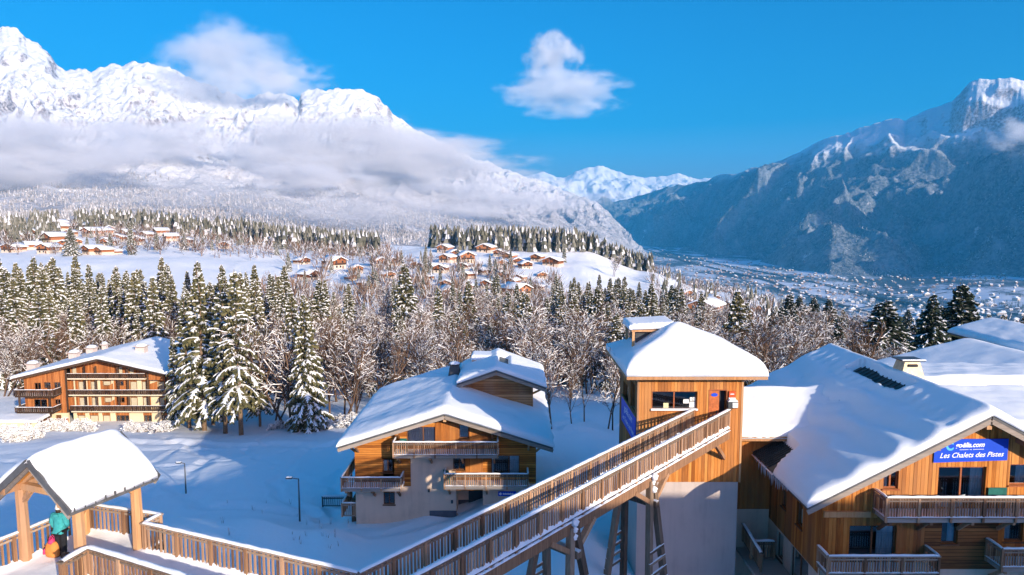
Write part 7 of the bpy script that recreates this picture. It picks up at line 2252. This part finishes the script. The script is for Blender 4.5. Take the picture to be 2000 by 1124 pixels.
# valley floor: railway, motorway, river
def strip(name, pts, w, z, mat):
    m = MB(); vs = []; fs = []
    pts = [Vector((p[0], p[1], 0)) for p in pts]
    for i, p in enumerate(pts):
        d = (pts[min(i + 1, len(pts) - 1)] - pts[max(i - 1, 0)]).normalized(); s = Vector((d.y, -d.x, 0)) * w / 2
        zz = max(float(q) for q in ground_np(np.array([p.x, p.x - s.x, p.x + s.x]), np.array([p.y, p.y - s.y, p.y + s.y]))) + z - VALLEY
        vs += [(p.x - s.x, p.y - s.y, zz), (p.x + s.x, p.y + s.y, zz)]
        if i: fs.append((2 * i - 2, 2 * i - 1, 2 * i + 1, 2 * i))
    m.add(vs, fs); o = m.build(name, mat, None, fix=False); o['kind'] = 'structure'; return o
def vpt(u, v): q = PZ(u, v, VALLEY); return (q.x, q.y)
M['asphalt'] = plain('asphalt', (0.06, 0.065, 0.07), .8, .2, .2, .01)
M['river'] = plain('river', (0.03, 0.06, 0.08), .25, .5, .2, .01)
strip('motorway', [vpt(u, v) for u, v in ((1255, 486), (1300, 500), (1360, 517), (1430, 533), (1500, 549), (1560, 564), (1640, 582), (1740, 606), (1860, 632), (2000, 655))], 42, VALLEY + 5, M['asphalt'])
strip('river', [vpt(u, v) for u, v in ((1270, 484), (1340, 503), (1420, 520), (1500, 534), (1580, 550), (1680, 566), (1800, 588), (2000, 622))], 55, VALLEY + 4, M['river'])
for pts in (((1330, 508), (1420, 521), (1500, 545)), ((1480, 560), (1600, 560), (1750, 575)), ((1600, 600), (1700, 585), (1850, 575), (2000, 590)), ((1700, 640), (1800, 615), (1900, 605))):
    strip('valley_road', [vpt(*p) for p in pts], 20, VALLEY + 5.4, M['asphalt'])
# town houses
tr_ = random.Random(8)
HM = []
def town_house(w, d, h, wall_m):
    m = MB(); hw = w / 2
    m.box((-hw, -d / 2, -4), (hw, d / 2, h), 0)
    m.add([(-hw - .8, -d / 2 - .8, h - .2), (hw + .8, -d / 2 - .8, h - .2), (hw + .8, d / 2 + .8, h - .2), (-hw - .8, d / 2 + .8, h - .2), (0, -d / 2 - .8, h + hw * .55), (0, d / 2 + .8, h + hw * .55)], [(0, 1, 4), (2, 3, 5), (1, 2, 5, 4), (3, 0, 4, 5), (0, 3, 2, 1)], 1)
    for k in range(max(2, int(w / 5))):
        x = -hw + w * (k + .5) / max(2, int(w / 5))
        m.box((x - .7, -d / 2 - .06, h * .35), (x + .7, -d / 2 - .003, h * .7), 2)
    return m.mesh('town_house', [wall_m, M['tree_snow'], M['far_glass']])
M['town_a'] = plain('town_a', (0.50, 0.45, 0.40), .9, .1, .1); M['town_b'] = plain('town_b', (0.28, 0.20, 0.16), .9, .1, .1); M['town_c'] = plain('town_c', (0.60, 0.56, 0.50), .9, .1, .1)
TH_ = [town_house(16, 13, 8, M['town_a']), town_house(14, 15, 7, M['town_b']), town_house(22, 13, 10, M['town_c']), town_house(30, 16, 13, M['town_a'])]
cand = []; raw = []
for i in range(2600):
    u = tr_.uniform(1270, 2030); v = tr_.uniform(490, 668)
    q = vpt(u, v)
    # density: along the road band, right-hand town, thin elsewhere
    band = math.exp(-((v - (486 + (u - 1255) * .222)) / 16) ** 2)
    town = math.exp(-(((u - 1560) / 190) ** 2 + ((v - 555) / 26) ** 2)) + .8 * math.exp(-(((u - 1800) / 150) ** 2 + ((v - 560) / 22) ** 2)) + .7 * math.exp(-(((u - 1960) / 90) ** 2 + ((v - 615) / 20) ** 2)) + .8 * math.exp(-(((u - 1420) / 130) ** 2 + ((v - 545) / 30) ** 2))
    pr_ = .03 + .55 * band + .85 * town
    if tr_.random() > pr_: continue
    if v < 494 + (1690 - u) * .0 + 20 and u > 1450: continue
    raw.append((q[0], q[1], tr_.uniform(0, 3.14), tr_.randrange(4) if tr_.random() < .5 else tr_.randrange(2), tr_.uniform(.8, 1.25)))
ra = np.array(raw); rz__ = ground_np(ra[:, 0], ra[:, 1])
cand = [c + (float(g),) for c, g in zip(raw, rz__) if g < -330]
cand.sort(key=lambda c: c[1])
def town_label(x, y):
    u = 1000 + F * x / y * .985
    if y > 7000: return 'small house of the far ribbon of town along the motorway'
    if u < 1480: return 'small house of the town at the near left of the valley floor'
    if u < 1720: return 'small house of the town in the middle of the valley floor'
    return 'small house of the town on the right of the valley floor'
for (x, y, a, i, s, gz_) in cand[:290]:
    o = mesh_obj('town_house', TH_[i], None, (x, y, gz_ + .5), (0, 0, a)); o.scale = (s * 1.0, s * 1.0, s * 1.0)
    lb_ = town_label(x, y); tag(o, lb_, 'house', lb_.replace('small house', 'houses'))
V = []; Fq = []; MI = []; n = 0
for (x, y, a, i, s, gz_) in cand[290:]:
    w, d, h = (16, 14, 8); s *= 1.1; c_, s_ = math.cos(a), math.sin(a)
    loc = [(-w / 2, -d / 2, 0), (w / 2, -d / 2, 0), (w / 2, d / 2, 0), (-w / 2, d / 2, 0), (-w / 2, -d / 2, h), (w / 2, -d / 2, h), (w / 2, d / 2, h), (-w / 2, d / 2, h), (0, -d / 2, h + 4.5), (0, d / 2, h + 4.5)]
    for (p, q, r_) in loc: V.append((x + (p * c_ - q * s_) * s, y + (p * s_ + q * c_) * s, gz_ + r_ * s))
    for f, mm in (((0, 1, 5, 4), 0), ((1, 2, 6, 5), 0), ((2, 3, 7, 6), 0), ((3, 0, 4, 7), 0), ((5, 6, 9, 8), 1), ((7, 4, 8, 9), 1), ((4, 5, 8, 8), 0), ((6, 7, 9, 9), 0)):
        Fq.append(tuple(k + n for k in (f if len(set(f)) == 4 else f[:3]))); MI.append(mm)
    n += 10
if V:
    me = bpy.data.meshes.new('far_town'); me.from_pydata(V, [], Fq); me.materials.append(M['town_b']); me.materials.append(M['tree_snow']); me.polygons.foreach_set('material_index', MI); me.update()
    tag(mesh_obj('far_town', me), 'far rows of small houses along the valley floor', None, None, 'stuff')
# riverside woods and hedges of the valley
rngv = np.random.RandomState(3)
uu = rngv.uniform(1240, 2030, 14000); vv = rngv.uniform(484, 672, 14000)
ycv = (562.0 - vv) / F; den = CP + ycv * SP; yy = VALLEY / ((-SP + ycv * CP) / den); xx = (uu - 1000) / F / den * yy
gg = ground_np(xx, yy)
keep = (fbm(xx / 340.0, yy / 650.0, 4, 7) > .06) & (yy < 13000) & (gg < -330)
pos = list(zip(xx[keep], yy[keep], gg[keep]))[:3200]
mass('valley_wood', pos, rngv.uniform(9, 20, len(pos)), LBR + LS2, [M['needles_ridge'], M['needles_frost']], 'dark woods and hedges across the valley floor', 21, 1.8)
# ------------------------------------------------------------------ person, bag, lamps, hedges
fp = PZ(121, 1087, dk + .06)
per.location = (fp.x, fp.y, dk + .05)
# bag hanging from the left hand
M['bag_orange'] = plain('bag_orange', (0.62, 0.24, 0.06), .8, .2, .2, 7); M['bag_pink'] = plain('bag_pink', (0.55, 0.05, 0.16), .7, .2, .2, 7)
bp_ = PZ(104, 1088, dk + .06)
bag = empty('carrier_bag', (bp_.x, bp_.y, dk + .08), R(-10))
tag(bag, 'bulging orange and pink bag held by the person under the shelter', 'bag')
m = MB()
vs = []; fs = []; n = 14
for j, (z, rx, ry) in enumerate(((.0, .17, .10), (.04, .21, .14), (.16, .225, .155), (.32, .215, .14), (.44, .19, .10), (.50, .15, .05))):
    for k in range(n):
        a = math.tau * k / n
        vs.append((rx * math.copysign(abs(math.cos(a)) ** .7, math.cos(a)) * (1 + .04 * math.sin(5 * a + j)), ry * math.copysign(abs(math.sin(a)) ** .7, math.sin(a)), z))
for j in range(5):
    for k in range(n): fs.append((j * n + k, j * n + (k + 1) % n, (j + 1) * n + (k + 1) % n, (j + 1) * n + k))
fs.append(tuple(range(n))[::-1]); fs.append(tuple(range(5 * n, 6 * n)))
m.add(vs, fs); bgb = m.build('bag_body', M['bag_orange'], bag, smooth=True)
m = MB(); m.tube([(-.20, -.12, .10), (-.23, -.05, .22), (-.21, -.03, .36)], [.05, .065, .05], 7); m.build('side_pocket', M['bag_pink'], bgb, smooth=True)
for y in (-.03, .03):
    m = MB(); m.tube([(-.10, y, .47), (-.07, y, .62), (0, y, .70), (.07, y, .62), (.10, y, .47)], [.014] * 5, 6); m.build('handle', M['bag_pink'], bgb, smooth=True)
m = MB(); m.tube([(-.02, 0, .46), (.0, 0, .54), (.03, 0, .60)], [.12, .10, .03], 8); m.build('bundle', M['bag_pink'], bgb, smooth=True)

# street lamps on the field path
def lamp(u, v, Yd, H, lab, arm=.55):
    x = UA(u, v) * Yd
    t = empty('street_lamp', (x, Yd, ground(x, Yd))); tag(t, lab, 'street lamp')
    m = MB(); m.tube([(0, 0, -.5), (0, 0, H * .5), (0, 0, H)], [.07, .055, .04], 7); m.build('pole', M['metal_dark'], t, smooth=True)
    m = MB(); m.tube([(0, 0, H - .03), (-arm, 0, H + .06)], [.035, .03], 6); m.build('arm', M['metal_dark'], t)
    m = MB(); m.box((-arm - .35, -.1, H + .0), (-arm + .1, .1, H + .09)); m.build('lantern', M['metal_dark'], t)
    m = MB(); m.box((-arm - .3, -.08, H + .093), (-arm + .08, .08, H + .15)); m.build('snow', M['snow'], t)
lamp(583, 935, 47.5, 3.2, 'street lamp on the shaded slope left of the chalet')
lamp(361, 915, 58, 2.6, 'street lamp on the sunlit field behind the shelter roof', .4)
# low timber fence and electricity box left of the chalet
fx0, fx1 = P(630, 968, 52).x, P(678, 968, 52).x
fz = ground((fx0 + fx1) / 2, 52)
fen = empty('low_fence', (fx0, 52, fz)); tag(fen, 'low dark slatted fence in the snow left of the chalet', 'fence')
railing(fen, fen.location, [(fx0, 52, fz + .75), (fx1, 52, fz + .75)], .85, M['metal_dark'], M['metal_dark'], pitch=.16, snow=.14, seed=5)
# snow-laden hedge bushes in front of the apartment block
tm, bv, bf, sv, sf = add_shrub()
shr = dict(tw=pyd('twigs', bv + tm.v, bf + [tuple(i + len(bv) for i in q) for q in tm.f], M['twig']), sn=pyd('snow', sv, sf, M['tree_snow']))
m = MB()
srng = random.Random(2)
for k in range(9):
    a = srng.uniform(0, 6.28); r = srng.uniform(.2, 1.0); z = 1.25 - r * .55 + srng.uniform(-.25, .3); s = srng.uniform(.10, .22)
    c = Vector((math.cos(a) * r, math.sin(a) * r, z))
    m.tube([c - Vector((0, 0, s * .5)), c, c + Vector((0, 0, s * .45)), c + Vector((0, 0, s * .7))], [s * .5, s, s * .8, s * .2], 7)
shr['cl'] = m.mesh('snow_clumps', M['snow'], True)
SHR = [(u, v, 'snow-laden hedge bush below the left end of the apartment block', 'hedge bushes left') for u, v in ((5, 852), (22, 850), (40, 853), (58, 851), (72, 856), (30, 862), (50, 862))] + \
      [(u, v, 'snow-laden hedge bush along the front of the apartment block', 'hedge bushes front') for u, v in ((95, 842), (112, 841), (130, 842), (148, 841), (166, 840), (180, 842))] + \
      [(u, v, 'snow-laden hedge bush between shelter roof and apartment block, at its right half', 'hedge bushes right') for u, v in ((250, 843), (266, 842), (282, 843), (298, 842), (314, 843), (330, 843))] + \
      [(u, v, 'snow-covered bush at the edge of the snowfield behind the chalet', 'bushes behind the field') for u, v in ((640, 838), (668, 836), (696, 834), (655, 826), (682, 824), (540, 838), (558, 836))]
for (u, v, lab, grp) in SHR:
    g = ray_ground(u, v, 66, 140)
    if not g: continue
    t = empty('bush', (g[0], g[1], g[2] - .1), srng.uniform(0, 6.28)); s = srng.uniform(.75, 1.15); t.scale = (s * 1.1, s * 1.1, s)
    tag(t, lab, 'bush', grp)
    mesh_obj('twigs', shr['tw'], t); o = mesh_obj('snow', shr['sn'], t); o['kind'] = 'stuff'; o = mesh_obj('snow_clumps', shr['cl'], t); o['kind'] = 'stuff'
# dry stalks poking out of the near snow
m = MB()
for k in range(26):
    u = srng.choice((srng.uniform(560, 680), srng.uniform(420, 520), srng.uniform(620, 680))); v = srng.uniform(975, 1075)
    g = ray_ground(u, v, 20, 90)
    if not g: continue
    h = srng.uniform(.2, .55)
    for j in range(3):
        m.tube([(g[0] + j * .03, g[1], g[2] - .1), (g[0] + j * .03 + srng.uniform(-.1, .1), g[1], g[2] + h * srng.uniform(.6, 1))], [.008, .003], 4)
tag(m.build('dry_stalks', M['twig'], None), 'dry grass stalks poking through the near snow', None, None, 'stuff')
# ------------------------------------------------------------------ air and clouds
hz = MB().box((-16000, -3000, VALLEY - 400), (24000, 29000, 2900)).build('haze', None)
hm = bpy.data.materials.new('haze_air'); hm.use_nodes = True
ht = hm.node_tree
for n in list(ht.nodes): ht.nodes.remove(n)
ho = ht.nodes.new('ShaderNodeOutputMaterial')
hv = ht.nodes.new('ShaderNodeVolumePrincipled')
hv.inputs['Color'].default_value = (0.07, 0.55, 1.0, 1)
hv.inputs['Density'].default_value = 3.3e-5
hv.inputs['Anisotropy'].default_value = 0.0
ht.links.new(hv.outputs[0], ho.inputs['Volume'])
hz.data.materials.clear(); hz.data.materials.append(hm)
hz.display_type = 'WIRE'
tag(hz, 'pale blue haze filling the valley', None, None, 'stuff')

def cloud_mat(name, dens, seed, soft=0.5, nscale=2.2):
    m = bpy.data.materials.new(name); m.use_nodes = True
    t = m.node_tree
    for n in list(t.nodes): t.nodes.remove(n)
    out = t.nodes.new('ShaderNodeOutputMaterial')
    pv = t.nodes.new('ShaderNodeVolumePrincipled')
    pv.inputs['Color'].default_value = (0.955, 0.962, 0.985, 1)
    pv.inputs['Anisotropy'].default_value = 0.0
    tc = t.nodes.new('ShaderNodeTexCoord')
    ln = t.nodes.new('ShaderNodeVectorMath'); ln.operation = 'LENGTH'
    t.links.new(tc.outputs['Object'], ln.inputs[0])
    ad = t.nodes.new('ShaderNodeVectorMath'); ad.operation = 'ADD'
    ad.inputs[1].default_value = (seed * 3.7, seed * 1.9, seed * 5.3)
    t.links.new(tc.outputs['Object'], ad.inputs[0])
    nz = t.nodes.new('ShaderNodeTexNoise')
    nz.inputs['Scale'].default_value = nscale; nz.inputs['Detail'].default_value = 6.5; nz.inputs['Roughness'].default_value = 0.6
    t.links.new(ad.outputs[0], nz.inputs['Vector'])
    def mth(op, a, b):
        n = t.nodes.new('ShaderNodeMath'); n.operation = op
        for i, x in ((0, a), (1, b)):
            if hasattr(x, 'is_linked'): t.links.new(x, n.inputs[i])
            else: n.inputs[i].default_value = x
        return n.outputs[0]
    fall = mth('SUBTRACT', 1.0, ln.outputs['Value'])
    d = mth('ADD', mth('MULTIPLY', fall, 0.9), mth('MULTIPLY', mth('SUBTRACT', nz.outputs['Fac'], 0.54), 3.0))
    mr = t.nodes.new('ShaderNodeMapRange'); mr.interpolation_type = 'SMOOTHSTEP'
    mr.inputs['From Min'].default_value = 0.08; mr.inputs['From Max'].default_value = 0.08 + soft
    mr.inputs['To Min'].default_value = 0; mr.inputs['To Max'].default_value = dens
    t.links.new(d, mr.inputs['Value'])
    edge = mth('MINIMUM', mth('MULTIPLY', fall, 5.0), 1.0)
    edge = mth('MAXIMUM', edge, 0.0)
    t.links.new(mth('MULTIPLY', mr.outputs[0], edge), pv.inputs['Density'])
    t.links.new(pv.outputs[0], out.inputs['Volume'])
    m.cycles.volume_step_rate = 1.0
    return m

def ico(sub=3):
    bm = bmesh.new(); bmesh.ops.create_icosphere(bm, subdivisions=sub, radius=1.0)
    me = bpy.data.meshes.new('cloud_body'); bm.to_mesh(me); bm.free(); return me
CLOUDS = [
 # u, v, Y, half width px, half height px, depth m, optical depth, soft, label
 (435, 145, 6700, 135, 95, 450, 1.4, 0.65, 'tall pale cloud rising over the ridge between the pointed peak and the table mountain'),
 (550, 155, 6900, 95, 45, 300, .9, 0.7, 'thin wisp trailing off the tall cloud over the ridge'),
 (1100, 182, 22000, 118, 46, 1200, 1.9, 0.5, 'small lone cloud floating in the blue sky above the valley'),
 (1080, 118, 22300, 52, 50, 800, 1.7, 0.5, 'upper lobe of the small lone cloud above the valley'),
 (60, 300, 3300, 250, 74, 450, 2.6, 0.6, 'grey cloud bank lying across the foot of the pointed peak'),
 (290, 270, 4200, 180, 55, 400, 2.0, 0.7, 'thin cloud veil below the snowy ridge beside the pointed peak'),
 (600, 296, 4700, 300, 72, 500, 2.6, 0.6, 'long cloud bank lying below the table mountain'),
 (830, 322, 5200, 210, 56, 500, 2.3, 0.6, 'right end of the cloud bank tapering toward the valley'),
 (600, 345, 3900, 120, 40, 300, 2.6, 0.55, 'small bright cloud hanging in front of the long bank'),
 (930, 385, 4300, 260, 45, 350, 1.5, 0.7, 'low strip of mist above the wooded knoll'),
 (560, 392, 2600, 560, 55, 300, .7, .9, 'thin veil of mist over the frosted lower slopes of the sunlit range'),
 (1990, 265, 6200, 55, 34, 250, 1.1, 0.7, 'small cloud clinging to the shaded mountain at the right edge'),
]
for i, (u, v, Yd, hw, hh, dp, od, soft, lab) in enumerate(CLOUDS):
    c = P(u, v, Yd)
    sx = hw / F * Yd; sz = hh / F * Yd
    ob = mesh_obj('cloud', ico(3), None, c)
    ob.scale = (sx * 1.25, dp, sz * 1.25)
    cm = cloud_mat('cloud_vapour', od / dp * 1.5, i + 1, soft, (2.0, 2.6, 1.9, 1.7, 2.1, 2.4, 2.3, 2.2, 2.0, 2.6, 1.4, 2.0)[i])
    ob.data.materials.append(cm)
    tag(ob, lab, 'cloud', 'clouds')
